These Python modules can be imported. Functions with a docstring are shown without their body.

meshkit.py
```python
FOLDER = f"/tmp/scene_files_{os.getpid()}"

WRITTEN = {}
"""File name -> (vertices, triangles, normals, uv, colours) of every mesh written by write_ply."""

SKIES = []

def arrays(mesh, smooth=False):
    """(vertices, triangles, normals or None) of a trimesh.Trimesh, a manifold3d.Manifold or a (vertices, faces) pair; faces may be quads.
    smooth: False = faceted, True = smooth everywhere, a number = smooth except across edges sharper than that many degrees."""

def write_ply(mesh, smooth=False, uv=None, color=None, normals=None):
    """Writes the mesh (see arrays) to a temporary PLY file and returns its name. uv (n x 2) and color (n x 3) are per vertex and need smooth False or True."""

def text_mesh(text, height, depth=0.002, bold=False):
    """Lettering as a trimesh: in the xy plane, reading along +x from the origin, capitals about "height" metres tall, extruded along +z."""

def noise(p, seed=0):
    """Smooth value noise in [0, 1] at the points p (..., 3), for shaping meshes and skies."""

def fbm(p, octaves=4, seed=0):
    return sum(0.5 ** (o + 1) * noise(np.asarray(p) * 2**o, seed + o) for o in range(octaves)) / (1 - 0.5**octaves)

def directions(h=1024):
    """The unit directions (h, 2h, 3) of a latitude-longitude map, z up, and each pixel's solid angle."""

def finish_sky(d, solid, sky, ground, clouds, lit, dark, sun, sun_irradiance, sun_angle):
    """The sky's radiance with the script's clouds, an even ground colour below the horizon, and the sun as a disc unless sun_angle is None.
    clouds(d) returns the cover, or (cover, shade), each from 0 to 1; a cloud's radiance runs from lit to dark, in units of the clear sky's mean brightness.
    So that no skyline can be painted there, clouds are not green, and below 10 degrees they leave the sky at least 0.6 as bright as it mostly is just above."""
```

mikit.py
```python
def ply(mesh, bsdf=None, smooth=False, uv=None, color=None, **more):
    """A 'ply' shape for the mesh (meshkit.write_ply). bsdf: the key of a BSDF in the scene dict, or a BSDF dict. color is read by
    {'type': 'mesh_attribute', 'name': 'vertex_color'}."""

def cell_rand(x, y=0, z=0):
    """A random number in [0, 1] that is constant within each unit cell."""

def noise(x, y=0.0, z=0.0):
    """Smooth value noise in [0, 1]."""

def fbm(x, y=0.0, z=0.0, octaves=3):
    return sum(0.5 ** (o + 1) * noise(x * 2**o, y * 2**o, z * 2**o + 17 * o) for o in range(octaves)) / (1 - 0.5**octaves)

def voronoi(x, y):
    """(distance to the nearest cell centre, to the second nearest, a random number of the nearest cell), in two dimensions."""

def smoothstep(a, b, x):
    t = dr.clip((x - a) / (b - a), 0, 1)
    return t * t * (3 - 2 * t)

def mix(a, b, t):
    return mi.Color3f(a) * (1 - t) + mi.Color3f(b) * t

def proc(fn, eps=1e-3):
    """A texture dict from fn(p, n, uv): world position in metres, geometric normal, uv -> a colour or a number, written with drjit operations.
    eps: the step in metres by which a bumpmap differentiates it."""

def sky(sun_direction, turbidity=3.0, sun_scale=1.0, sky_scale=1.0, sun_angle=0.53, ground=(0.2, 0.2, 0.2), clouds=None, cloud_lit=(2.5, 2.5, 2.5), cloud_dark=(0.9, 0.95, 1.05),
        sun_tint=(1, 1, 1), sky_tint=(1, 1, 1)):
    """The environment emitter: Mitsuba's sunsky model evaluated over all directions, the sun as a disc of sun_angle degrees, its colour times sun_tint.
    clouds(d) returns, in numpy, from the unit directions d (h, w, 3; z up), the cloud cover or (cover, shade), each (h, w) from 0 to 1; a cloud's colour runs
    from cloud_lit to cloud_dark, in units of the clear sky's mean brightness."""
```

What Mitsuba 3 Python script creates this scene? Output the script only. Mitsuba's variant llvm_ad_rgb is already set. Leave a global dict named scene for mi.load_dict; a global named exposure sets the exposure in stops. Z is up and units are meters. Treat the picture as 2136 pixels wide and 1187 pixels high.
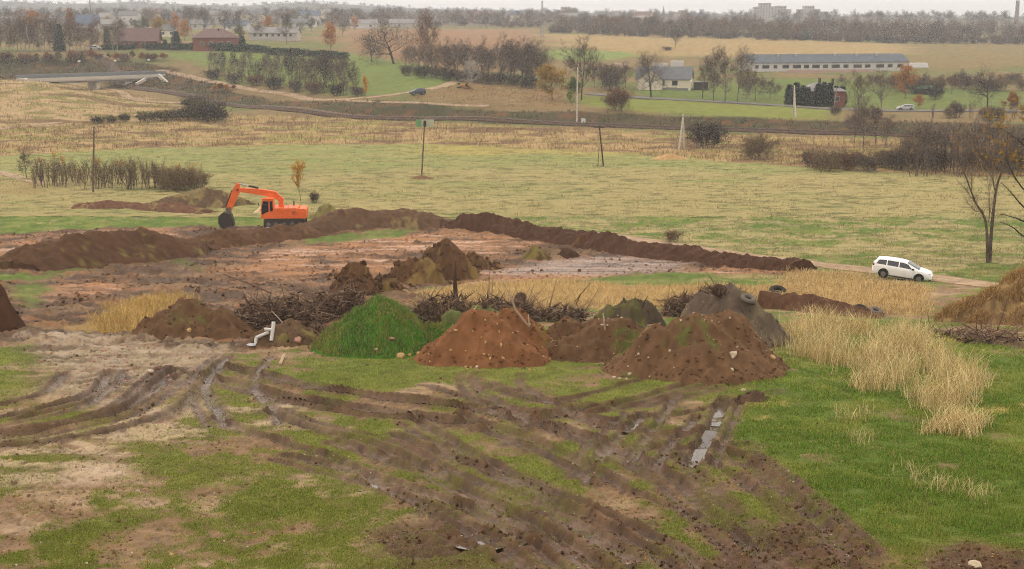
import math, random
import numpy as np
import trimesh
import mitsuba as mi
import drjit as dr
import mikit, meshkit
from mikit import noise, fbm, smoothstep, mix
from scipy.interpolate import PchipInterpolator
from shapely.geometry import Polygon, LineString
import shapely

rng = np.random.default_rng(7)
random.seed(7)
T = mi.ScalarTransform4f
scene, labels = {}, {}

# ------------------------------------------------------------------ camera, sky, exposure
CAM_Z = 30.0
F_PX = 2600.0                      # focal length in pixels of the 2136 px wide photograph
PITCH = math.atan(558.0 / F_PX)
exposure = 1.38
EYE = np.array([0.0, 0.0, CAM_Z])
FWD = np.array([0.0, math.cos(PITCH), -math.sin(PITCH)])
UPV = np.array([0.0, math.sin(PITCH), math.cos(PITCH)])
scene['camera'] = {'type': 'perspective', 'fov': 2 * math.degrees(math.atan(1068.0 / F_PX)), 'fov_axis': 'x',
                   'near_clip': 0.5, 'far_clip': 20000.0,
                   'to_world': T().look_at(origin=EYE.tolist(), target=(EYE + FWD).tolist(), up=[0, 0, 1]),
                   'medium': {'type': 'ref', 'id': 'air'}}
scene['sky'] = mikit.sky([-0.45, 0.25, 0.62], turbidity=3.0, sun_scale=0.2, sun_angle=24, clouds=lambda d: 1.0,
                         cloud_lit=(6.0, 5.62, 5.2), cloud_dark=(1.1, 1.08, 1.06), ground=(0.16, 0.14, 0.1), sun_tint=(1.0, 0.95, 0.88))
labels['sky'] = {'kind': 'structure', 'label': 'pale cream overcast sky above the town'}
HAZE_DENSITY = 3.0e-4
scene['air'] = {'type': 'homogeneous', 'albedo': {'type': 'rgb', 'value': [0.87, 0.92, 1.0]}, 'sigma_t': HAZE_DENSITY}
scene['haze'] = {'type': 'cube', 'to_world': T().translate([0, 2150, 38.5]).scale([4500, 2550, 37.5]),
                 'bsdf': {'type': 'null'}, 'interior': {'type': 'ref', 'id': 'air'}}
labels['haze'] = {'kind': 'stuff', 'label': 'thin pale blue haze over the whole valley'}

# ------------------------------------------------------------------ small helpers
def lin(r, g, b):
    c = np.array([r, g, b], float) / 255
    return np.where(c < 0.04045, c / 12.92, ((c + 0.055) / 1.055) ** 2.4)

def C(r, g, b, k=0.68):
    """reflectance that reads as this sRGB colour under the overcast sky"""
    return np.clip(lin(r, g, b) * k, 0.004, 0.85)
def K(*a):
    return [float(v) for v in C(*a)]

def sstep(a, b, x):
    t = np.clip((x - a) / (b - a), 0, 1)
    return t * t * (3 - 2 * t)

_TAB = np.random.default_rng(123).random((32, 256, 256)).astype(np.float32)
def nz(x, y, s, seed=0, octv=3):
    """value noise in [0,1] at plan scale s metres, octaves turned against each other"""
    x = np.asarray(x, np.float32) / np.float32(s); y = np.asarray(y, np.float32) / np.float32(s)
    out, amp, tot = 0.0, 1.0, 0.0
    for o in range(octv):
        c, q = math.cos(0.6 + 1.1 * o + seed), math.sin(0.6 + 1.1 * o + seed)
        u = (x * c - y * q) * 2 ** o + seed * 13.7 + 41.3 * o; v = (x * q + y * c) * 2 ** o + seed * 7.1
        iu, iv = np.floor(u), np.floor(v)
        fu, fv = u - iu, v - iv
        fu = fu * fu * (3 - 2 * fu); fv = fv * fv * (3 - 2 * fv)
        i0 = iu.astype(np.int32) & 255; j0 = iv.astype(np.int32) & 255; i1 = (i0 + 1) & 255; j1 = (j0 + 1) & 255
        t = _TAB[(seed * 5 + o) % 32]
        w = (t[i0, j0] * (1 - fu) + t[i1, j0] * fu) * (1 - fv) + (t[i0, j1] * (1 - fu) + t[i1, j1] * fu) * fv
        out = out + amp * w; tot += amp; amp *= 0.5
    return out / tot

def rgb(c):
    return {'type': 'rgb', 'value': [float(v) for v in c]}

def mat(name, color, rough=0.9, spec=0.3, two=True, **kw):
    col = color if isinstance(color, dict) else rgb(color)
    b = {'type': 'principled', 'base_color': col, 'roughness': rough, 'specular': spec, **kw}
    scene[name] = {'type': 'twosided', 'bsdf': b} if two else b
    return name

def key_for(name):
    if name not in USED:
        USED[name] = 0
        return name
    USED[name] += 1
    return f'{name}_{USED[name]:03d}'
USED = {}

def tag(key, label=None, cat=None, group=None, kind=None):
    d = labels.setdefault(key, {})
    for k, v in (('label', label), ('category', cat), ('group', group), ('kind', kind)):
        if v: d[k] = v

def thing(name, label, cat, group=None):
    k = key_for(name)
    tag(k, label, cat, group)
    return k

def part(owner, name, mesh, bsdf, smooth=False, label=None, to_world=None, **kw):
    k = key_for(f'{owner}__{name}')
    scene[k] = mikit.ply(mesh, bsdf, smooth, **kw)
    if to_world is not None: scene[k]['to_world'] = to_world
    if label: tag(k, label)
    return k

def solo(name, mesh, bsdf, label, cat=None, group=None, kind=None, smooth=False, **kw):
    k = key_for(name)
    scene[k] = mikit.ply(mesh, bsdf, smooth, **kw)
    tag(k, label, cat, group, kind)
    return k

def cat_m(ms):
    return trimesh.util.concatenate(ms)

def box(x0, x1, y0, y1, z0, z1):
    m = trimesh.creation.box([x1 - x0, y1 - y0, z1 - z0])
    m.apply_translation([(x0 + x1) / 2, (y0 + y1) / 2, (z0 + z1) / 2])
    return m

def prism(pts, a, b, axis='x'):
    """polygon pts in the plane across the axis, extruded from a to b. axis x: pts=(y,z); axis y: pts=(x,z); axis z: pts=(x,y)"""
    p = Polygon(pts)
    if not p.is_valid: p = p.buffer(0)
    m = trimesh.creation.extrude_polygon(p, abs(b - a), engine='earcut')
    v = m.vertices.copy()
    lo = min(a, b)
    if axis == 'x': m.vertices = np.stack([v[:, 2] + lo, v[:, 0], v[:, 1]], 1)
    elif axis == 'y':
        m.vertices = np.stack([v[:, 0], v[:, 2] + lo, v[:, 1]], 1); m.invert()
    else: m.vertices = v + [0, 0, lo]
    return m

def rod(p0, p1, r0, r1=None, n=8):
    r1 = r0 if r1 is None else r1
    p0, p1 = np.asarray(p0, float), np.asarray(p1, float)
    d = p1 - p0; L = np.linalg.norm(d); d = d / L
    a = np.cross(d, [0, 0, 1] if abs(d[2]) < 0.9 else [1, 0, 0]); a /= np.linalg.norm(a)
    b = np.cross(d, a)
    t = np.arange(n) * 2 * np.pi / n
    ring = np.cos(t)[:, None] * a + np.sin(t)[:, None] * b
    v = np.vstack([p0 + ring * r0, p1 + ring * r1, [p0], [p1]])
    f = []
    for i in range(n):
        j = (i + 1) % n
        f += [[i, j, n + j], [i, n + j, n + i], [2 * n, j, i], [2 * n + 1, n + i, n + j]]
    return trimesh.Trimesh(v, f, process=False)

def place(mesh, loc, rz=0.0, s=1.0):
    m = mesh.copy()
    c, q = math.cos(rz), math.sin(rz)
    M = np.eye(4); M[:3, :3] = np.array([[c, -q, 0], [q, c, 0], [0, 0, 1]]) * s; M[:3, 3] = loc
    m.apply_transform(M)
    return m

# ------------------------------------------------------------------ the lie of the land
def ang(py): return math.atan((py - 593.5) / F_PX) + PITCH
def dropat(py, d): return math.tan(ang(py)) * d
NEAR = [(0, 8.5), (25, 11.6), (52, 14.2), (80, 18.0), (96, 20.2), (142, 23.4)]
COLS = {   # per bearing: (row of the photograph, distance) or ('z', drop, distance) where the ground is hidden
    -500: [(378, 190), (330, 240), (270, 295), (200, 365), (160, 425), (120, 500), (100, 560), (60, 900), (42, 1500)],
    0:    [(378, 190), (330, 240), (270, 295), (200, 365), (164, 425), ('z', 23.5, 448), ('z', 22.5, 470), (108, 505), (98, 560), (60, 900), (42, 1500)],
    100:  [(377, 191), (322, 246), (266, 300), (208, 362), (170, 415), ('z', 24.0, 436), ('z', 23.5, 462), (112, 500), (100, 556), (60, 900), (42, 1500)],
    180:  [(375, 193), (316, 252), (262, 305), (212, 364), (190, 392), ('z', 25.0, 412), ('z', 25.2, 455), (160, 474), (118, 500), (102, 550), (60, 900), (42, 1500)],
    270:  [(374, 195), (312, 255), (258, 310), (222, 370), ('z', 25.2, 405), ('z', 25.3, 450), (165, 468), (128, 495), (106, 530), (98, 560), (60, 900), (42, 1500)],
    530:  [(372, 200), (306, 258), (262, 308), (232, 352), (222, 380), (204, 396), (176, 425), (112, 530), (98, 565), (62, 870), (42, 1500)],
    880:  [(370, 200), (300, 262), (253, 317), (246, 326), (216, 338), (198, 352), (132, 465), (104, 560), (66, 860), (42, 1500)],
    1200: [(370, 200), (308, 258), (264, 300), (257, 307), (231, 319), (206, 355), (180, 400), (112, 560), (76, 800), (44, 1500)],
    1500: [(370, 200), (318, 248), (275, 287), (268, 295), (242, 308), (216, 350), (182, 400), (149, 470), (82, 800), (46, 1500)],
    1860: [(362, 206), (306, 256), (286, 276), (279, 284), (256, 296), (226, 345), (192, 400), (147, 480), (93, 800), (48, 1500)],
    2136: [(372, 198), (316, 246), (294, 268), (286, 276), (260, 292), (226, 345), (182, 420), (142, 500), (97, 800), (50, 1500)],
    2700: [(372, 198), (316, 246), (294, 268), (286, 276), (260, 292), (226, 345), (182, 420), (142, 500), (97, 800), (50, 1500)]}
_B, _P = [], []
for px, rows in COLS.items():
    ds, zs = [a for a, _ in NEAR], [b for _, b in NEAR]
    for r in rows:
        d, z = (r[2], r[1]) if r[0] == 'z' else (r[1], dropat(r[0], r[1]))
        ds.append(d); zs.append(z)
    ds.append(2600); zs.append(1.0); ds.append(9000); zs.append(0.0)
    _B.append((px - 1068) / F_PX); _P.append(PchipInterpolator(ds, zs))
_B = np.array(_B)

def terr(x, y):
    """height of the bare land"""
    x, y = np.broadcast_arrays(np.asarray(x, float), np.asarray(y, float))
    yy = np.maximum(y, 0.0)
    b = np.clip(x / np.maximum(yy, 40.0), _B[0], _B[-1])
    D = np.stack([p(yy) for p in _P])
    i = np.clip(np.searchsorted(_B, b, side='right') - 1, 0, len(_B) - 2)
    w = (b - _B[i]) / (_B[i + 1] - _B[i])
    ii = i[None]
    drop = np.take_along_axis(D, ii, 0)[0] * (1 - w) + np.take_along_axis(D, ii + 1, 0)[0] * w
    drop = drop + np.minimum(y, 0) * 0.12
    return CAM_Z - drop

def ray(px, py):
    d = FWD + (px - 1068.0) / F_PX * np.array([1.0, 0, 0]) - (py - 593.5) / F_PX * UPV
    return d / d[1]
_TS = np.geomspace(12, 8000, 2600)
def at(px, py, up=0.0):
    """the point of the land that the photograph shows there (land raised by up metres)"""
    r = ray(px, py)
    P = EYE + _TS[:, None] * r
    h = P[:, 2] - terr(P[:, 0], P[:, 1]) - up
    k = np.nonzero(h < 0)[0]
    if not len(k): return EYE + 1500 * r
    k = max(k[0], 1)
    t = _TS[k - 1] + (_TS[k] - _TS[k - 1]) * h[k - 1] / (h[k - 1] - h[k])
    p = EYE + t * r
    return np.array([p[0], p[1], float(terr(p[0], p[1]))])
def at_d(px, py, d): return EYE + d * ray(px, py)
def on(px, d):
    """a point on the land at distance d under the photograph's column px"""
    x = (px - 1068.0) / F_PX * d * 1.015
    return np.array([x, d, float(terr(x, d))])
def path(pts, n=None):
    P = np.array([at(*p) for p in pts])
    return P
def poly(pts):
    P = path(pts); return Polygon(P[:, :2]).buffer(0)
def inside(pg, x, y, warp=1.0, seed=3, soft=0.0):
    """0..1 membership of a plan polygon with a ragged edge"""
    out = np.zeros(np.shape(x))
    minx, miny, maxx, maxy = pg.bounds
    m = 2 * warp + soft
    sel = (x > minx - m) & (x < maxx + m) & (y > miny - m) & (y < maxy + m)
    if not sel.any(): return out
    xs, ys = x[sel], y[sel]
    s = warp * 3
    wx = xs + (nz(xs, ys, s, seed) - 0.5) * 2.6 * warp; wy = ys + (nz(xs, ys, s, seed + 50) - 0.5) * 2.6 * warp
    if soft <= 0:
        out[sel] = shapely.contains_xy(pg, wx, wy); return out
    q = np.asarray(pg.exterior.coords)
    dd = np.full(xs.shape, 1e9)
    for a, b in zip(q[:-1], q[1:]):
        d = b - a; L2 = d @ d + 1e-12
        t = np.clip(((wx - a[0]) * d[0] + (wy - a[1]) * d[1]) / L2, 0, 1)
        dd = np.minimum(dd, (wx - a[0] - t * d[0]) ** 2 + (wy - a[1] - t * d[1]) ** 2)
    sd = np.sqrt(dd) * np.where(shapely.contains_xy(pg, wx, wy), 1, -1)
    out[sel] = sstep(-soft, soft, sd)
    return out
def seg_dist(x, y, P):
    """distance to a plan polyline, and the run along it"""
    best = np.full(x.shape, 1e9); run = np.zeros(x.shape); acc = 0.0
    for a, b in zip(P[:-1], P[1:]):
        d = b[:2] - a[:2]; L = np.linalg.norm(d) + 1e-9; u = d / L
        t = np.clip((x - a[0]) * u[0] + (y - a[1]) * u[1], 0, L)
        e = np.hypot(x - a[0] - t * u[0], y - a[1] - t * u[1])
        m = e < best
        best = np.where(m, e, best); run = np.where(m, acc + t, run); acc += L
    return best, run
def smooth_path(P, n=40):
    from scipy.interpolate import splprep, splev
    P = np.asarray(P)
    if len(P) < 3: return np.array([P[0] + (P[-1] - P[0]) * t for t in np.linspace(0, 1, n)])
    tck, _ = splprep(P[:, :2].T, s=0, k=min(3, len(P) - 1))
    q = np.array(splev(np.linspace(0, 1, n), tck)).T
    return np.column_stack([q, terr(q[:, 0], q[:, 1])])
# ------------------------------------------------------------------ ground: wheel ruts, bare soil, grass cover
RUTS = [  # (photo polyline, width m, depth m, wetness)
    ([(462, 765), (560, 790), (680, 815), (800, 828), (900, 842), (1010, 862), (1120, 890), (1230, 930), (1340, 985)], 0.75, 0.20, 0.55),
    ([(470, 790), (600, 828), (720, 850), (850, 866), (980, 880), (1100, 915), (1200, 960), (1280, 1010)], 0.7, 0.16, 0.5),
    ([(560, 860), (700, 905), (800, 935), (900, 985), (1000, 1035), (1100, 1085), (1200, 1140), (1260, 1190)], 0.6, 0.17, 0.7),
    ([(600, 950), (740, 985), (860, 1020), (960, 1055), (1060, 1110), (1140, 1165), (1170, 1190)], 0.55, 0.12, 0.8),
    ([(820, 905), (930, 950), (1060, 1000), (1180, 1060), (1300, 1120), (1400, 1180)], 0.55, 0.13, 0.6),
    ([(860, 875), (960, 930), (1060, 985), (1160, 1030), (1270, 1075), (1420, 1150), (1470, 1190)], 0.5, 0.12, 0.5),
    ([(1512, 830), (1495, 870), (1470, 920), (1440, 965)], 0.6, 0.2, 0.9),
    ([(1340, 862), (1310, 895), (1270, 930), (1245, 965)], 0.5, 0.14, 0.8),
    ([(1530, 945), (1590, 990), (1650, 1040), (1720, 1100), (1770, 1160)], 0.75, 0.13, 0.3),
    ([(1260, 930), (1330, 960), (1420, 1010), (1470, 1060), (1540, 1120), (1600, 1190)], 0.55, 0.12, 0.3),
    ([(0, 905), (100, 893), (190, 876), (280, 842), (330, 800), (365, 770)], 0.8, 0.2, 0.6),
    ([(0, 873), (90, 852), (170, 830), (215, 798), (228, 775)], 0.6, 0.15, 0.6),
    ([(365, 790), (300, 835), (230, 868), (140, 890), (0, 915)], 0.5, 0.10, 0.9),
    ([(480, 745), (450, 770), (430, 800), (450, 850), (470, 890)], 0.5, 0.1, 0.9),
    ([(960, 790), (1100, 830), (1240, 850), (1400, 835), (1540, 800)], 0.6, 0.1, 0.3),
    ([(1040, 850), (1200, 855), (1380, 815), (1480, 790)], 0.6, 0.12, 0.4),
    ([(1170, 860), (1250, 885), (1380, 905), (1480, 900)], 0.8, 0.13, 0.3),
    ([(1000, 775), (990, 800), (1060, 850), (1140, 900)], 0.5, 0.08, 0.4),
]
def offset_path(P, o):
    d = np.gradient(P[:, :2], axis=0); d /= np.linalg.norm(d, axis=1, keepdims=True)
    Q = P.copy(); Q[:, :2] += np.stack([-d[:, 1], d[:, 0]], 1) * o; return Q
RUTP = []
for i, (p, w, d, wet) in enumerate(RUTS):
    P = smooth_path(path(p), 60)
    RUTP.append((P, w * 0.5, d, wet))
    RUTP.append((offset_path(P, 1.75 if i % 2 else -1.75), w * 0.42, d * 0.7, wet * 0.8))
    RUTP.append((offset_path(P, -0.6 if i % 2 else 0.6), w * 0.3, d * 0.4, wet * 0.5))

PG = {k: poly(v) for k, v in dict(
    site=[(-60, 488), (250, 474), (480, 468), (640, 478), (800, 474), (930, 455), (1100, 470), (1400, 515), (1700, 556), (1700, 572), (1480, 574), (1250, 582), (1060, 590), (900, 600), (880, 640), (620, 720), (470, 735), (300, 720), (-60, 720)],
    orange=[(560, 522), (720, 500), (900, 484), (1060, 490), (1110, 505), (1060, 530), (900, 548), (760, 575), (600, 585), (430, 570)],
    orange_b=[(-40, 496), (180, 482), (340, 478), (350, 492), (180, 508), (70, 530), (-40, 560)],
    orange_c=[(90, 600), (170, 590), (260, 588), (200, 625), (110, 625)],
    orange_d=[(960, 575), (1110, 556), (1220, 552), (1260, 572), (1100, 590), (960, 600)],
    orange_e=[(1450, 566), (1540, 558), (1640, 572), (1540, 583)],
    wetflat=[(1000, 572), (1120, 545), (1300, 530), (1440, 545), (1420, 570), (1230, 578)],
    straw=[(870, 610), (1000, 592), (1180, 582), (1300, 598), (1470, 596), (1560, 600), (1700, 590), (1700, 625), (1400, 640), (1150, 645), (880, 640)],
    straw_b=[(185, 690), (230, 650), (330, 622), (400, 618), (350, 650), (290, 690)],
    straw_r=[(1640, 570), (1780, 565), (1840, 590), (1930, 600), (1940, 660), (1700, 655), (1600, 640)],
    green_a=[(-40, 450), (160, 440), (300, 440), (480, 448), (560, 452), (560, 470), (300, 474), (120, 480), (-40, 492)],
    green_b=[(630, 495), (760, 483), (860, 478), (850, 490), (720, 505), (640, 506)],
    green_c=[(-30, 566), (80, 572), (110, 580), (40, 584), (-30, 586)],
    green_d=[(20, 592), (80, 590), (95, 612), (60, 640), (30, 620)],
    green_e=[(1230, 578), (1370, 572), (1480, 570), (1600, 590), (1560, 602), (1400, 598), (1260, 592)],
    green_f=[(430, 568), (330, 530), (200, 556), (60, 588), (50, 578), (200, 545), (350, 520)],
    lawn=[(1545, 770), (1620, 735), (1680, 690), (1800, 660), (1960, 690), (2200, 750), (2200, 1150), (1980, 1130), (1800, 1120), (1710, 1060), (1600, 960), (1540, 920), (1510, 880), (1600, 830)],
    strip=[(600, 742), (820, 748), (1000, 762), (1220, 780), (1180, 800), (1000, 795), (800, 785), (640, 770)],
    mudleft=[(30, 700), (150, 690), (300, 700), (460, 720), (480, 760), (400, 800), (330, 850), (180, 845), (90, 800), (60, 740)],
    paleleft=[(-40, 930), (200, 900), (330, 850), (470, 830), (640, 850), (640, 880), (480, 910), (330, 960), (250, 1010), (-40, 1030)],
    paleb=[(-40, 1080), (90, 1075), (170, 1090), (120, 1115), (-40, 1120)],
    mossl=[(-40, 720), (40, 730), (60, 800), (50, 850), (-40, 860)],
    mudbr=[(1560, 1090), (1680, 1085), (1780, 1150), (1760, 1200), (1480, 1200), (1540, 1130)],
    mudcorner=[(1960, 1145), (2060, 1135), (2200, 1160), (2200, 1220), (1900, 1220)],
    mudmid=[(760, 1090), (980, 1075), (1160, 1130), (1180, 1230), (760, 1230)],
    cut=[(1680, 690), (1830, 670), (2000, 690), (2200, 720), (2200, 750), (1980, 715), (1840, 690)],
).items()}

soil_dk, soil_md, soil_or, soil_pale = C(90, 64, 41), C(138, 107, 74), C(174, 124, 82), C(188, 158, 122)
mud_wet, gr_a, gr_b, gr_moss, straw_c, straw_d = C(134, 106, 82), C(98, 120, 42), C(126, 136, 62), C(122, 120, 52), C(190, 162, 100), C(158, 134, 84)

def cover(x, y):
    """plan distribution of soil, mud and grass near the camera: (soil colour, roughness 0..1, share of green, share of straw, height of relief)"""
    X = x.shape
    n1, n2, n3 = nz(x, y, 3.0, 11), nz(x, y, 0.9, 12), nz(x, y, 0.28, 13)
    n4 = nz(x, y, 8.0, 14); n5 = nz(x * 0.28 + y * 0.16, y, 0.9, 15)         # n5: streaked across the slope
    col = np.ones(X + (3,)) * soil_md
    def lay(m, c):
        nonlocal col
        m = m[..., None]; col = col * (1 - m) + np.asarray(c) * m
    lay(sstep(0.42, 0.62, n2 * 0.5 + n1 * 0.5), soil_dk * 1.15)
    lay(0.85 * sstep(0.55, 0.72, n5), soil_pale * 0.85)
    rough = 0.55 + 0.35 * n2
    relief = (n2 - 0.5) * 0.10 + (n3 - 0.5) * 0.075 + (nz(x, y, 0.13, 17, 2) - 0.5) * 0.045
    # grass share: patchy on the driven ground
    g = sstep(0.44, 0.62, 0.5 * n1 + 0.32 * n2 + 0.18 * n3 + 0.05)
    s = np.zeros(X)
    site = inside(PG['site'], x, y, 1.2, 21, 0.8)
    g = g * (1 - site); lay(site, soil_dk * 1.0)
    lay(site * sstep(0.45, 0.75, n1), soil_md * 0.95)
    lay(site * sstep(0.56, 0.7, n5) * 0.8, soil_or * 0.7)
    relief = relief + site * ((n2 - 0.5) * 0.5 + (nz(x, y, 2.2, 30) - 0.5) * 0.6 + (nz(x, y, 0.4, 32) - 0.5) * 0.25)
    st = nz(x * 0.1, y, 0.8, 16)
    for k in ('orange', 'orange_b', 'orange_c', 'orange_d', 'orange_e'):
        m = inside(PG[k], x, y, 1.6, 22, 1.6) * sstep(0.32, 0.55, n1 * 0.4 + st * 0.6)
        lay(m, soil_or); lay(m * sstep(0.5, 0.66, st), soil_or * 0.6); lay(m * sstep(0.64, 0.74, st), C(196, 160, 135))
        relief = relief * (1 - 0.75 * m); g = g * (1 - m)
    m = inside(PG['wetflat'], x, y, 1.6, 23, 1.5); lay(m * sstep(0.3, 0.55, st), C(168, 140, 122)); lay(m * sstep(0.55, 0.7, st), soil_dk * 1.2)
    relief = relief * (1 - 0.7 * m); g = g * (1 - m); rough = rough - 0.25 * m
    m = inside(PG['mudleft'], x, y, 0.9, 24, 1.0); lay(m * sstep(0.4, 0.58, n5 * 0.6 + n3 * 0.4), C(168, 144, 114)); g = g * (1 - 0.9 * m); rough = rough - 0.2 * m
    relief = relief + m * (n3 - 0.5) * 0.10
    for k in ('paleleft', 'paleb'):
        m = inside(PG[k], x, y, 1.0, 25, 1.2); lay(m * sstep(0.40, 0.56, n5 * 0.7 + n3 * 0.3), C(192, 164, 132)); g = g * (1 - 0.75 * m * sstep(0.3, 0.5, n5)); rough = rough - 0.12 * m
    for k, q in (('mudbr', 1), ('mudcorner', 1), ('mudmid', 0.7), ('cut', 0.8)):
        m = inside(PG[k], x, y, 0.8, 26, 0.6); lay(m * 0.9, soil_dk * 1.05); g = g * (1 - q * m); relief = relief + m * ((n2 - 0.5) * 0.3 + (n3 - 0.5) * 0.12)
    for k, q in (('lawn', 1.0), ('strip', 0.9), ('green_a', 1), ('green_b', 0.9), ('green_c', 0.9), ('green_d', 0.8), ('green_e', 0.95), ('green_f', 0.6), ('mossl', 0.8)):
        m = inside(PG[k], x, y, 0.8, 27, 0.7)
        gg = q * m * (0.25 + 0.75 * sstep(0.25, 0.4, 0.6 * n2 + 0.4 * n1)); g = np.maximum(g, gg)
        relief = relief * (1 - 0.6 * m * q)
    for k, q in (('straw', 0.95), ('straw_b', 0.9), ('straw_r', 0.8)):
        m = inside(PG[k], x, y, 1.0, 28, 1.0) * q; s = np.maximum(s, m * sstep(0.2, 0.45, n1)); g = g * (1 - m)
    s = np.maximum(s, 0.8 * sstep(0.62, 0.72, nz(x, y, 4.0, 31)) * inside(PG['lawn'], x, y, 0.8, 27, 0.7))
    # beyond the site: rank meadow
    ridge = 1 - np.abs(2 * nz(x, y, 0.34, 18) - 1); ridge2 = 1 - np.abs(2 * nz(x, y, 0.15, 19, 2) - 1)
    bare = 1 - np.clip(g + s, 0, 1)
    relief = relief + bare * (0.09 * (ridge - 0.6) + 0.05 * (ridge2 - 0.6)) * (0.35 + 1.1 * sstep(0.4, 0.6, nz(x, y, 2.4, 20)))
    # ruts
    for P, w, d, wet in RUTP:
        lo, hi = P[:, :2].min(0) - 3, P[:, :2].max(0) + 3
        sel = (x > lo[0]) & (x < hi[0]) & (y > lo[1]) & (y < hi[1])
        if not sel.any(): continue
        xs, ys = x[sel], y[sel]
        e, run = seg_dist(xs + (nz(xs, ys, 0.8, 41) - 0.5) * 0.18, ys + (nz(xs, ys, 0.8, 42) - 0.5) * 0.18, P)
        e = e / w
        brk = 0.7 + 0.3 * sstep(0.3, 0.5, nz(xs, ys, 2.0, 43))
        core = sstep(0.95, 0.5, e) * brk; lip = np.exp(-((e - 1.05) / 0.35) ** 2) * brk
        relief[sel] = relief[sel] * (1 - .6 * core) - d * 1.15 * core + d * 0.55 * lip * (0.5 + 0.8 * nz(xs, ys, 0.7, 44))
        lug = 0.5 + 0.5 * np.sin(run * 2 * np.pi / 0.42)
        relief[sel] += core * 0.03 * lug
        wetn = sstep(0.45, 0.62, nz(xs, ys, 1.1, 45)) * wet
        mm = np.clip(core + 0.8 * lip, 0, 1)
        g[sel] *= 1 - np.clip(1.1 * mm, 0, 1) * (0.55 + 0.45 * sstep(.38, .52, nz(xs, ys, 0.7, 46)))
        base = col[sel]
        c2 = np.array([1.06, 1.0, .94]) * soil_dk[None] * (0.65 + 0.7 * n3[sel])[:, None] * (1 - wetn[:, None]) + mud_wet[None] * wetn[:, None]
        col[sel] = base * (1 - mm[:, None]) + c2 * mm[:, None]
        rough[sel] = rough[sel] * (1 - core * wet) + 0.22 * core * wet
    return col, np.clip(rough, 0.12, 0.95), np.clip(g, 0, 1), np.clip(s, 0, 1), relief

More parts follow.
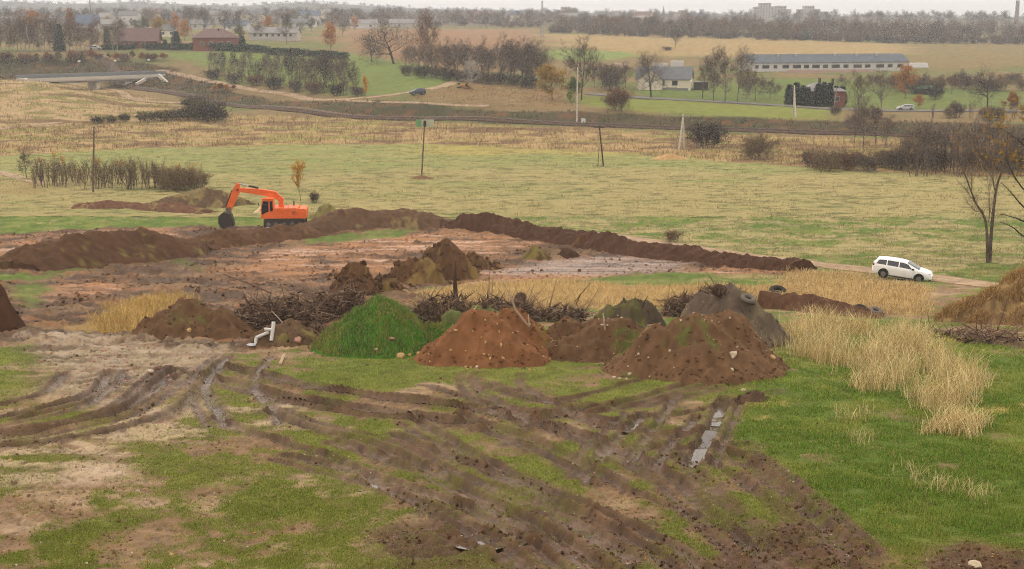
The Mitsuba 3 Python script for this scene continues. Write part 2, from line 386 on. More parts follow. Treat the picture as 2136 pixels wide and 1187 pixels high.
def fan(bs, ys):
    """a sheet of land: bearings bs by distances ys"""
    Y = np.repeat(ys[:, None], len(bs), 1)
    W = np.where(Y > 14, Y, 14 + (14 - Y) * 1.2)
    X = bs[None] * W
    n, m = len(ys), len(bs)
    i = np.arange(n * m).reshape(n, m)
    f = np.stack([i[:-1, :-1], i[:-1, 1:], i[1:, 1:], i[1:, :-1]], -1).reshape(-1, 4)
    return X, Y, f

def side(bs_in, wide):
    far = np.array([0.55, 0.62, 0.75, 1.0, 1.5, 2.4, 4.0])
    return np.concatenate([-far[far < wide][::-1], bs_in, far[far < wide]])
ND = 150.0
# photo rows 0.8 render px apart
py_rows = np.arange(1240, 455, -1.55)
ys_near = []
_d = np.geomspace(15, 200, 4000)
_py = 593.5 + F_PX * np.tan(np.arctan2(CAM_Z - terr(0 * _d, _d), _d) - PITCH)
ys_fine = np.interp(py_rows, _py[::-1], _d[::-1])
ys_fine = ys_fine[(ys_fine > 20) & (ys_fine < ND)]
ys_near = np.concatenate([np.linspace(-150, 5, 12), np.linspace(8, ys_fine[0] - 0.4, 14), ys_fine, [ND]])
X, Y, F4 = fan(side(np.linspace(-0.455, 0.455, 880), 9), ys_near)
col, rough, G, S, relief = cover(X, Y)
fadeN = sstep(18, 22, Y)
Z = terr(X, Y) + (relief - 0.02) * fadeN
n_f = nz(X, Y, 0.5, 61)
dryn = sstep(0.4, 0.62, nz(X, Y, 2.2, 62))
gcol = gr_a * (1 - dryn[..., None]) + gr_b * dryn[..., None]
gcol = gcol * (0.5 + 0.7 * n_f[..., None])
lawn_m = inside(PG['lawn'], X, Y, 0.8, 27, 0.7)
moss = (1 - lawn_m) * sstep(60, 40, Y) * 0.7
gcol = gcol * (1 - moss[..., None]) + gr_moss * (0.6 + 0.8 * n_f[..., None]) * moss[..., None]
mead = C(170, 152, 96) * (0.7 + 0.6 * n_f[..., None])
n_s, n_m = nz(X, Y, 0.09, 63, 2), nz(X, Y, 0.27, 64, 2)
fine = sstep(80, 45, Y)
col = col * (0.5 + 0.3 * n_f + 0.4 * n_m + 0.3 * n_s)[..., None]
darks = (sstep(0.36, 0.28, n_s * 0.6 + n_m * 0.4))[..., None] * 0.5
col = col * (1 - darks) + soil_dk * 0.6 * darks
col = col * (1 - G[..., None]) + gcol * G[..., None]
col = col * (1 - S[..., None]) + straw_c * (0.65 + 0.7 * n_f[..., None]) * S[..., None]
rough = rough * (1 - np.maximum(G, S)) + 0.95 * np.maximum(G, S)
# meadow grass beyond the site reaches into this sheet
siteall = inside(PG['site'], X, Y, 1.2, 21, 0.8)
outer = sstep(88, 100, Y) * (1 - siteall) * (1 - np.maximum(G, S))
for k in ('green_a', 'green_b'): pass
def meadow_color(x, y):
    a = nz(x * 0.25, y, 2.5, 71); b = nz(x * 0.5, y, 1.0, 72); c = nz(x, y, 14.0, 73)
    dry = C(164, 151, 102); grn = C(138, 140, 84); yel = C(174, 156, 88); grn2 = C(136, 144, 84)
    m = 0.75 * sstep(0.47, 0.66, 0.35 * a + 0.3 * b + 0.35 * c)
    col = dry * (1 - m[..., None]) + grn * m[..., None]
    # greener belt along the far side, yellower at its edge
    far = sstep(205, 222, y + 0.10 * np.abs(x - 5) + (c - 0.5) * 16)
    g2 = grn2 * (1 - sstep(0.4, 0.6, a)[..., None] * 0.5) + dry * sstep(0.4, 0.6, a)[..., None] * 0.5
    col = col * (1 - 0.8 * far[..., None]) + 0.8 * far[..., None] * g2
    yl = sstep(236, 246, y + (c - 0.5) * 14) * sstep(-30, -10, x)
    col = col * (1 - yl[..., None] * 0.7) + yel * yl[..., None] * 0.7
    tus = sstep(0.56, 0.68, b)
    col = col * (1 - 0.35 * tus[..., None])
    return col * (0.8 + 0.4 * nz(x, y, 0.6, 74)[..., None])
mc = meadow_color(X, Y)
col = col * (1 - outer[..., None]) + mc * outer[..., None]
rough = rough * (1 - outer) + 0.95 * outer
V = np.stack([X, Y, Z], -1).reshape(-1, 3)
scene['soil'] = {'type': 'principled', 'base_color': {'type': 'mesh_attribute', 'name': 'vertex_color'},
                 'roughness': mikit.proc(lambda p, n, uv: uv.x), 'specular': 0.3}
uvr = np.stack([rough.reshape(-1), np.zeros(rough.size)], -1)
solo('ground', (V, F4), 'soil', 'muddy sloping ground of grass, soil and wheel ruts', kind='structure', smooth=True,
     uv=uvr, color=np.clip(col, 0.004, 0.8).reshape(-1, 3))
GRID = dict(b=None)
from scipy.interpolate import RegularGridInterpolator
_bs = side(np.linspace(-0.455, 0.455, 880), 9)
_rel = RegularGridInterpolator((ys_near, _bs), Z - terr(X, Y), bounds_error=False, fill_value=0.0)
_gi = RegularGridInterpolator((ys_near, _bs), G, bounds_error=False, fill_value=0.0)
_si = RegularGridInterpolator((ys_near, _bs), S, bounds_error=False, fill_value=0.0)
_ci = RegularGridInterpolator((ys_near, _bs), np.clip(col, 0.004, 0.8), bounds_error=False, fill_value=None)
_wet = RegularGridInterpolator((ys_near, _bs), rough, bounds_error=False, fill_value=0.9)
def near_q(fn, x, y):
    W = np.where(y > 14, y, 14 + (14 - y) * 1.2)
    return fn(np.stack([y, x / W], -1))
def gz(x, y):
    """height of the ground as built"""
    x, y = np.broadcast_arrays(np.asarray(x, float), np.asarray(y, float))
    return terr(x, y) + np.where(y < ND, near_q(_rel, x, y), 0.0)
# ------------------------------------------------------------------ meadow and the land beyond
def sheet(name, bs, ys, colf, label, wig, dz=0.0, bs_wide=9):
    X, Y, F4 = fan(side(bs, bs_wide), ys)
    col = colf(X, Y)
    Z = terr(X, Y) + wig(X, Y) + dz
    return solo(name, (np.stack([X, Y, Z], -1).reshape(-1, 3), F4), 'turf', label, kind='structure', smooth=True, color=np.clip(col, 0.004, 0.8).reshape(-1, 3))
scene['turf'] = {'type': 'principled', 'base_color': {'type': 'mesh_attribute', 'name': 'vertex_color'}, 'roughness': 0.95, 'specular': 0.15}

FARP = {k: poly(v) for k, v in dict(
    brush=[(-200, 330), (60, 322), (300, 308), (540, 304), (900, 300), (1260, 318), (1420, 330), (1700, 350), (1900, 362), (2300, 376), (2300, 296), (1800, 290), (1400, 276), (1000, 260), (700, 246), (480, 240), (200, 258), (-200, 275)],
    bank=[(2300, 288), (1800, 282), (1400, 270), (1000, 255), (700, 240), (520, 219), (380, 205), (380, 185), (520, 200), (700, 212), (900, 217), (1200, 232), (1500, 243), (2300, 262)],
    bank_l=[(-200, 160), (60, 164), (200, 166), (370, 190), (480, 200), (470, 180), (360, 140), (260, 128), (100, 122), (-200, 124)],
    fld_a=[(330, 112), (480, 106), (720, 108), (900, 140), (960, 165), (940, 178), (860, 192), (740, 202), (700, 196), (560, 172), (430, 138)],
    fld_b=[(1130, 104), (1300, 108), (1330, 116), (1240, 128), (1130, 122)],
    fld_c=[(1220, 200), (1330, 202), (1500, 216), (1740, 226), (1740, 248), (1560, 246), (1330, 232), (1230, 222)],
    fld_d=[(1330, 185), (1500, 178), (1600, 165), (1760, 165), (1960, 185), (2140, 190), (2140, 222), (1900, 228), (1700, 222), (1450, 212), (1330, 204)],
    hay=[(1130, 72), (1300, 70), (1560, 78), (1900, 92), (1900, 112), (1560, 116), (1330, 116), (1180, 96)],
    hay_r=[(1900, 90), (2200, 96), (2200, 132), (1960, 150), (1900, 130)],
    heath=[(700, 62), (1100, 60), (1130, 74), (1130, 100), (960, 150), (900, 138), (740, 100)],
    verge=[(860, 210), (940, 180), (1000, 165), (1180, 190), (1180, 222), (1040, 228)],
    hill_l=[(-200, 330), (60, 322), (300, 306), (480, 252), (480, 238), (340, 212), (220, 176), (90, 164), (-200, 166)],
).items()}
GREENF, HAYC, DRYC, BRNC, BANKC = C(112, 128, 64), C(158, 136, 92), C(174, 148, 108), C(120, 92, 62), C(84, 72, 48)
def far_color(x, y):
    a, b, c = nz(x, y, 5, 81), nz(x * 0.3, y, 3, 82), nz(x, y, 26, 83)
    col = np.ones(x.shape + (3,)) * C(132, 112, 78)
    def lay(m, cc):
        nonlocal col
        col = col * (1 - m[..., None]) + np.asarray(cc) * m[..., None]
    lay(sstep(0.45, 0.6, c), C(112, 112, 66))
    lay(sstep(900, 1300, y), C(92, 84, 66))
    for k, cc in (('heath', C(146, 112, 82)), ('hay', HAYC), ('hay_r', C(128, 112, 72)), ('fld_b', C(124, 138, 66)), ('fld_a', GREENF), ('fld_c', C(124, 132, 60)), ('fld_d', C(104, 120, 60)), ('verge', C(138, 114, 78))):
        m = inside(FARP[k], x, y, 8 if 'h' in k[:1] else 2.5, 84, 14.0 if 'h' in k[:1] else 4.0); lay(m * (0.9 if k != 'hay' else 1), cc)
        lay(m * sstep(0.5, 0.7, b) * 0.45, np.asarray(cc) * np.array([1.15, 0.95, 0.9]))
    lay(inside(FARP['fld_b'], x, y, 2.5, 84, 4.0), C(126, 138, 76))
    m = inside(FARP['hill_l'], x, y, 2.5, 85, 3.0); lay(m, DRYC); lay(m * sstep(0.48, 0.6, a), C(134, 124, 72)); lay(m * sstep(0.54, 0.62, nz(x * 0.4, y, 9, 87)) * 0.8, C(112, 86, 56))
    m = inside(FARP['brush'], x, y, 2.5, 86, 3.0); lay(m, C(174, 146, 102)); lay(m * sstep(0.46, 0.6, a), C(128, 102, 74)); lay(m * sstep(0.56, 0.66, b), C(150, 140, 82))
    for k in ('bank', 'bank_l'):
        m = inside(FARP[k], x, y, 1.6, 88, 2.0); lay(m, BANKC); lay(m * sstep(0.46, 0.62, a), C(74, 72, 44)); lay(m * sstep(0.6, 0.7, nz(x, y, 4, 89)), C(108, 78, 50))
    return col * (0.78 + 0.44 * nz(x, y, 1.4, 90)[..., None])
def mid_color(x, y):
    a = meadow_color(x, y); b = far_color(x, y)
    m = np.maximum(inside(FARP['brush'], x, y, 2.0, 86, 1.5), inside(FARP['hill_l'], x, y, 2.0, 85, 1.5))
    m = np.maximum(m, sstep(262, 270, y))[..., None]
    lft = (sstep(-62, -70, x) * sstep(0.4, 0.6, nz(x * 0.4, y, 4, 91)) * sstep(215, 190, y))[..., None]
    a = a * (1 - lft * 0.7) + C(158, 136, 92) * lft * 0.7
    return a * (1 - m) + b * m
ys_mid = np.geomspace(ND - 0.6, 300, 260)
sheet('meadow', np.linspace(-0.455, 0.455, 560), ys_mid, mid_color, 'wide rough meadow of dry and green autumn grass', lambda x, y: (nz(x, y, 0.9, 92) - 0.5) * 0.24 + (nz(x, y, 6, 93) - 0.5) * 0.35 - 0.02)
ys_far = np.concatenate([np.linspace(298, 560, 190), np.geomspace(563, 1600, 90), np.geomspace(1650, 4550, 18)])
sheet('terrain', np.linspace(-0.455, 0.455, 420), ys_far, far_color, 'far side of the valley with fields, rough slopes and railway cutting', lambda x, y: (nz(x, y, 5, 94) - 0.5) * 0.5 * sstep(298, 310, y) - 0.05, bs_wide=0.9)

# far hills
def hill_top(px):
    return np.interp(px, [-900, -300, 0, 150, 300, 420, 520, 640, 760, 900, 1060, 1300, 1500, 1800, 2136, 3000], [14, 10, 7, 12, 9, 14, 16, 9, 15, 22, 25, 31, 32, 36, 41, 40])
bsH = np.linspace(-0.8, 0.8, 420); ysH = np.linspace(2300, 4500, 28)
X, Y, F4 = fan(bsH, ysH)
HILLZ = top = (35 - hill_top(bsH * F_PX + 1068)) / F_PX * 3600 * 1.02 + 2
Zh = CAM_Z - 6 + (top[None] + 6) * np.sin(np.clip((Y - 2300) / 1300, 0, 1) * np.pi / 2) + (nz(X, Y, 40, 95) - 0.5) * 9 * sstep(2300, 2600, Y)
solo('hills', (np.stack([X, Y, Zh], -1).reshape(-1, 3), F4), 'turf', 'distant wooded hills fading into the haze', kind='structure', smooth=True,
     color=(C(70, 66, 56) * (0.8 + 0.5 * nz(X, Y, 60, 96)[..., None])).reshape(-1, 3))

# roads and railway as thin sheets and a ballast bed on the land
def ribbon(P, w, lift, crown=0.0, nx=5):
    P = smooth_path(P, max(30, int(len(P) * 14)))
    d = np.gradient(P[:, :2], axis=0); d /= np.linalg.norm(d, axis=1, keepdims=True)
    s = np.stack([-d[:, 1], d[:, 0]], 1)
    t = np.concatenate([[-1.0], np.linspace(-.97, .97, nx), [1.0]]); nx += 2
    Q = P[:, None, :2] + s[:, None] * (t[None, :, None] * w / 2)
    z = terr(Q[..., 0], Q[..., 1]) + lift - crown * np.abs(t)[None] ** 2 - 0.5 * (np.abs(t)[None] > .99)
    V = np.concatenate([Q, z[..., None]], -1).reshape(-1, 3)
    i = np.arange(len(V)).reshape(len(P), nx)
    f = np.stack([i[:-1, 1:], i[:-1, :-1], i[1:, :-1], i[1:, 1:]], -1).reshape(-1, 4)
    return V, f, P
mat('road_dirt', mikit.proc(lambda p, n, uv: mix(K(150, 124, 96), K(190, 164, 136), fbm(p.x * 0.9, p.y * 0.9)) * (0.75 + 0.5 * noise(p.x * 3, p.y * 3))), 0.9, 0.2)
mat('asphalt', mikit.proc(lambda p, n, uv: mix(K(108, 104, 100), K(132, 128, 120), fbm(p.x * 0.5, p.y * 0.5))), 0.8, 0.3)
mat('ballast', mikit.proc(lambda p, n, uv: mix(K(78, 62, 52), K(112, 92, 78), noise(p.x * 4, p.y * 4))), 0.95, 0.1)
mat('rail_steel', C(120, 104, 96), 0.4, 0.5, metallic=0.7)
for lab, pts, w in [('pale dirt track along the foot of the green field past the dark car', [(330, 146), (420, 166), (520, 186), (620, 201), (720, 207), (800, 200), (860, 191), (930, 178), (980, 166)], 3.4),
                    ('dirt track climbing the dry hill to the bridge', [(100, 168), (180, 180), (260, 196), (330, 213), (400, 214)], 3.2),
                    ('bright dirt track low on the dry hill at the frame edge', [(-120, 274), (0, 269), (60, 262), (130, 256)], 3.0),
                    ('short pale track beside the sapling thicket', [(-120, 350), (0, 360), (50, 374), (100, 384)], 2.2),
                    ('brown dirt road behind the long earth berm and the white car', [(1230, 487), (1400, 512), (1560, 535), (1700, 552), (1830, 566), (1960, 582), (2100, 600)], 3.6),
                    ('dirt track through the wheel loop beneath the green field', [(720, 209), (800, 213), (900, 216), (1020, 221)], 2.0)]:
    V, f, P = ribbon(path(pts), w, 0.06)
    solo('dirt_road', (V, f), 'road_dirt', lab, kind='structure')
V, f, P = ribbon(path([(1230, 196), (1330, 204), (1480, 212), (1600, 219), (1740, 228), (1900, 232), (2200, 236)]), 5.0, 0.22)
solo('road', (V, f), 'asphalt', 'narrow grey asphalt road past the white house', kind='structure')
RAIL = path([(2700, 291), (2136, 290), (1860, 283), (1500, 272), (1200, 261), (880, 250), (700, 241), (530, 226)])
RAIL = np.vstack([RAIL, [on(380, 412)], [on(300, 452)], [on(200, 520)]])
V, f, P = ribbon(RAIL, 4.4, 0.55, 0.35)
solo('railway_track', (V, f), 'ballast', 'ballast bed of the railway line along the valley floor', kind='structure')
for s in (-0.76, 0.76):
    d = np.gradient(P[:, :2], axis=0); d /= np.linalg.norm(d, axis=1, keepdims=True)
    Q = P.copy(); Q[:, :2] += np.stack([-d[:, 1], d[:, 0]], 1) * s; Q[:, 2] = terr(P[:, 0], P[:, 1]) + 0.62
    part('railway_track', 'rail', cat_m([rod(Q[i], Q[i + 1], 0.08, 0.08, 4) for i in range(len(Q) - 1)]), 'rail_steel')
# ------------------------------------------------------------------ heaps of earth
scene['earth'] = {'type': 'principled', 'base_color': {'type': 'mesh_attribute', 'name': 'vertex_color'}, 'roughness': 0.92, 'specular': 0.2}
def heap_colors(x, y, seed, soil, turf, share, light=None):
    a, b, c = nz(x, y, 1.6, seed), nz(x, y, 0.35, seed + 1), nz(x, y, 0.16, seed + 2, 2)
    col = np.asarray(soil) * (0.55 + 0.55 * b + 0.45 * c)[..., None]
    if light is not None:
        m = 0.6 * sstep(0.74, 0.80, c * 0.8 + b * 0.2)[..., None]; col = col * (1 - m) + np.asarray(light) * m
    m = sstep(0.5 - 0.08, 0.5 + 0.08, a * 0.7 + b * 0.3 + (share - 0.5))[..., None]
    return col * (1 - m) + np.asarray(turf) * (0.55 + 0.9 * b)[..., None] * m, m[..., 0]
HEAPS, HCOL = [], []
def heap(name, label, cat, bumps, soil, turf, share, seed, rough=0.12, step=0.07, light=None, group=None, clod=0.0):
    """bumps: (x, y, rx, ry, h, angle) in plan metres; one closed mound of tipped earth standing on the ground"""
    x0 = min(b[0] - max(b[2], b[3]) * 1.15 for b in bumps); x1 = max(b[0] + max(b[2], b[3]) * 1.15 for b in bumps)
    y0 = min(b[1] - max(b[2], b[3]) * 1.15 for b in bumps); y1 = max(b[1] + max(b[2], b[3]) * 1.15 for b in bumps)
    nx, ny = int((x1 - x0) / step), int((y1 - y0) / (step * 1.4))
    X, Y = np.meshgrid(np.linspace(x0, x1, nx), np.linspace(y0, y1, ny))
    H = np.full(X.shape, -1.0)
    for bx, by, rx, ry, h, an in bumps:
        c, q = math.cos(an), math.sin(an)
        u = ((X - bx) * c + (Y - by) * q) / rx; v = (-(X - bx) * q + (Y - by) * c) / ry
        r = np.hypot(u, v); th = np.arctan2(v, u)
        r = r * (1 + 0.22 * (nz(np.cos(th) * 2 + 9, np.sin(th) * 2 + seed, 1.0, seed + 7, 2) - 0.5))
        H = np.maximum(H, h * (0.5 * np.sign(1 - r) * np.abs(1 - np.minimum(r, 1.3) ** 1.7) + 0.5 * (0.5 + 0.5 * np.cos(np.pi * np.minimum(r, 1))) - 0.5 * (r > 1) * np.minimum(r - 1, .5)))
    base = np.clip((H + 0.05) / 0.35, 0, 1)
    n1, n2, n3 = nz(X, Y, 1.3, seed + 3), nz(X, Y, 0.45, seed + 4), nz(X, Y, 0.17, seed + 5, 2)
    hm = max(b[4] for b in bumps)
    H = H + base * (rough + 0.13 * hm) * (2.2 * (n1 - 0.5) + 1.3 * (n2 - 0.5)) + base * 0.10 * (n3 - 0.5) + base * (0.07 + 0.05 * hm) * (0.55 - np.abs(2 * nz(X, Y, 0.75, seed + 6) - 1))
    if clod: H = H + base * clod * np.maximum(0, np.abs(n2 - 0.5) * -4 + 0.7) * (0.4 + n1)
    Z = gz(X, Y) + H
    keep = (H > -0.35)
    i = np.arange(X.size).reshape(X.shape)
    f = np.stack([i[:-1, :-1], i[:-1, 1:], i[1:, 1:], i[1:, :-1]], -1)
    k = keep[:-1, :-1] & keep[:-1, 1:] & keep[1:, 1:] & keep[1:, :-1]
    f = f[k]
    col, m = heap_colors(X, Y, seed + 20, soil, turf, share, light)
    m3 = trimesh.Trimesh(np.stack([X, Y, Z], -1).reshape(-1, 3), np.vstack([f[:, [0, 1, 2]], f[:, [0, 2, 3]]]), process=False)
    used = np.unique(f); mp = np.full(X.size, -1); mp[used] = np.arange(len(used))
    v = np.asarray(m3.vertices)[used]; fc = mp[np.vstack([f[:, [0, 1, 2]], f[:, [0, 2, 3]]])]
    key = solo(name, (v, fc), 'earth', label, cat, group, smooth=True, color=np.clip(col.reshape(-1, 3)[used], 0.004, 0.8))
    HEAPS.append((X, Y, Z, H, m)); HCOL.append((key, col))
    return key, (X, Y, Z, H, m)
def mnd(l, r, base, top, dr=0.8, an=0.0, shift=0.0):
    """bump from the photo's outline: left, right, foot row, top row"""
    p = at((l + r) / 2, base); w = (r - l) * p[1] / F_PX; dep = w * dr
    cy = p[1] + dep / 2 * 0.9; cx = p[0] * cy / p[1] + shift
    h = (CAM_Z - dropat(top, cy)) - gz(cx, cy).item()
    return (cx, cy, w / 2, dep / 2, max(h, 0.25), an)
def sub(b, du, dv, kr, kh):
    return (b[0] + du * b[2], b[1] + dv * b[3], b[2] * kr, b[3] * kr, b[4] * kh, b[5])
S_BR, S_RED, S_DK, S_GR = C(116, 86, 60), C(134, 90, 57), C(76, 54, 38), C(108, 92, 78)
G_BR, G_DULL, G_DRY = C(74, 118, 34), C(92, 96, 44), C(140, 122, 74)
PEB = C(206, 176, 138)
b = mnd(640, 950, 746, 636, 0.85)
GREEN_H = heap('earth_mound', 'low mound overgrown with bright green grass in front of the brush pile', 'mound', [b, sub(b, 0.85, 0.1, 0.55, 0.5)], S_BR, G_BR, 0.86, 301, 0.10)[1]
b = mnd(850, 1175, 766, 650, 0.85)
RED_H = heap('earth_mound', 'rust brown mound of stony earth beside the green grassy mound', 'mound', [b, sub(b, 0.35, 0.5, 0.8, 0.95)], S_RED, C(120, 98, 46), 0.26, 331, 0.07)[1]
b = mnd(1090, 1430, 756, 664, 0.8)
heap('earth_mound', 'flat brown mound with a turf patch between the rust brown and largest mounds', 'mound', [b, sub(b, -0.4, 0.2, 0.6, 0.9), sub(b, 0.3, 0.3, 0.6, 0.8)], S_BR * 0.85, G_DULL, 0.36, 361, 0.14)
b = mnd(1205, 1400, 700, 622, 0.8)
heap('earth_mound', 'dark hump of overturned turf behind the flat brown mound', 'mound', [b, sub(b, 0.3, 0, 0.75, 1.0)], C(92, 78, 62), C(100, 98, 52), 0.46, 391, 0.12)
b = mnd(1235, 1655, 795, 662, 0.75)
heap('earth_mound', 'largest brown mound with a grassy right flank and a pale rock', 'mound', [b, sub(b, 0.3, 0.35, 0.8, 1.05), sub(b, -0.35, -0.1, 0.6, 0.8)], S_BR, G_DULL, 0.34, 421, 0.08)
b = mnd(1370, 1670, 726, 612, 0.7)
heap('debris_heap', 'grey brown heap of chips and twigs behind the largest mound', 'heap', [b, sub(b, -0.35, 0.1, 0.7, 0.9), sub(b, 0.4, 0.1, 0.6, 0.6)], S_GR, C(120, 104, 86), 0.5, 451, 0.14)
b = mnd(275, 520, 708, 626, 0.9)
heap('earth_mound', 'dull brown mound beside the tuft of orange straw', 'mound', [b, sub(b, 0.6, -0.1, 0.7, 0.75)], S_BR * 0.85, G_DULL, 0.34, 481, 0.14)
b = mnd(520, 690, 722, 668, 0.8)
heap('earth_mound', 'small brown mound behind the white pipes', 'mound', [b, sub(b, -0.5, 0, 0.6, 0.7)], C(104, 80, 58), C(126, 112, 64), 0.32, 511, 0.12)
b = mnd(890, 1130, 716, 632, 0.7)
heap('earth_mound', 'grey green slope of old turf between the green and rust brown mounds', 'mound', [b, sub(b, -0.5, 0.1, 0.6, 0.8), sub(b, 0.5, 0.1, 0.6, 0.85)], C(112, 98, 74), C(112, 116, 68), 0.62, 1001, 0.16)
b = mnd(1330, 1520, 752, 672, 0.7)
heap('earth_mound', 'straw tinted saddle of earth behind the crest of the largest mound', 'mound', [b, sub(b, 0.4, 0.2, 0.7, 0.95)], C(118, 94, 64), C(146, 128, 78), 0.5, 1031, 0.14)
# heaps on the building site
def site_heap(label, specs, soil, turf, share, seed, rough=0.22, step=0.13, clod=0.25, name='earth_mound', cat='mound', light=None):
    return heap(name, label, cat, specs, soil, turf, share, seed, rough, step, clod=clod, light=light)
b = mnd(855, 1050, 580, 512, 0.7)
site_heap('peaked heap of dark clods and straw in the middle of the building site', [mnd(850, 1000, 582, 508, 0.8), mnd(940, 1052, 560, 534, 0.8), mnd(800, 940, 590, 545, 0.7)], C(104, 74, 48), C(134, 108, 62), 0.38, 541)
site_heap('rounded heap of brown clods left of the peaked heap', [mnd(685, 800, 615, 546, 0.8), mnd(760, 850, 610, 575, 0.8)], C(106, 76, 50), C(130, 106, 60), 0.3, 571)
site_heap('small lump of dark earth alone on the wet flat', [mnd(1160, 1212, 537, 518, 0.8)], C(78, 52, 36), G_DULL, 0.1, 601, 0.12)
site_heap('small lump of turfy earth next to the dark lump', [mnd(1085, 1150, 542, 516, 0.8)], C(104, 80, 48), C(128, 116, 60), 0.5, 611, 0.12)
site_heap('dark earth heap leaving the frame below the grass wedge', [mnd(-60, 60, 690, 590, 0.8)], C(86, 58, 40), C(100, 80, 52), 0.2, 691)
site_heap('grassy hump above the dirt bank beside the yellow sapling', [mnd(640, 720, 456, 424, 0.5), mnd(700, 800, 462, 440, 0.5)], C(120, 100, 66), C(140, 128, 76), 0.6, 801, clod=0.0)

def berm(name, label, pts, w, h, seed, soil, turf, share, cat='berm', step=0.16):
    P = smooth_path(path(pts), int(LineString(path(pts)[:, :2]).length / step))
    d = np.gradient(P[:, :2], axis=0); d /= np.linalg.norm(d, axis=1, keepdims=True)
    s = np.stack([-d[:, 1], d[:, 0]], 1)
    t = np.linspace(-1.1, 1.1, 34)
    Q = P[:, None, :2] + s[:, None] * (t[None, :, None] * w / 2)
    X, Y = Q[..., 0], Q[..., 1]
    run = np.linspace(0, 1, len(P))
    hh = np.interp(run, np.linspace(0, 1, len(h)), h)[:, None] * (0.55 + 0.9 * nz(X, Y, 3.0, seed))
    H = hh * (1 - np.abs(t)[None] ** 1.5)
    base = np.clip(H / 0.3, 0, 1)
    n2 = nz(X, Y, 0.6, seed + 1)
    H = H + base * (0.3 * (n2 - 0.5) + 0.22 * np.maximum(0, 0.6 - 4 * np.abs(n2 - 0.5)))
    H = np.where((run < 0.015) | (run > 0.985), -0.3, H.T).T
    Z = gz(X, Y) + H - 0.03
    col, m = heap_colors(X, Y, seed + 20, soil, turf, share)
    i = np.arange(X.size).reshape(X.shape)
    f = np.stack([i[:-1, 1:], i[:-1, :-1], i[1:, :-1], i[1:, 1:]], -1).reshape(-1, 4)
    n = np.cross(np.r_[d[0], 0], np.r_[s[0], 0])[2]
    if n < 0: f = f[:, ::-1]
    return solo(name, (np.stack([X, Y, Z], -1).reshape(-1, 3), f), 'earth', label, cat, smooth=True, color=np.clip(col.reshape(-1, 3), 0.004, 0.8))
berm('earth_berm', 'long dark windrow of clods along the dirt road behind the site', [(905, 474), (980, 476), (1080, 488), (1180, 503), (1290, 522), (1400, 537), (1520, 551), (1610, 559), (1692, 567)], 4.2, [0.9, 1.6, 1.25, 1.15, 1.35, 1.3, 1.2, 1.1, 0.7], 831, C(82, 54, 36), C(108, 78, 50), 0.25)
berm('earth_berm', 'low dark bank of debris and clods running to the tyres', [(1575, 640), (1640, 642), (1720, 650), (1790, 657), (1850, 660)], 3.0, [0.9, 1.0, 0.8, 0.5, 0.2], 861, C(96, 66, 46), C(116, 94, 60), 0.25, step=0.1)
berm('earth_berm', 'wide dark ridge of dug earth in front of the green strip at the frame edge', [(0, 562), (60, 556), (130, 552), (220, 544), (300, 536), (370, 528), (440, 524)], 8.5, [0.6, 2.0, 2.6, 2.2, 2.5, 1.7, 1.0], 631, C(92, 64, 42), C(116, 100, 56), 0.34)
berm('earth_berm', 'overgrown brown bank beyond the green strip and the excavator arm', [(320, 430), (370, 428), (420, 428), (470, 428), (505, 430)], 6.0, [0.5, 1.5, 1.9, 2.1, 0.8], 751, C(104, 82, 58), C(142, 122, 80), 0.45)
berm('earth_berm', 'long low ridge of reddish earth beyond the green strip', [(150, 432), (220, 433), (300, 436), (380, 440), (440, 444)], 3.6, [0.3, 0.8, 0.6, 0.8, 0.3], 781, C(116, 82, 62), C(138, 114, 76), 0.35)
berm('earth_berm', 'rough low ridge of earth under the excavator bucket', [(400, 520), (470, 508), (540, 500), (600, 494), (660, 488)], 5.5, [0.7, 1.3, 1.1, 1.4, 0.5], 661, C(100, 70, 46), C(126, 104, 62), 0.25)
berm('earth_berm', 'lumpy earth bank behind the excavator tail', [(610, 482), (680, 478), (740, 474), (800, 470), (860, 470), (930, 470)], 6.0, [0.6, 1.7, 2.0, 1.6, 1.9, 0.8], 721, C(104, 78, 56), C(138, 116, 76), 0.36)
b = mnd(1925, 2760, 680, 520, 0.35)
RIGHT_H = heap('earth_bank', 'steep brown bank covered in dry grass below the twin trunk tree', 'bank', [b, sub(b, -0.30, 0.05, 0.55, 0.84), sub(b, -0.5, 0.1, 0.42, 0.66)], C(132, 104, 70), C(164, 134, 90), 0.55, 891, 0.12, step=0.1)[1]
heap('sand_heap', 'pale sand heap seen under the excavator arm', 'heap', [mnd(528, 590, 446, 425, 0.8)], C(214, 190, 150), C(214, 190, 150), 0.0, 911, 0.05, step=0.12)
heap('sand_heap', 'flat patch of spread orange sand at the far edge of the meadow', 'heap', [mnd(1355, 1440, 334, 321, 0.6)], C(196, 158, 108), C(170, 140, 96), 0.2, 921, 0.08, step=0.2)

heap('debris_heap', 'small dark rubble patch with white bits at the lawn edge', 'heap', [mnd(1532, 1606, 838, 816, 0.7)], C(96, 74, 58), C(128, 112, 70), 0.3, 951, 0.08, step=0.05)

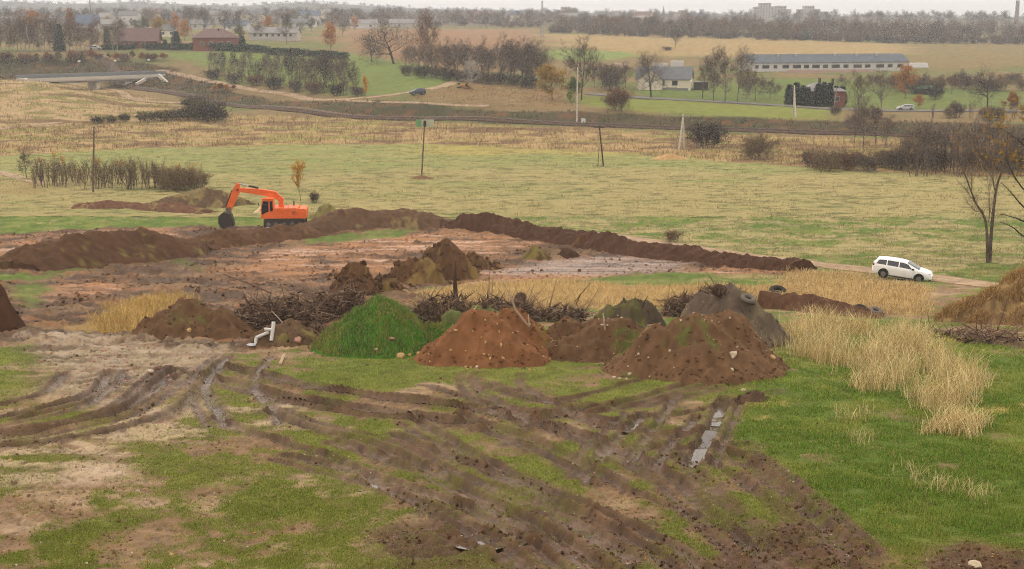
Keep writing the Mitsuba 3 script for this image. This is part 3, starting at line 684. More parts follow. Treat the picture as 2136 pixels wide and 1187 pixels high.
# a quick height that knows the heaps too
def top_z(x, y):
    x, y = np.asarray(x, float), np.asarray(y, float)
    z = gz(x, y)
    for X, Y, Z, H, m in HEAPS:
        fx = (x - X[0, 0]) / (X[0, 1] - X[0, 0]); fy = (y - Y[0, 0]) / (Y[1, 0] - Y[0, 0])
        i, j = np.floor(fx).astype(int), np.floor(fy).astype(int)
        ok = (i >= 0) & (j >= 0) & (i < X.shape[1] - 1) & (j < X.shape[0] - 1)
        ii, jj = np.where(ok, i, 0), np.where(ok, j, 0)
        u, v = fx - ii, fy - jj
        zz = Z[jj, ii] * (1 - u) * (1 - v) + Z[jj, ii + 1] * u * (1 - v) + Z[jj + 1, ii] * (1 - u) * v + Z[jj + 1, ii + 1] * u * v
        z = np.where(ok & (zz > z), zz, z)
    return z
def at_top(px, py):
    """first point of ground or heap on the photograph's ray"""
    r = ray(px, py); ts = np.linspace(15, 150, 2700)
    P = EYE + ts[:, None] * r
    h = P[:, 2] - top_z(P[:, 0], P[:, 1])
    k = np.nonzero(h < 0)[0]
    if not len(k): return at(px, py)
    return P[k[0]]

# ------------------------------------------------------------------ stones, pipes, tyres, brush
def stone_mesh(r, seed, flat=0.7):
    m = trimesh.creation.icosphere(2, 1.0)
    g = np.random.default_rng(seed)
    v = m.vertices
    for _ in range(9):
        n = g.normal(size=3); n /= np.linalg.norm(n)
        k = v @ n; lim = g.uniform(0.55, 0.85)
        v = v - np.maximum(k - lim, 0)[:, None] * n
    v = v * (1 + 0.12 * (meshkit.noise(v * 2.5 + seed) - 0.5))[:, None]
    m.vertices = v * np.array([1, 0.8, flat]) * r
    return m
def stone_tex(name, a, b2, s):
    mat(name, mikit.proc(lambda p, n, uv: mix(a, b2, fbm(p.x * s, p.y * s, p.z * s))), 0.85, 0.3)
stone_tex('stone_pale', K(188, 166, 136), K(232, 214, 186), 6.0)
stone_tex('stone_pink', K(168, 122, 104), K(206, 160, 140), 6.0)
stone_tex('stone_tan', K(190, 150, 92), K(222, 190, 136), 6.0)
for px, py, wpx, m, lab, fl in [
        (1530, 743, 24, 'stone_pale', 'pale angular rock half buried in the largest brown mound', 0.9),
        (816, 707, 26, 'stone_pink', 'flat pinkish stone lying on the green grassy mound', 0.3),
        (836, 746, 22, 'stone_tan', 'tan boulder at the foot of the green grassy mound', 0.8),
        (623, 712, 20, 'stone_pink', 'pinkish block of stone on bare earth beside the white pipes', 0.9),
        (785, 731, 12, 'stone_pale', 'small round pale stone low on the green grassy mound', 0.8),
        (995, 766, 12, 'stone_pale', 'pale stone on grass at the foot of the rust brown mound', 0.7),
        (1280, 788, 12, 'stone_pale', 'white stone at the left toe of the largest mound', 0.6),
        (1293, 791, 11, 'stone_pale', 'second white stone at the left toe of the largest mound, nearer the lawn', 0.6),
        (1612, 748, 17, 'stone_tan', 'tan stone on the lawn at the right toe of the largest mound', 0.8),
        (1550, 816, 14, 'stone_pale', 'white stone on the small rubble patch by the lawn edge', 0.8),
        (394, 690, 15, 'stone_tan', 'pale stone on the flank of the dull brown mound', 0.7),
        (314, 776, 18, 'stone_pale', 'white lump lying beside a dark clod in the churned mud', 0.6),
        (358, 1159, 15, 'stone_tan', 'cream stone lying alone in the nearest grass', 0.8),
        (22, 962, 12, 'stone_tan', 'yellowish stone in the pale mud at the frame edge', 0.8),
        (288, 1026, 11, 'stone_pale', 'small pale stone amid moss and pale mud', 0.8),
        (1526, 772, 12, 'stone_pale', 'small pale stone on soil below the pale angular rock', 0.7),
        (855, 741, 13, 'stone_tan', 'tan stone just right of the tan boulder', 0.7),
        (873, 738, 12, 'stone_tan', 'last tan stone touching the rust brown mound', 0.7),
        (2035, 1182, 40, 'stone_pale', 'pale rock at the bottom edge in the dark soil', 0.5)]:
    p = at_top(px, py); r = wpx * p[1] / F_PX / 2
    solo('stone', place(stone_mesh(r, px, fl), p + [0, 0.0, r * 0.25 * fl], px % 7), m, lab, 'stone', smooth=35)
# pebbles washed out of the mounds, and crumbs of soil near the camera
def scatter_pebbles(key, poly_px, n, rmin, rmax, m, seed, label=None, kind='stuff'):
    g = np.random.default_rng(seed); pg = poly(poly_px); x0, y0, x1, y1 = pg.bounds
    P = []
    while len(P) < n:
        q = np.stack([g.uniform(x0, x1, n), g.uniform(y0, y1, n)], 1)
        P += list(q[shapely.contains_xy(pg, q[:, 0], q[:, 1])])
    P = np.array(P[:n]); z = top_z(P[:, 0], P[:, 1])
    base = trimesh.creation.icosahedron(); bv, bf = np.asarray(base.vertices), np.asarray(base.faces)
    r = g.uniform(0, 1, n) ** 2.5 * (rmax - rmin) + rmin
    sc = r[:, None, None] * g.uniform(0.6, 1.2, (n, 1, 3))
    V = bv[None] * sc * (1 + 0.25 * g.normal(size=(n, len(bv), 1)))
    V = V + np.column_stack([P, z + r * 0.2])[:, None]
    F = bf[None] + (np.arange(n) * len(bv))[:, None, None]
    scene[key] = mikit.ply((V.reshape(-1, 3), F.reshape(-1, 3)), m, False)
    tag(key, label, kind=kind)
scatter_pebbles('earth_mound_001__pebble', [(880, 764), (960, 690), (1080, 690), (1150, 750), (1140, 775), (1000, 772)], 280, 0.015, 0.10, 'stone_tan', 51)
scatter_pebbles('earth_mound_004__pebble', [(1260, 792), (1400, 690), (1600, 720), (1600, 775), (1400, 796)], 240, 0.012, 0.07, 'stone_pale', 52)
scatter_pebbles('earth_mound_002__pebble', [(1130, 752), (1180, 690), (1380, 690), (1300, 752)], 150, 0.012, 0.07, 'stone_pale', 53)
def clods(key, x, y, z, r, col, seed, label=None, parent_kind='stuff', sub_=1):
    """lumps of earth, each with its own facets and the colour of the soil it broke from"""
    g = np.random.default_rng(seed); base = trimesh.creation.icosahedron(); bv, bf = np.asarray(base.vertices), np.asarray(base.faces); n = len(x)
    V = bv[None] * r[:, None, None] * g.uniform(0.6, 1.2, (n, 1, 3)) * (1 + 0.3 * g.normal(size=(n, len(bv), 1)))
    V = V + np.column_stack([x, y, z + r * 0.15])[:, None]
    F = bf[None] + (np.arange(n) * len(bv))[:, None, None]
    c = np.repeat((col * g.uniform(0.7, 1.35, n)[:, None])[:, None], len(bv), 1)
    scene[key] = mikit.ply((V.reshape(-1, 3), F.reshape(-1, 3)), 'earth', True, color=np.clip(c.reshape(-1, 3), .004, .8)); tag(key, label, kind=parent_kind)
gq = np.random.default_rng(54)
u = gq.uniform(0, 1, 40000); y = 1 / np.sqrt(1 / 23.5 ** 2 + u * (1 / 75. ** 2 - 1 / 23.5 ** 2)); x = gq.uniform(-.45, .45, len(y)) * y
k = gq.uniform(0, 1, len(x)) < (1 - near_q(_gi, x, y)) * (1 - near_q(_si, x, y)) * sstep(.42, .62, nz(x, y, 1.6, 401)); x, y = x[k][:11000], y[k][:11000]
clods('soil_crumbs', x, y, gz(x, y), (.006 + .05 * gq.uniform(0, 1, len(x)) ** 4) * (y / 30) ** .5, near_q(_ci, x, y) * .95, 54, 'crumbs and clods of soil lying over the driven mud')
u = gq.uniform(0, 1, 30000); y = gq.uniform(72, 140, 30000); x = gq.uniform(-.45, .25, len(y)) * y
k = (inside(PG['site'], x, y, 1.2, 21, .8) > .5) & (near_q(_gi, x, y) < .2) & (nz(x, y, 4.0, 402) > .48); x, y = x[k][:5000], y[k][:5000]
clods('clods', x, y, gz(x, y), .03 + .13 * gq.uniform(0, 1, len(x)) ** 3, near_q(_ci, x, y), 57, 'clods of earth scattered over the building site')
for (X_, Y_, Z_, H_, m_), (key, col_) in zip(HEAPS, HCOL):
    if not key.startswith(('earth_mound', 'debris_heap')): continue
    near_ = Y_.mean() < 75; n = int(min(2600, H_.size * .08)) if near_ else 420
    w = ((H_ > -.04) & (m_ < .6)).ravel() * np.exp(-np.abs(H_.ravel()) * .5)
    if (w > 0).sum() < n: continue
    k = gq.choice(H_.size, n, p=w / w.sum())
    x, y = X_.ravel()[k] + gq.normal(size=n) * .04, Y_.ravel()[k] + gq.normal(size=n) * .04
    r = (.012 + .075 * gq.uniform(0, 1, n) ** 3.5) if near_ else (.05 + .2 * gq.uniform(0, 1, n) ** 3)
    clods(key + '__clod', x, y, top_z(x, y), r, np.clip(col_.reshape(-1, 3)[k], .01, .5) * .9, int(X_[0, 0] * 10) % 999)
scatter_pebbles('rubble', [(0, 720), (420, 690), (470, 770), (330, 830), (60, 830)], 260, 0.015, 0.08, 'stone_pink', 55, 'small stones and crumbs strewn over the churned mud')
scatter_pebbles('gravel', [(-20, 880), (900, 900), (1800, 1000), (2136, 1190), (-20, 1190)], 700, 0.008, 0.032, 'stone_pale', 56, 'tiny pale stones scattered over the nearest mud')

mat('pipe_white', C(236, 232, 226), 0.5, 0.5)
mat('plank_pale', mikit.proc(lambda p, n, uv: mix(K(190, 158, 120), K(222, 196, 160), noise(p.x * 2, p.y * 2, p.z * 30))), 0.85, 0.2)
def ptop(px, py, h=0.0): p = at_top(px, py); return p + [0, 0, h]
p0 = at_top(566, 711); p1 = at_d(571, 671, p0[1] + 0.3)
def tube_path(pts, r, n=8): return cat_m([rod(a, b, r, r, n) for a, b in zip(pts[:-1], pts[1:])])
solo('waste_pipe', cat_m([rod(p0, p1, 0.085, 0.085, 10), rod(p0 * 0.42 + p1 * 0.58, at_d(551, 687, p0[1] + 0.1), 0.075, 0.075, 10)]), 'pipe_white', 'white plastic pipe with a side branch standing upright in the debris', 'pipe', smooth=40)
q0 = at_top(533, 718); q1 = at_top(556, 702)
solo('waste_pipe', tube_path([q0, q0 + [0.02, 0.1, 0.28], q1 + [0.1, 0, 0.2]], 0.075, 10), 'pipe_white', 'bent white plastic pipe lying left of the upright one', 'pipe', smooth=40)
a0, a1 = at_top(584, 762), at_top(593, 745)
solo('plank', rod(a0 + [0, 0, 0.05], a1 + [0, 0, 0.12], 0.06, 0.06, 4), 'plank_pale', 'short pale board lying on the mud at the grass edge', 'plank')
mat('rag', C(206, 206, 208), 0.8, 0.2)
pp = at_top(524, 722)
solo('plastic_scrap', place(stone_mesh(0.22, 9, 0.35), pp + [0, 0, 0.05], 0.4), 'rag', 'crumpled grey plastic scrap below the bent white pipe', 'scrap', smooth=30)
pp = at_top(653, 651)
solo('plastic_scrap', place(stone_mesh(0.2, 12, 0.8), pp + [0, 0, 0.1], 0.4), 'rag', 'white plastic scrap caught in the brush pile', 'scrap', smooth=30)
pp = at_top(562, 478)
solo('concrete_slab', place(stone_mesh(0.75, 15, 0.25), pp + [0, 0, 0.05], 0.2), 'rag', 'light grey slab lying on the soil before the excavator', 'slab', smooth=30)

# tyres
mat('tyre_rubber', C(64, 58, 54), 0.85, 0.3)
mat('tyre_grey', C(128, 118, 110), 0.9, 0.2)
def torus(R, r, n=28, m=10):
    return trimesh.creation.torus(R, r, major_sections=n, minor_sections=m)
for px, py, wpx, tilt, az, m, lab in [(1560, 633, 34, 0.35, 0.5, 'tyre_grey', 'grey old tyre lying half open at the start of the debris bank'),
                                     (1592, 630, 30, 0.9, 1.2, 'tyre_grey', 'grey tyre leaning on the earth next to the half open one'),
                                     (1622, 615, 36, 0.3, 0.1, 'tyre_rubber', 'dark tyre lying on top of the debris bank'),
                                     (1795, 655, 32, 0.5, 0.2, 'tyre_rubber', 'worn tyre sunk in soil near the far end of the debris bank'),
                                     (1826, 657, 30, 0.3, 0.4, 'tyre_grey', 'pale rimmed tyre lying flat at the very end of the debris bank')]:
    p = at_top(px, py); R = wpx * p[1] / F_PX / 2
    t = torus(R * 0.72, R * 0.3)
    t.apply_transform(trimesh.transformations.euler_matrix(tilt, 0, az))
    t.apply_translation(p + [0, 0, R * 0.35 + 0.1])
    solo('tyre', t, m, lab, 'tyre', smooth=True)

# brush pile: dead branches and roots
mat('dead_wood', C(132, 106, 88), 0.9, 0.15)
mat('dead_wood_dark', C(84, 64, 52), 0.9, 0.15)
mat('dead_wood_pale', C(198, 174, 150), 0.85, 0.2)
def stick(p, L, r, g, up=0.25, n=4):
    az = g.uniform(0, 2 * np.pi); el = g.normal(up, 0.3)
    d = np.array([math.cos(az) * math.cos(el), math.sin(az) * math.cos(el) * 0.7, math.sin(el)])
    b = d + g.normal(size=3) * 0.22
    m = p + d * L * 0.5
    return [rod(p - d * L * 0.1, m, r, r * 0.8, n), rod(m, m + b * L * 0.5, r * 0.8, r * 0.4, n)]
def tri_sticks(P, L, r, g, up):
    """many thin sticks as three sided spikes: points P (n,3)"""
    n = len(P)
    az = g.uniform(0, 2 * np.pi, n); el = g.normal(up, 0.5, n)
    d = np.stack([np.cos(az) * np.cos(el), np.sin(az) * np.cos(el), np.sin(el)], 1)
    a = np.cross(d, g.normal(size=(n, 3))); a /= np.linalg.norm(a, axis=1, keepdims=True)
    c = np.cross(d, a); rr = (r * g.uniform(0.5, 1.4, n))[:, None]; LL = (L * g.uniform(0.4, 1.5, n))[:, None]
    V = np.stack([P + a * rr, P + (-0.5 * a + 0.87 * c) * rr, P + (-0.5 * a - 0.87 * c) * rr, P + d * LL + g.normal(size=(n, 3)) * LL * 0.06], 1)
    F = np.array([[0, 1, 3], [1, 2, 3], [2, 0, 3]])[None] + (np.arange(n) * 4)[:, None, None]
    return V.reshape(-1, 3), F.reshape(-1, 3)
def brush(label, spans, seed, n, big, mats=('dead_wood', 'dead_wood_dark', 'dead_wood_pale')):
    g = np.random.default_rng(seed)
    k = thing('brush_pile', label, 'brush pile')
    for mi_, m in enumerate(mats):
        P = []
        for l, r, base, top in spans:
            c = mnd(l, r, base, top, 0.5)
            nn = int(n * (1, .6, .3)[mi_]) // len(spans)
            th = g.uniform(0, 2 * np.pi, nn); rr = np.sqrt(g.uniform(0, 1, nn))
            x = c[0] + np.cos(th) * rr * c[2]; y = c[1] + np.sin(th) * rr * max(c[3], 0.9)
            z = top_z(x, y) + g.uniform(0, 1.05, nn) * c[4] * np.sqrt(1 - rr ** 2 * 0.9)
            P.append(np.stack([x, y, z], 1))
        kk = part(k, 'twigs', tri_sticks(np.vstack(P), (0.9, 0.6, 0.8)[mi_], (0.022, 0.045, 0.018)[mi_], g, 0.12), m)
        tag(kk, kind='stuff')
    P = []
    for l, r, base, top in spans:
        c = mnd(l, r, base, top, 0.5); nn = 26
        x = c[0] + g.uniform(-.9, .9, nn) * c[2]; y = c[1] + g.uniform(-.6, .6, nn) * max(c[3], .9)
        P.append(np.stack([x, y, top_z(x, y) + g.uniform(0.1, .7, nn) * c[4]], 1))
    tag(part(k, 'stems', tri_sticks(np.vstack(P), 2.0, 0.032, g, 0.3), 'dead_wood'), kind='stuff')
    for (px, py, px2, py2, r, m) in big:
        a = at_top(px, py); b_ = at_d(px2, py2, a[1] + g.uniform(-0.4, 0.4)); mid = (a + b_) / 2 + g.normal(size=3) * 0.04 * np.linalg.norm(b_ - a)
        part(k, 'branch', cat_m([rod(a - [0, 0, 0.1], mid, r, r * 0.8, 6), rod(mid, b_, r * 0.8, r * 0.5, 6)]), m)
    return k
brush('tangled pile of dead branches and roots left of the green grassy mound', [(480, 600, 690, 630), (560, 680, 690, 610), (640, 720, 672, 612), (690, 760, 650, 605)], 61, 1500,
      [(585, 617, 465, 572, 0.07, 'dead_wood'), (545, 628, 508, 610, 0.06, 'dead_wood_pale'), (668, 617, 655, 596, 0.05, 'dead_wood_pale'), (541, 676, 532, 630, 0.035, 'dead_wood_pale'), (592, 672, 566, 648, 0.03, 'dead_wood_pale'),
       (568, 648, 579, 640, 0.06, 'dead_wood_pale'), (660, 668, 700, 662, 0.05, 'dead_wood_dark'), (625, 670, 580, 652, 0.04, 'dead_wood'), (672, 683, 662, 676, 0.06, 'dead_wood_pale'), (600, 628, 618, 605, 0.04, 'dead_wood_dark'),
       (730, 645, 737, 613, 0.04, 'dead_wood_pale'), (735, 640, 762, 630, 0.035, 'dead_wood_pale'), (628, 640, 650, 618, 0.03, 'dead_wood'), (500, 690, 490, 668, 0.03, 'dead_wood_pale')])
brush('jumble of roots and split stems right of the green grassy mound', [(860, 930, 676, 620), (900, 1000, 672, 615), (980, 1080, 660, 622), (1050, 1120, 668, 626), (1100, 1230, 672, 640)], 63, 1500,
      [(882, 650, 900, 615, 0.07, 'dead_wood_pale'), (905, 655, 925, 612, 0.06, 'dead_wood'), (930, 650, 918, 618, 0.05, 'dead_wood_pale'), (1105, 680, 1062, 612, 0.06, 'dead_wood_pale'), (1104, 682, 1102, 655, 0.04, 'dead_wood_pale'),
       (1190, 640, 1232, 590, 0.035, 'dead_wood_dark'), (1196, 640, 1212, 612, 0.04, 'dead_wood_dark'), (895, 664, 862, 650, 0.07, 'dead_wood_dark'), (920, 668, 905, 640, 0.1, 'dead_wood_dark'), (870, 640, 893, 632, 0.04, 'dead_wood'),
       (1262, 685, 1258, 653, 0.05, 'dead_wood_pale'), (1345, 677, 1378, 674, 0.05, 'dead_wood_pale'), (960, 640, 972, 612, 0.04, 'dead_wood'), (1020, 640, 1046, 628, 0.04, 'dead_wood')])
brush('low litter of broken twigs over the crest behind the largest mound', [(1380, 1470, 660, 615), (1450, 1530, 640, 596), (1500, 1570, 640, 612)], 65, 1100,
      [(1500, 610, 1502, 594, 0.04, 'dead_wood_dark'), (1395, 640, 1370, 625, 0.04, 'dead_wood'), (1340, 640, 1352, 616, 0.03, 'dead_wood_dark')])
brush('dark fallen branches lying in the rutted track below the dry grass bank', [(1880, 2136, 708, 700), (1990, 2150, 718, 708)], 67, 160,
      [(1900, 700, 2060, 712, 0.06, 'dead_wood'), (2000, 715, 2130, 716, 0.05, 'dead_wood_pale'), (1860, 692, 1960, 700, 0.05, 'dead_wood_dark'), (2030, 712, 2016, 695, 0.04, 'dead_wood')])
gt_ = np.random.default_rng(77); u = gt_.uniform(0, 1, 420); ty = 1 / np.sqrt(1 / 24. ** 2 + u * (1 / 62. ** 2 - 1 / 24. ** 2)); tx = gt_.uniform(-.43, .43, 420) * ty
kk_ = near_q(_gi, tx, ty) < .45; tx, ty = tx[kk_], ty[kk_]
scene['twigs'] = mikit.ply(tri_sticks(np.stack([tx, ty, top_z(tx, ty) + .02], 1), .34, .010, gt_, .06), 'dead_wood', False); tag('twigs', 'thin dead twigs trodden into the mud', kind='stuff')
# standing dead trunk and root clumps
k = thing('dead_trunk', 'upright dead trunk with splayed roots standing in the brush pile', 'dead trunk')
a = at_top(952, 640)
part(k, 'trunk', cat_m([rod(a, at_d(949, 590, a[1]), 0.17, 0.12, 7), rod(at_d(949, 590, a[1]), at_d(951, 543, a[1] + 0.1), 0.12, 0.03, 6)]), 'dead_wood_dark', smooth=40)
for (x2, y2, r) in [(935, 620, .1), (968, 650, .14), (975, 632, .08), (928, 640, .1), (940, 605, .05), (962, 612, .05)]:
    part(k, 'root', rod(at_d(952, 632, a[1]), at_d(x2, y2, a[1] - 0.2), 0.1, r * 0.4, 6), 'dead_wood_dark')
for px, py, r, lab in [(1086, 622, 15, 'dark round root clump sticking up out of the jumble of roots'), (1500, 606, 17, 'brown root clump on the crest of the twig litter'), (1012, 636, 8, 'small root knob on the slope beside the dead trunk')]:
    a = at_top(px, py + r); R = r * a[1] / F_PX
    g = np.random.default_rng(px); m = stone_mesh(R, px, 1.0); m.apply_translation(a + [0, 0, R * 0.9])
    d = g.normal(size=(70, 3)); d /= np.linalg.norm(d, axis=1, keepdims=True)
    v, f = tri_sticks(a + [0, 0, R * 0.9] + d * R * 0.85, R * 0.6, R * 0.06, g, 0.5)
    k = thing('root_clump', lab, 'root clump')
    part(k, 'soil_ball', m, 'dead_wood_dark', smooth=40)
    tag(part(k, 'rootlets', (v, f), 'dead_wood'), kind='stuff')

# puddles
scene['water'] = {'type': 'twosided', 'bsdf': {'type': 'principled', 'base_color': rgb(C(92, 78, 64)), 'roughness': 0.08, 'specular': 0.6}}
def puddle(label, outline, dz=-0.045):
    P = np.array([at(px, py) for px, py in outline]); c = P.mean(0)
    q = smooth_path(np.vstack([P, P[:1]]), 50)[:-1]
    pg = Polygon(q[:, :2]).buffer(0.22)
    z = float(np.min(gz(q[:, 0], q[:, 1]))) + 0.02
    zz = float(np.mean(gz(q[:, 0], q[:, 1])))
    m = trimesh.creation.extrude_polygon(pg, 0.01, engine='earcut')
    # water lies level; follow the trace of the rut it stands in
    slope = np.polyfit(q[:, 1], gz(q[:, 0], q[:, 1]), 1)
    v = m.vertices.copy(); v[:, 2] += np.polyval(slope, v[:, 1]) + dz
    m.vertices = v
    solo('puddle', m, 'water', label, kind='structure')
puddle('pale puddle in the rut near the bottom edge', [(966, 1136), (1000, 1131), (1040, 1128), (1078, 1127), (1040, 1136), (1020, 1142), (990, 1142)], -0.012)
puddle('long puddle ending the trench of the rut by the rubble', [(1490, 866), (1500, 850), (1512, 836), (1522, 834), (1518, 852), (1508, 868), (1496, 874)])
puddle('small puddle below the long one', [(1462, 912), (1474, 898), (1492, 900), (1484, 914), (1470, 920)])
puddle('muddy puddle where the trench runs out', [(1440, 950), (1456, 934), (1480, 934), (1466, 948), (1450, 958)])
puddle('thin puddle in the middle rut', [(738, 1010), (754, 1006), (770, 1012), (766, 1018), (748, 1016)])
puddle('shallow puddle in the crossing ruts', [(1300, 885), (1318, 874), (1336, 870), (1326, 884), (1308, 892)])
puddle('wet hollow amid mossy grass', [(488, 1022), (510, 1018), (530, 1022), (516, 1029), (496, 1028)])
# ------------------------------------------------------------------ excavator
mat('paint_orange', mikit.proc(lambda p, n, uv: mix(K(240, 102, 38, 0.88), K(250, 122, 54, 0.88), fbm(p.x * 1.2, p.y * 1.2, p.z * 1.6)) * (0.86 + 0.14 * smoothstep(0.3, 0.5, noise(p.x * 5, p.y * 5, p.z * 7)))), 0.45, 0.4)
mat('steel_dark', C(66, 55, 47), 0.7, 0.4)
mat('steel_worn', C(120, 108, 98), 0.5, 0.5)
mat('window_dark', C(40, 44, 46), 0.12, 0.6)
mat('chrome', C(214, 206, 196), 0.25, 0.6, metallic=0.8)
def quad_prism(pts, y0, y1): return prism(pts, y0, y1, 'y')
def beam_poly(line, ws):
    """outline of a tapering bent beam in side view"""
    line = np.array(line, float); t = np.gradient(line, axis=0); t /= np.linalg.norm(t, axis=1, keepdims=True)
    n = np.stack([-t[:, 1], t[:, 0]], 1); w = np.array(ws)[:, None] / 2
    return np.vstack([line + n * w, (line - n * w)[::-1]])
def zc(x, y): return ((x - 1400) * 0.00614, (920 - y) * 0.00614)
EX = at(596, 474)
EX[2] = gz(EX[0], EX[1]).item() + 0.15
EXROT = math.radians(4)
def exm(m): return place(m, EX, EXROT)
k = thing('excavator', 'orange tracked excavator digging at the edge of the building site', 'excavator')
for s in (-1, 1):
    y0, y1 = (0.85, 1.4) if s > 0 else (-1.4, -0.85)
    pg = Polygon([(-2.0, 0.1), (2.0, 0.1), (2.0, 0.75), (-2.0, 0.75)]).buffer(0.28)
    m = trimesh.creation.extrude_polygon(pg, y1 - y0, engine='earcut')
    v = m.vertices.copy(); m.vertices = np.stack([v[:, 0], v[:, 2] + y0, v[:, 1] - 0.02], 1); m.invert()
    tk = part(k, 'track', exm(m), 'steel_dark')
    shoes = [box(-2.15 + 0.24 * i, -2.03 + 0.24 * i, y0 - 0.03, y1 + 0.03, 1.0, 1.06) for i in range(19)]
    tag(part(tk, 'shoe', exm(cat_m(shoes)), 'steel_dark'), kind='stuff')
    for x in (-1.75, -0.9, 0, 0.9, 1.75):
        part(tk, 'wheel', exm(rod([x, y0 - 0.05 if s < 0 else y1 + 0.05, 0.4], [x, (y0 + y1) / 2, 0.4], 0.24, 0.24, 12)), 'steel_worn')
part(k, 'turntable', exm(rod([0, 0, 0.6], [0, 0, 1.0], 0.75, 0.75, 20)), 'steel_dark')
part(k, 'chassis', exm(box(-0.9, 0.9, -0.85, 0.85, 0.35, 0.7)), 'steel_dark')
def rnd_box(x0, x1, y0, y1, z0, z1, r=0.12):
    pg = Polygon([(x0 + r, z0 + r), (x1 - r, z0 + r), (x1 - r, z1 - r), (x0 + r, z1 - r)]).buffer(r, quad_segs=3)
    m = trimesh.creation.extrude_polygon(pg, y1 - y0, engine='earcut'); v = m.vertices.copy()
    m.vertices = np.stack([v[:, 0], v[:, 2] + y0, v[:, 1]], 1); m.invert(); return m
hs = part(k, 'housing', exm(rnd_box(-1.35, 1.55, -1.35, 1.35, 0.98, 2.2)), 'paint_orange', smooth=40)
part(hs, 'door', exm(box(-0.55, 0.25, -1.375, -1.35, 1.12, 2.02)), 'paint_orange')
part(hs, 'door', exm(box(0.32, 1.42, -1.375, -1.35, 1.12, 2.02)), 'paint_orange')
part(hs, 'vent', exm(cat_m([box(0.9, 1.35, -1.39, -1.375, 1.5 + i * 0.09, 1.54 + i * 0.09) for i in range(4)])), 'steel_dark')
part(hs, 'exhaust_pipe', exm(rod([0.95, 0.55, 2.15], [0.95, 0.55, 2.75], 0.07, 0.07, 8)), 'steel_dark')
part(hs, 'rail', exm(tube_path([[0.0, -1.2, 2.2], [0.0, -1.2, 2.55], [0.5, -1.2, 2.55], [0.5, -1.2, 2.2]], 0.025, 6)), 'steel_dark')
part(k, 'counterweight', exm(rnd_box(1.57, 2.48, -1.38, 1.38, 0.95, 2.12, 0.22)), 'paint_orange', smooth=40)
part(k, 'undertray', exm(box(-1.2, 2.2, -1.2, 1.2, 0.9, 0.98)), 'steel_dark')
cab = part(k, 'cab', exm(prism([(-2.5, 1.0), (-1.12, 1.0), (-1.12, 3.22), (-2.32, 3.22), (-2.56, 2.0)], -1.36, -0.3, 'y')), 'paint_orange')
part(cab, 'window', exm(prism([(-2.42, 1.5), (-1.66, 1.86), (-1.66, 3.02), (-2.26, 3.02), (-2.46, 2.1)], -1.375, -1.36, 'y')), 'window_dark')
part(cab, 'window', exm(box(-1.52, -1.2, -1.375, -1.36, 1.9, 3.02)), 'window_dark')
part(cab, 'windshield', exm(prism([(-2.575, 2.0), (-2.335, 3.15), (-2.35, 3.15), (-2.59, 2.0)], -1.28, -0.38, 'y')), 'window_dark')
part(cab, 'roof', exm(box(-2.36, -1.08, -1.4, -0.26, 3.22, 3.29)), 'paint_orange')
part(cab, 'mirror', exm(box(-2.75, -2.68, -1.5, -1.42, 2.5, 2.85)), 'steel_dark')
bl = [zc(1330, 620), zc(1335, 430), zc(1220, 335), zc(950, 285), zc(560, 240)]
bm = part(k, 'boom', exm(quad_prism(beam_poly(bl, [0.4, 0.62, 0.72, 0.66, 0.42]), -0.24, 0.24)), 'paint_orange', label='bent orange boom folded high over the cab')
part(bm, 'pin', exm(rod([zc(560, 240)[0], -0.34, zc(560, 240)[1]], [zc(560, 240)[0], 0.34, zc(560, 240)[1]], 0.12, 0.12, 10)), 'steel_dark')
for s in (-0.42, 0.42):
    a, c = zc(1210, 560), zc(1000, 330)
    part(bm, 'cylinder', exm(rod([a[0], s, a[1]], [(a[0] * 0.4 + c[0] * 0.6), s, a[1] * 0.4 + c[1] * 0.6], 0.1, 0.1, 8)), 'paint_orange')
a, c, e = zc(930, 215), zc(760, 175), zc(600, 135)
part(bm, 'arm_cylinder', exm(cat_m([rod([a[0], 0, a[1]], [c[0], 0, c[1]], 0.11, 0.11, 8)])), 'steel_dark')
part(bm, 'piston', exm(rod([c[0], 0, c[1]], [e[0], 0, e[1]], 0.08, 0.08, 8)), 'chrome', label='bright piston rod above the boom tip')
st = part(k, 'stick', exm(quad_prism([zc(545, 115), zc(600, 130), zc(590, 300), zc(420, 640), zc(320, 610), zc(470, 240)], -0.2, 0.2)), 'paint_orange')
a, e = zc(460, 250), zc(335, 530)
part(st, 'bucket_cylinder', exm(rod([a[0], 0, a[1]], [e[0], 0, e[1]], 0.075, 0.075, 8)), 'steel_dark')
part(st, 'linkage', exm(cat_m([box(zc(330, 0)[0], zc(300, 0)[0] if False else zc(420, 0)[0], -0.26, -0.21, zc(0, 680)[1], zc(0, 560)[1]), box(zc(330, 0)[0], zc(420, 0)[0], 0.21, 0.26, zc(0, 680)[1], zc(0, 560)[1])])), 'steel_worn')
bp = [zc(285, 650), zc(425, 690), zc(455, 800), zc(470, 900), zc(420, 905), zc(330, 925), zc(235, 935), zc(190, 840), zc(200, 720)]
bk = part(k, 'bucket', exm(quad_prism(bp, -0.62, 0.62)), 'steel_dark', label='dark digging bucket resting on the soil')
for i in range(5):
    y = -0.56 + i * 0.28
    part(bk, 'tooth', exm(quad_prism([zc(190, 840), zc(225, 860), zc(262, 960)], y - 0.05, y + 0.05)), 'steel_worn')

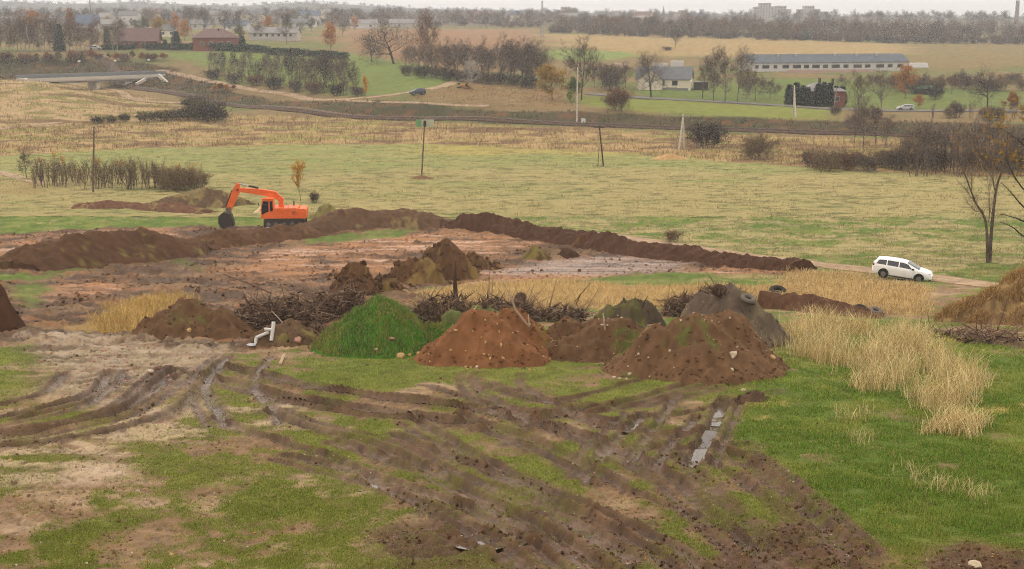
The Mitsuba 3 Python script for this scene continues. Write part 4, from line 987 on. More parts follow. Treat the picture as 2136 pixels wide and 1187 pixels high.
# ------------------------------------------------------------------ cars
mat('paint_white', C(250, 250, 248, 0.86), 0.3, 0.5, clearcoat=0.8, clearcoat_gloss=0.9)
mat('paint_navy', C(46, 54, 76), 0.3, 0.5, clearcoat=0.8, clearcoat_gloss=0.9)
mat('paint_silver', C(206, 206, 206), 0.35, 0.5, clearcoat=0.6)
mat('car_glass', C(52, 54, 60), 0.06, 0.7)
mat('rubber', C(36, 34, 33), 0.8, 0.3)
mat('rim_grey', C(150, 148, 146), 0.4, 0.5, metallic=0.5)
mat('black_trim', C(34, 34, 36), 0.6, 0.4)
mat('lamp_clear', C(226, 228, 230), 0.15, 0.6)
mat('lamp_red', C(150, 40, 32), 0.25, 0.5)
def car(label, loc, yaw, paint, slope=(0, 0), L=4.56, W=1.77, H=1.48, van=False, group=None, detail=True):
    k = thing('car' if not van else 'van', label, 'car' if not van else 'van', group)
    # stations along x (nose +): x, bottom, belt(shoulder) height, deck height (bonnet or roof), half width at belt, half width at deck
    if not van:
        S = [(-2.26, .42, .70, .98, .62, .50), (-2.20, .30, .92, 1.10, .76, .60), (-2.05, .24, .98, 1.30, .84, .62), (-1.75, .22, .98, 1.42, .87, .60), (-0.9, .20, .96, 1.48, .885, .60), (0.0, .20, .94, 1.46, .885, .60),
             (0.4, .20, .93, 1.36, .885, .60), (1.0, .20, .92, 1.09, .88, .64), (1.38, .20, .89, .94, .87, .70), (1.75, .22, .84, .88, .84, .64), (2.08, .26, .72, .78, .76, .55), (2.24, .32, .56, .62, .60, .45), (2.29, .36, .46, .48, .5, .4)]
    else:
        S = [(-2.2, .4, .8, 1.7, .8, .68), (-2.15, .3, 1.0, 1.86, .88, .72), (-0.5, .26, 1.0, 1.9, .9, .74), (0.6, .26, 1.0, 1.84, .9, .72), (1.35, .26, 1.0, 1.1, .88, .7), (1.9, .28, .88, .95, .84, .66), (2.2, .36, .6, .66, .7, .55)]
    xs = np.array([s[0] for s in S]); fin = np.linspace(xs[0], xs[-1], 60)
    q = [PchipInterpolator(xs, [s[j] for s in S])(fin) * (1 if j else 1) for j in range(1, 6)]
    bot, belt, deck, wb, wd = q
    sx, sw, sh = L / 4.56, W / 1.77, H / 1.48 if not van else 1.0
    ring = []
    for i, x in enumerate(fin):
        z0, z1, z2, b, d = bot[i], belt[i], deck[i], wb[i], wd[i]
        hgt = z2 - z1
        ring.append([(x, -b * .86, z0), (x, -b * .97, z0 + .12), (x, -b, z1 - .22), (x, -b * .985, z1), (x, -(b * .985 * .35 + d * .65), z1 + hgt * .62), (x, -d, z1 + hgt * .9), (x, -d * .72, z2),
                     (x, 0, z2 + .02), (x, d * .72, z2), (x, d, z1 + hgt * .9), (x, (b * .985 * .35 + d * .65), z1 + hgt * .62), (x, b * .985, z1), (x, b, z1 - .22), (x, b * .97, z0 + .12), (x, b * .86, z0)])
    R = np.array(ring); n, m = R.shape[:2]
    idx = np.arange(n * m).reshape(n, m)
    f = []
    for j in range(m):
        a, b = idx[:-1, j], idx[:-1, (j + 1) % m]; c, d = idx[1:, (j + 1) % m], idx[1:, j]
        f.append(np.stack([a, d, c, b], 1))
    V = R.reshape(-1, 3); f = np.vstack(f)
    f = np.vstack([f[:, [0, 1, 2]], f[:, [0, 2, 3]]])
    caps = [[idx[0, 0], idx[0, j], idx[0, j + 1]] for j in range(1, m - 1)] + [[idx[-1, 0], idx[-1, j + 1], idx[-1, j]] for j in range(1, m - 1)]
    body = trimesh.Trimesh(V, np.vstack([f, caps]), process=False); trimesh.repair.fix_normals(body)
    M = np.eye(4); c, s = math.cos(yaw), math.sin(yaw)
    sy = slope
    Rz = trimesh.transformations.euler_matrix(sy[1], sy[0], 0)
    Rw = trimesh.transformations.rotation_matrix(yaw, [0, 0, 1]); Tm = trimesh.transformations.translation_matrix(loc)
    M = Tm @ Rw @ Rz @ np.diag([sx, sw, sh, 1])
    def pm(mesh):
        mm = mesh.copy(); mm.apply_transform(M); return mm
    bd = part(k, 'body', pm(body), paint, smooth=28)
    def surf(x, side, t):
        """point on the greenhouse side at station x, t from belt 0 to roof edge 1"""
        z1, z2, b, d = (np.interp(x, fin, a) for a in (belt, deck, wb, wd))
        h = z2 - z1; pts = np.array([[b * .985, z1], [b * .985 * .35 + d * .65, z1 + h * .62], [d, z1 + h * .9]])
        tt = np.array([0, .69, 1.0]); return np.array([x, side * np.interp(t, tt, pts[:, 0]), np.interp(t, tt, pts[:, 1])])
    def patch(xa, xb, side, ta, tb, n=7, off=0.012, slant=(0, 0)):
        P = []
        for u in np.linspace(0, 1, n):
            row = []
            for v in np.linspace(0, 1, 5):
                t = ta + (tb - ta) * v; x = xa + (xb - xa) * u + (slant[0] * (1 - u) + slant[1] * u) * v
                q_ = surf(x, side, t); q_[1] += side * off; q_[2] += off * .4; row.append(q_)
            P.append(row)
        P = np.array(P); i = np.arange(P.shape[0] * 5).reshape(-1, 5)
        ff = np.stack([i[:-1, :-1], i[1:, :-1], i[1:, 1:], i[:-1, 1:]], -1).reshape(-1, 4)
        return trimesh.Trimesh(P.reshape(-1, 3), np.vstack([ff[:, [0, 1, 2]], ff[:, [0, 2, 3]]]), process=False)
    for side in (-1, 1):
        spans = [(-1.95, -1.2, (0.15, 0)), (-1.12, -0.28, (0, 0)), (-0.2, 0.85, (0, -0.42))] if not van else [(-1.9, -0.6, (0, 0)), (-0.5, 0.4, (0, 0)), (0.5, 1.15, (0, -0.3))]
        for xa, xb, sl in spans:
            part(k, 'window', pm(patch(xa, xb, side, 0.1, 0.88, slant=sl)), 'car_glass', smooth=True)
    # windscreen and rear window follow the deck
    def deck_patch(xa, xb, w, off=0.012):
        P = []
        for u in np.linspace(0, 1, 7):
            x = xa + (xb - xa) * u; z = np.interp(x, fin, deck); d = np.interp(x, fin, wd) * w
            P.append([(x, -d, z + off - .012), (x, -d * .4, z + off + .006), (x, d * .4, z + off + .006), (x, d, z + off - .012)])
        P = np.array(P); i = np.arange(28).reshape(7, 4); ff = np.stack([i[:-1, :-1], i[1:, :-1], i[1:, 1:], i[:-1, 1:]], -1).reshape(-1, 4)
        return trimesh.Trimesh(P.reshape(-1, 3), np.vstack([ff[:, [0, 1, 2]], ff[:, [0, 2, 3]]]), process=False)
    part(k, 'windshield', pm(deck_patch(0.36, 1.3, 0.98, 0.02) if not van else deck_patch(0.7, 1.32, 0.95, 0.02)), 'car_glass', smooth=True)
    part(k, 'rear_window', pm(deck_patch(-2.17, -1.98, 0.95, 0.02)), 'car_glass', smooth=True)
    for x in (-1.32, 1.36):
        for side in (-1, 1):
            y = side * 0.80
            part(bd, 'wheel_arch', pm(rod([x, side * 0.55, .34], [x, side * 0.893, .34], .40, .40, 22)), 'black_trim')
            wk = part(k, 'wheel', pm(cat_m([rod([x, side * .62, .31], [x, side * .905, .31], .315, .315, 22)])), 'rubber')
            part(wk, 'rim', pm(cat_m([rod([x, side * .85, .31], [x, side * .915, .31], .2, .2, 12)] + [])), 'rim_grey')
    for side in (-1, 1):
        part(k, 'headlight', pm(place(trimesh.creation.icosphere(2, 1.0).apply_scale([.26, .13, .075]), [1.98, side * .64, .74], -side * .5)), 'lamp_clear', smooth=True)
        part(k, 'tail_light', pm(place(trimesh.creation.icosphere(2, 1.0).apply_scale([.12, .14, .12]), [-2.13, side * .70, .93])), 'lamp_red', smooth=True)
        part(k, 'mirror', pm(place(trimesh.creation.icosphere(2, 1.0).apply_scale([.1, .12, .08]), [.86, side * .99, 1.0])), 'black_trim' if paint == 'paint_white' else paint, smooth=True)
    if detail:
        part(k, 'grille', pm(box(2.2, 2.295, -.45, .45, .40, .50)), 'black_trim')
        part(k, 'bumper', pm(box(1.7, 2.22, -.66, .66, .235, .30)), 'black_trim')
        part(k, 'number_plate', pm(box(2.28, 2.305, -.26, .26, .50, .60)), 'paint_white')
        for side in (-1, 1):
            part(k, 'fog_lamp', pm(rod([2.0, side * .62, .43], [2.16, side * .62, .43], .06, .06, 10)), 'black_trim')
            part(k, 'sill', pm(box(-.9, .95, side * .82 - .04, side * .82 + .04, .17, .24)), 'black_trim')
    return k
p = at(1880, 583)
car('white estate car parked on the dirt road below the twin trunk tree', p + [0, 0, 0.12], math.radians(-24), 'paint_white', slope=(math.radians(4.5), 0))
p = at(871, 198)
car('dark blue car standing on the dirt track by the green field', p + [0, 0, 0.1], math.radians(205), 'paint_navy', L=4.6, W=1.85, H=1.75, detail=False)
p = at(1888, 231)
car('silver car parked among bare bushes beyond the railway', p + [0, 0, 0.1], math.radians(176), 'paint_silver', L=4.6, H=1.6, detail=False)
p = at(199, 104)
car('white vehicle parked in the yard of the house with the brown roof', p + [0, 0, 0.05], math.radians(10), 'paint_white', L=5.6, W=2, H=1.9, van=True, detail=False)
# ------------------------------------------------------------------ buildings
mat('wall_cream', C(244, 232, 208, .8), 0.9, 0.2)
mat('wall_white', C(226, 222, 216), 0.9, 0.2)
mat('wall_brick', mikit.proc(lambda p, n, uv: mix(K(126, 70, 56), K(156, 90, 70), noise(p.x * 3, p.y * 3, p.z * 12))), 0.9, 0.2)
mat('wall_pale', C(206, 196, 188), 0.9, 0.2)
mat('wall_block', mikit.proc(lambda p, n, uv: mix(K(186, 176, 172), K(206, 194, 184), noise(p.x * .2, p.y * .2, p.z * .4))), 0.9, 0.2)
mat('wall_pink', C(206, 176, 160), 0.9, 0.2)
mat('roof_brown', mikit.proc(lambda p, n, uv: mix(K(122, 96, 94), K(140, 110, 106), noise(p.x * 2, p.y * 2, p.z * 2))), 0.8, 0.3)
mat('roof_slate', mikit.proc(lambda p, n, uv: mix(K(112, 114, 120), K(136, 136, 140), noise(p.x * 1, p.y * 1, p.z * 1))), 0.8, 0.3)
mat('roof_barn', mikit.proc(lambda p, n, uv: mix(K(98, 106, 116), K(112, 118, 128), noise(p.x * .5, p.y * .5, p.z))), 0.7, 0.3)
mat('roof_blue', C(96, 112, 136), 0.6, 0.3)
mat('roof_grey', C(160, 156, 154), 0.8, 0.3)
mat('glass_dark', C(56, 58, 60), 0.15, 0.5)
mat('trim_dark', C(64, 56, 52), 0.8, 0.3)
mat('concrete', C(226, 214, 198), 0.9, 0.2)
mat('concrete_grey', C(158, 152, 146), 0.9, 0.2)
mat('steel_grey', C(132, 136, 140), 0.6, 0.3)
mat('wood_grey', mikit.proc(lambda p, n, uv: mix(K(110, 94, 76), K(138, 118, 96), noise(p.x * 6, p.y * 6, p.z * 1.5))), 0.9, 0.2)
mat('wood_dark', C(76, 58, 48), 0.9, 0.2)
def gable(L, D, h, rh, over=0.4):
    """gable roof along x as a closed prism with eaves"""
    t = 0.18
    s = rh / (D / 2); e = over
    return prism([(-D / 2 - e, h - s * e), (0, h + rh), (D / 2 + e, h - s * e), (D / 2 + e, h - s * e + t), (0, h + rh + t * 1.2), (-D / 2 - e, h - s * e + t)], -L / 2 - over, L / 2 + over, 'x')
def hip(L, D, h, rh, over=0.5):
    l, d = L / 2 + over, D / 2 + over; r = max(L / 2 - D / 2, 0.4)
    v = np.array([[-l, -d, h], [l, -d, h], [l, d, h], [-l, d, h], [-r, 0, h + rh], [r, 0, h + rh]])
    f = [[0, 1, 5], [0, 5, 4], [2, 3, 4], [2, 4, 5], [1, 2, 5], [3, 0, 4], [0, 3, 2], [0, 2, 1]]
    return trimesh.Trimesh(v, f, process=False)
def house(name, label, cat, loc, rz, L, D, h, rh, wall, roof, wins=(), doors=(), chim=(), kind='gable', over=0.4, gable_wins=(), group=None, base=True):
    """wins: (x, z, w, h) on the camera side; gable_wins: (y, z, w, h) on the -x end"""
    k = thing(name, label, cat, group)
    def pm(m): return place(m, loc, rz)
    if kind == 'gable': w = prism([(-D / 2, -1.2), (D / 2, -1.2), (D / 2, h), (0, h + rh), (-D / 2, h)], -L / 2, L / 2, 'x')
    else: w = box(-L / 2, L / 2, -D / 2, D / 2, -1.2, h)
    part(k, 'wall', pm(w), wall)
    r = part(k, 'roof', pm(gable(L, D, h, rh, over) if kind == 'gable' else hip(L, D, h, rh, over)), roof)
    for x, y, z0, z1 in chim:
        part(r, 'chimney', pm(box(x - .3, x + .3, y - .3, y + .3, z0, z1)), 'wall_brick' if wall != 'wall_brick' else 'trim_dark')
    for x, z, ww, hh in wins:
        f = part(k, 'window', pm(box(x - ww / 2 - .08, x + ww / 2 + .08, -D / 2 - .05, -D / 2, z - .08, z + hh + .08)), 'wall_white')
        part(f, 'pane', pm(box(x - ww / 2, x + ww / 2, -D / 2 - .065, -D / 2 - .05, z, z + hh)), 'glass_dark')
    for y, z, ww, hh in gable_wins:
        f = part(k, 'window', pm(box(-L / 2 - .05, -L / 2, y - ww / 2 - .08, y + ww / 2 + .08, z - .08, z + hh + .08)), 'wall_white')
        part(f, 'pane', pm(box(-L / 2 - .065, -L / 2 - .05, y - ww / 2, y + ww / 2, z, z + hh)), 'glass_dark')
    for x, z, ww, hh in doors:
        part(k, 'door', pm(box(x - ww / 2, x + ww / 2, -D / 2 - .06, -D / 2, z, z + hh)), 'trim_dark')
    return k
def mpp(d): return d / F_PX
# brown roofed house at the hill edge
p = at(290, 100); s = mpp(p[1])
house('house', 'red brick house with a wide brown gable roof at the hill edge', 'house', p, 0.08, 17.5, 9, 3.6, 4.8, 'wall_brick', 'roof_brown', wins=[(-4.2, 1, 1.4, 1.3), (3, 1, 1.4, 1.3)], doors=[(-.4, 0, 1.3, 2.1)], chim=[(-2, 1, 5, 7.2)], over=0.7)
p = at(450, 104)
house('house', 'dark brick house with hipped brown roof and two roof windows', 'house', p, 0.25, 19, 12, 5.2, 3.8, 'wall_brick', 'roof_brown', wins=[(-5.5, 2, 1.5, 1.4), (-2, 2, 1.5, 1.4), (2, 2, 1.5, 1.4), (5.5, 2, 1.5, 1.4)], chim=[(1.5, -1.5, 6, 9)], kind='hip', over=0.9)
p = on(590, 640)
house('house', 'long low white house with blue grey roof behind the dark bare tree', 'house', p + [0, 0, 1.0], -0.05, 24, 9, 3.0, 2.4, 'wall_pale', 'roof_grey', wins=[(-9 + 3 * i, 1, 1.4, 1.4) for i in range(7)], over=0.6)
p = on(208, 760)
house('house', 'tall house with slate blue roof rising behind the birches', 'house', p + [0, 0, 0], 0.2, 16, 11, 5.5, 5.5, 'wall_pale', 'roof_blue', wins=[(-4, 2, 1.4, 1.4), (0, 2, 1.4, 1.4), (4, 2, 1.4, 1.4)], over=0.6)
for px, d, L, wall, roof, lab in [(265, 900, 22, 'wall_pale', 'roof_grey', 'pale house far behind the brown gable roof'), (340, 820, 12, 'wall_cream', 'roof_slate', 'cream house half hidden by orange trees'), (375, 700, 9, 'wall_cream', 'roof_slate', 'small cream cottage in the garden between the two brick houses'),
                                  (440, 900, 14, 'wall_pale', 'roof_grey', 'pale bungalow beyond the hipped brown roof'), (515, 860, 16, 'wall_white', 'roof_blue', 'white bungalow at the village end near the dark tree'), (650, 980, 18, 'wall_white', 'roof_slate', 'white house at the foot of the pale tower blocks'),
                                  (770, 960, 20, 'wall_white', 'roof_grey', 'long white shed behind the oak pair'), (860, 1000, 30, 'wall_pale', 'roof_grey', 'long grey shed low behind the tree row'), (1700, 1040, 16, 'wall_white', 'roof_brown', 'white cottage at the far edge of the straw field'),
                                  (1735, 1060, 10, 'wall_cream', 'roof_brown', 'small cream cottage beside the white one at the far field edge'), (1470, 900, 15, 'wall_pale', 'roof_slate', 'grey green shed at the wood edge beyond the straw field'), (40, 1200, 20, 'wall_white', 'roof_grey', 'white roofed house far out above the birches')]:
    p = on(px, d); house('house', lab, 'house', p, (px % 9) * .06 - .2, L, 9, 3.4, 2.8, wall, roof, wins=[(-L / 4, 1, 1.6, 1.4), (L / 4, 1, 1.6, 1.4)], over=0.5)
for i, (px, d) in enumerate([(252, 1010), (300, 1080), (352, 1150), (410, 1040), (470, 1120), (548, 1060), (606, 1180), (660, 1120), (700, 1240), (742, 1150), (1010, 1260), (1080, 1180), (1180, 1240), (1250, 1330), (1330, 1280), (1440, 1380)]):
    p = on(px, d); house('house', ['pale', 'white', 'cream'][i % 3] + ' far house among the bare woods, ' + 'first second third fourth fifth sixth seventh eighth ninth tenth eleventh twelfth thirteenth fourteenth fifteenth last'.split()[i] + ' from the birch grove', 'house', p + [0, 0, 2], (i * .37) % 1 - .5, 12 + (i * 5) % 9, 9, 5 + i % 3, 3.2, ['wall_pale', 'wall_white', 'wall_cream'][i % 3], ['roof_grey', 'roof_slate', 'roof_brown', 'roof_blue'][i % 4], wins=[(-3, 2, 1.6, 1.4), (3, 2, 1.6, 1.4)], over=0.5)
# white bungalow by the oak
p = at(1386, 184); s = mpp(p[1])
k = house('house', 'cream bungalow with grey gable roof and two dark windows behind the oak', 'house', p, -0.22, 16.5, 9, 3.2, 3.3, 'wall_cream', 'roof_slate', wins=[(-.4, 1.1, 1.7, 1.4), (3.6, 1.1, 1.7, 1.4)], over=0.5)
def cp(dx, dy=0): return p + np.array([dx * math.cos(-.22) - dy * math.sin(-.22), dx * math.sin(-.22) + dy * math.cos(-.22), 0])
part(k, 'wing', place(prism([(-3.6, -1.2), (3.6, -1.2), (3.6, 3.1), (0, 6.0), (-3.6, 3.1)], -3.2, 0, 'y'), cp(-3.8, -3.4), -.22), 'wall_cream')
part(k, 'wing_roof', place(prism([(-4.1, 2.85), (0, 6.1), (4.1, 2.85), (4.1, 3.02), (0, 6.32), (-4.1, 3.02)], -3.5, 1.5, 'y'), cp(-3.8, -3.4), -.22), 'roof_slate')
part(k, 'plinth', place(box(-7.8, 7.8, -4.56, -4.5, -1.2, .35), p, -.22), 'concrete_grey')
part(k, 'porch', place(box(1.0, 4.4, -4.62, -4.52, .3, .5), p, -.22), 'concrete_grey')
k = thing('shed', 'dark open shed with pale flat roof beside the cream bungalow', 'shed')
q = at(1462, 186)
part(k, 'wall', place(box(-2.2, 2.2, -1.5, 1.5, -1, 2.2), q, -.15), 'trim_dark'); part(k, 'roof', place(box(-2.7, 2.7, -2, 2, 2.2, 2.36), q, -.15), 'roof_grey')
# barn
p0, p1 = at(1565, 150), at(1893, 147)
L = float(np.linalg.norm((p1 - p0)[:2])); az = math.atan2(p1[1] - p0[1], p1[0] - p0[0]); c = (p0 + p1) / 2; c[2] = min(p0[2], p1[2])
c = c + np.array([-math.sin(az), math.cos(az), 0]) * 6
k = thing('barn', 'very long white barn with a blue grey roof and roof vents', 'barn')
part(k, 'wall', place(prism([(-6, -2), (6, -2), (6, 3.4), (0, 5.4), (-6, 3.4)], -L / 2, L / 2, 'x'), c, az), 'wall_white')
r = part(k, 'roof', place(gable(L, 12, 3.4, 2.6, .5), c, az), 'roof_barn')
for i, u in enumerate([-.44, -.30, -.19, .06, .20, .33]):
    part(r, 'vent', place(cat_m([rod([u * L, -1.5, 5.2], [u * L, -1.5, 6.4], .5, .4, 10), rod([u * L, -1.5, 6.4], [u * L, -1.5, 6.75], .75, .1, 10)]), c, az), 'wall_pale')
for u, w in [(-.46, 1.5), (-.405, 3.0), (-.345, 1.6), (-.28, 2.8), (-.21, 3.4), (-.15, 2.2), (-.09, 3.2), (-.03, 2.2), (.035, 3.4), (.10, 2.2), (.175, 3.6), (.24, 2.4), (.32, 3.4), (.385, 2.2), (.45, 2.6)]:
    f = part(k, 'window', place(box(u * L - w / 2, u * L + w / 2, -6.05, -6.0, 1.1, 2.5), c, az), 'wall_pale')
    part(f, 'pane', place(box(u * L - w / 2 + .12, u * L + w / 2 - .12, -6.07, -6.05, 1.2, 2.4), c, az), 'glass_dark')
wl = thing('wall', 'low pinkish wall running in front of the long barn', 'wall')
part(wl, 'panel', place(box(-L * .32, L * .22, -13.3, -13, -1.5, 1.0), c, az), 'wall_pink')
# house behind the thuja hedge
p = at(1716, 222)
house('house', 'dark red house with low grey roof behind the clipped evergreens', 'house', p + [0, 3, 0], 0.05, 11.5, 8, 4.2, 2.2, 'wall_brick', 'roof_grey', wins=[(-3.5, 1.5, 1.2, 1.3), (3.5, 1.5, 1.2, 1.3)], chim=[(-.5, 0, 5.5, 7.6), (3.2, 0, 5.0, 7.4)], kind='hip', over=0.6)
k = thing('shed', 'small green shed roof among bare trees near the silver car', 'shed'); q = at(1926, 196)
part(k, 'wall', place(box(-2.4, 2.4, -1.5, 1.5, -1, 1.7), q, .1), 'trim_dark'); part(k, 'roof', place(prism([(-2, 1.7), (2, 1.7), (0, 2.7)], -2.7, 2.7, 'x'), q, .1), mat('roof_green', C(104, 140, 112), 0.8, 0.2))
k = thing('boat_shelter', 'white tarpaulin shelter at the end of the long barn', 'shelter'); q = at(1912, 141)
part(k, 'tarpaulin', place(prism([(-2, 0), (2, 0), (1.2, 1.8), (-1.2, 1.8)], -4, 4, 'x'), q, .2), 'wall_white')
k = thing('pallet_stack', 'pale stacks of building material behind the cream bungalow', 'stack'); q = at(1400, 142)
part(k, 'pallet', place(box(-7, -1, 6, 9, 0, 1.6), q, -.1), 'wall_white'); part(k, 'pallet', place(box(0, 5, 7, 10, 0, 2.4), q, -.1), 'wall_white'); part(k, 'pallet', place(box(-22, -17, 6, 9, -.5, 1.2), q, -.1), 'wall_pink')
# tower blocks of the town
def blocks(label, parts_px, d, wall, fl=2.9):
    """stepped slabs from (left, right, top) photo outlines at distance d"""
    k = thing('apartment_block', label, 'apartment building')
    for l, r, top in parts_px:
        x0, x1 = (l - 1068) / F_PX * d * 1.02, (r - 1068) / F_PX * d * 1.02; z1 = CAM_Z - dropat(top, d); z0 = 24.0
        w = part(k, 'wall', box(x0, x1, d, d + 14, z0, z1), wall)
        n = max(1, int((x1 - x0) / 3.4)); m = max(1, int((z1 - z0 - 3) / fl))
        ws = [box(x0 + (i + .25) * (x1 - x0) / n, x0 + (i + .72) * (x1 - x0) / n, d - .12, d, z1 - 2.6 - j * fl, z1 - 1.1 - j * fl) for i in range(n) for j in range(m)]
        tag(part(w, 'windows', cat_m(ws), 'glass_dark'), kind='stuff')
        part(k, 'roof', box(x0 - .3, x1 + .3, d - .3, d + 14.3, z1, z1 + .5), 'concrete_grey')
    return k
blocks('tall cream tower block far left above the village trees', [(676, 700, 10), (700, 724, 14)], 1650, 'wall_block')
blocks('pale pink slab of flats with raised middle, first from the thin mast', [(1156, 1166, 22), (1166, 1184, 15), (1184, 1197, 18)], 1750, 'wall_pink')
blocks('low pale slab of flats between the pink slab and the church spire', [(1257, 1270, 26), (1270, 1286, 23), (1286, 1298, 26)], 1900, 'wall_block')
blocks('beige slab of flats just beyond the church spire', [(1385, 1402, 26), (1402, 1418, 22), (1418, 1428, 27)], 1900, 'wall_pink')
blocks('highest grey cluster of stepped tower blocks on the skyline', [(1552, 1563, 15), (1563, 1585, 7), (1585, 1598, 14), (1598, 1616, 13), (1616, 1626, 20)], 1800, 'wall_block')
blocks('second grey cluster of stepped tower blocks beside the highest one', [(1640, 1652, 20), (1652, 1672, 13), (1672, 1684, 20), (1684, 1700, 25)], 1800, 'wall_block')
blocks('small beige block of flats alone near the wood edge', [(1770, 1790, 33), (1790, 1812, 27)], 1850, 'wall_pink')
d = 2000; x = (1371 - 1068) / F_PX * d * 1.02
k = thing('church_spire', 'thin dark church spire on the skyline', 'church')
z1 = CAM_Z - dropat(12, d); part(k, 'tower', box(x - 2, x + 2, d, d + 4, 24, CAM_Z - dropat(30, d)), 'roof_slate'); part(k, 'spire', rod([x, d + 2, CAM_Z - dropat(30, d)], [x, d + 2, z1], 2.4, .15, 8), 'roof_slate')
d = 1500; x = (2077 - 1068) / F_PX * d * 1.02
k = thing('factory_chimney', 'tall slim factory chimney standing out of the bare wood', 'chimney')
zt = CAM_Z - dropat(1, d); part(k, 'shaft', rod([x, d, 20], [x, d, zt], 2.9, 1.9, 16), mat('chimney_brick', C(150, 126, 124), 0.9, 0.2), smooth=40); part(k, 'rim', rod([x, d, zt - 1.4], [x, d, zt], 2.1, 2.1, 16), 'concrete_grey')
d = 1450; x = (2118 - 1068) / F_PX * d * 1.02
k = thing('storage_hall', 'white round roofed hall at the frame edge by the factory chimney', 'hall')
pg = [(-9, 0)] + [(9 * math.cos(a), 7 + 4 * math.sin(a)) for a in np.linspace(math.pi, 0, 13)] + [(9, 0)]
m = prism(pg, -9, 9, 'y'); part(k, 'roof', place(m, [x, d, float(terr(x, d)) + 6]), 'wall_white'); part(k, 'wall', box(x - 8, x + 16, d - 10, d - 9.2, float(terr(x, d)) - 3, float(terr(x, d)) + 11), 'wall_brick')
# masts
def mast(label, px, d, top, w, lattice=True):
    k = thing('mast', label, 'mast'); x = (px - 1068) / F_PX * d * 1.02; z0 = float(terr(x, d)); z1 = CAM_Z - dropat(top, d)
    z1 = min(z1, 73.0)
    if lattice:
        for a, b in ((-1, -1), (1, -1), (0, 1)): part(k, 'leg', rod([x + a * w, d + b * w, z0], [x + a * w * .3, d + b * w * .3, z1], .12, .1, 5), 'steel_grey')
        n = 14; m = []
        for i in range(n):
            za, zb = z0 + (z1 - z0) * i / n, z0 + (z1 - z0) * (i + 1) / n; fa, fb = 1 - .7 * i / n, 1 - .7 * (i + 1) / n
            m += [rod([x - w * fa, d - w * fa, za], [x + w * fb, d - w * fb, zb], .07, .07, 4), rod([x + w * fa, d - w * fa, za], [x, d + w * fb, zb], .07, .07, 4)]
        part(k, 'brace', cat_m(m), 'steel_grey')
    else: part(k, 'pole', rod([x, d, z0], [x, d, z1], w, w * .6, 8), 'steel_grey')
mast('thin lattice mast rising from the brown heath near the pink slab of flats', 1128, 760, 2, 1.1)
mast('thin steel mast behind the birches, cut by the top of the picture', 226, 780, -30, 0.35, False)
mast('thin grey mast behind the second cluster of tower blocks', 1706, 1300, 30, 0.5, False)
# poles
def pole(label, base, toppx, r=0.14, m='wood_grey', arm=True, lean=0.0):
    a = at(*base); a = a - [0, 0, .3]; b = at_d(toppx[0], toppx[1], a[1])
    k = thing('utility_pole', label, 'utility pole')
    part(k, 'shaft', rod(a, b, r, r * .75, 8), m)
    if arm:
        t = b - [0, 0, .35]
        part(k, 'crossarm', box(t[0] - .9, t[0] + .9, t[1] - .22, t[1] - .12, t[2] - .06, t[2] + .06), 'wood_dark')
        for dx in (-.8, 0, .8): part(k, 'insulator', rod([t[0] + dx, t[1] - .17, t[2] + .06], [t[0] + dx, t[1] - .17, t[2] + .28], .06, .05, 8), 'trim_dark')
    return k, a, b
k, a, b = pole('leaning wooden pole in front of the green and white board', (879, 371), (886, 252), arm=False)
part(k, 'pole_head', box(b[0] - .2, b[0] + .2, b[1] - .2, b[1] + .2, b[2] - .9, b[2]), 'wood_dark')
m = heap('earth_collar', 'small ring of bare earth round the foot of the leaning pole', 'earth collar', [(a[0], a[1], 1.7, 1.4, .35, 0)], C(126, 96, 66), C(126, 96, 66), 0, 941, .05, step=.2)
k = thing('signboard', 'wide board, green on one side and pale on the other, behind the leaning pole', 'signboard')
q = at_d(886, 257, a[1] + .6); s = mpp(a[1])
part(k, 'panel', box(q[0] - 18.5 * s, q[0] - 7 * s, q[1], q[1] + .06, q[2] - 7.5 * s, q[2] + 7.5 * s), mat('sign_green', C(126, 176, 118), 0.6, 0.3), label='green left panel')
part(k, 'panel', box(q[0] - 7 * s, q[0] + 19 * s, q[1], q[1] + .06, q[2] - 7.5 * s, q[2] + 7.5 * s), mat('sign_pale', C(206, 208, 186), 0.6, 0.3), label='pale right panel')
part(k, 'bracket', box(q[0] - .15, q[0] + .15, q[1] - .6, q[1], q[2] - .1, q[2] + .1), 'trim_dark')
k, a, b = pole('dark wooden pole with a crossarm and a short brace in the green belt', (1259, 346), (1250, 262), m='wood_dark')
part(k, 'brace', rod(at(1247, 347), at_d(1249, 318, a[1]), .1, .08, 6), 'wood_grey')
pole('tall plain pole standing in front of the sapling thicket', (194, 402), (196, 264), r=.15, arm=False)
pole('pale concrete rail post beside the white cabinet', (1203, 258), (1205, 140), r=.2, m='concrete', arm=False)
pole('leaning concrete pole before the clipped evergreens', (1739, 226), (1746, 180), r=.16, m='concrete_grey', arm=True)
def aframe(label, l, r, apex, m='concrete'):
    a, b = at(*l), at(*r); t = at_d(apex[0], apex[1], (a[1] + b[1]) / 2)
    k = thing('utility_pole', label, 'utility pole')
    part(k, 'shaft', rod(a - [0, 0, .3], t, .2, .13, 8), m); part(k, 'strut', rod(b - [0, 0, .3], t - [0, 0, .4], .2, .13, 8), m)
    part(k, 'crossarm', box(t[0] - .8, t[0] + .8, t[1] - .2, t[1] - .1, t[2] - .5, t[2] - .38), 'concrete_grey')
aframe('pale concrete pole with a slanting strut beside the dark round bush', (1427, 310), (1416, 312), (1425, 238))
aframe('pale concrete pole with spread legs before the evergreens by the road', (1660, 243), (1655, 240), (1657, 178))
k = thing('cabinet', 'small white cabinet beside the railway track', 'cabinet'); q = at(1217, 261)
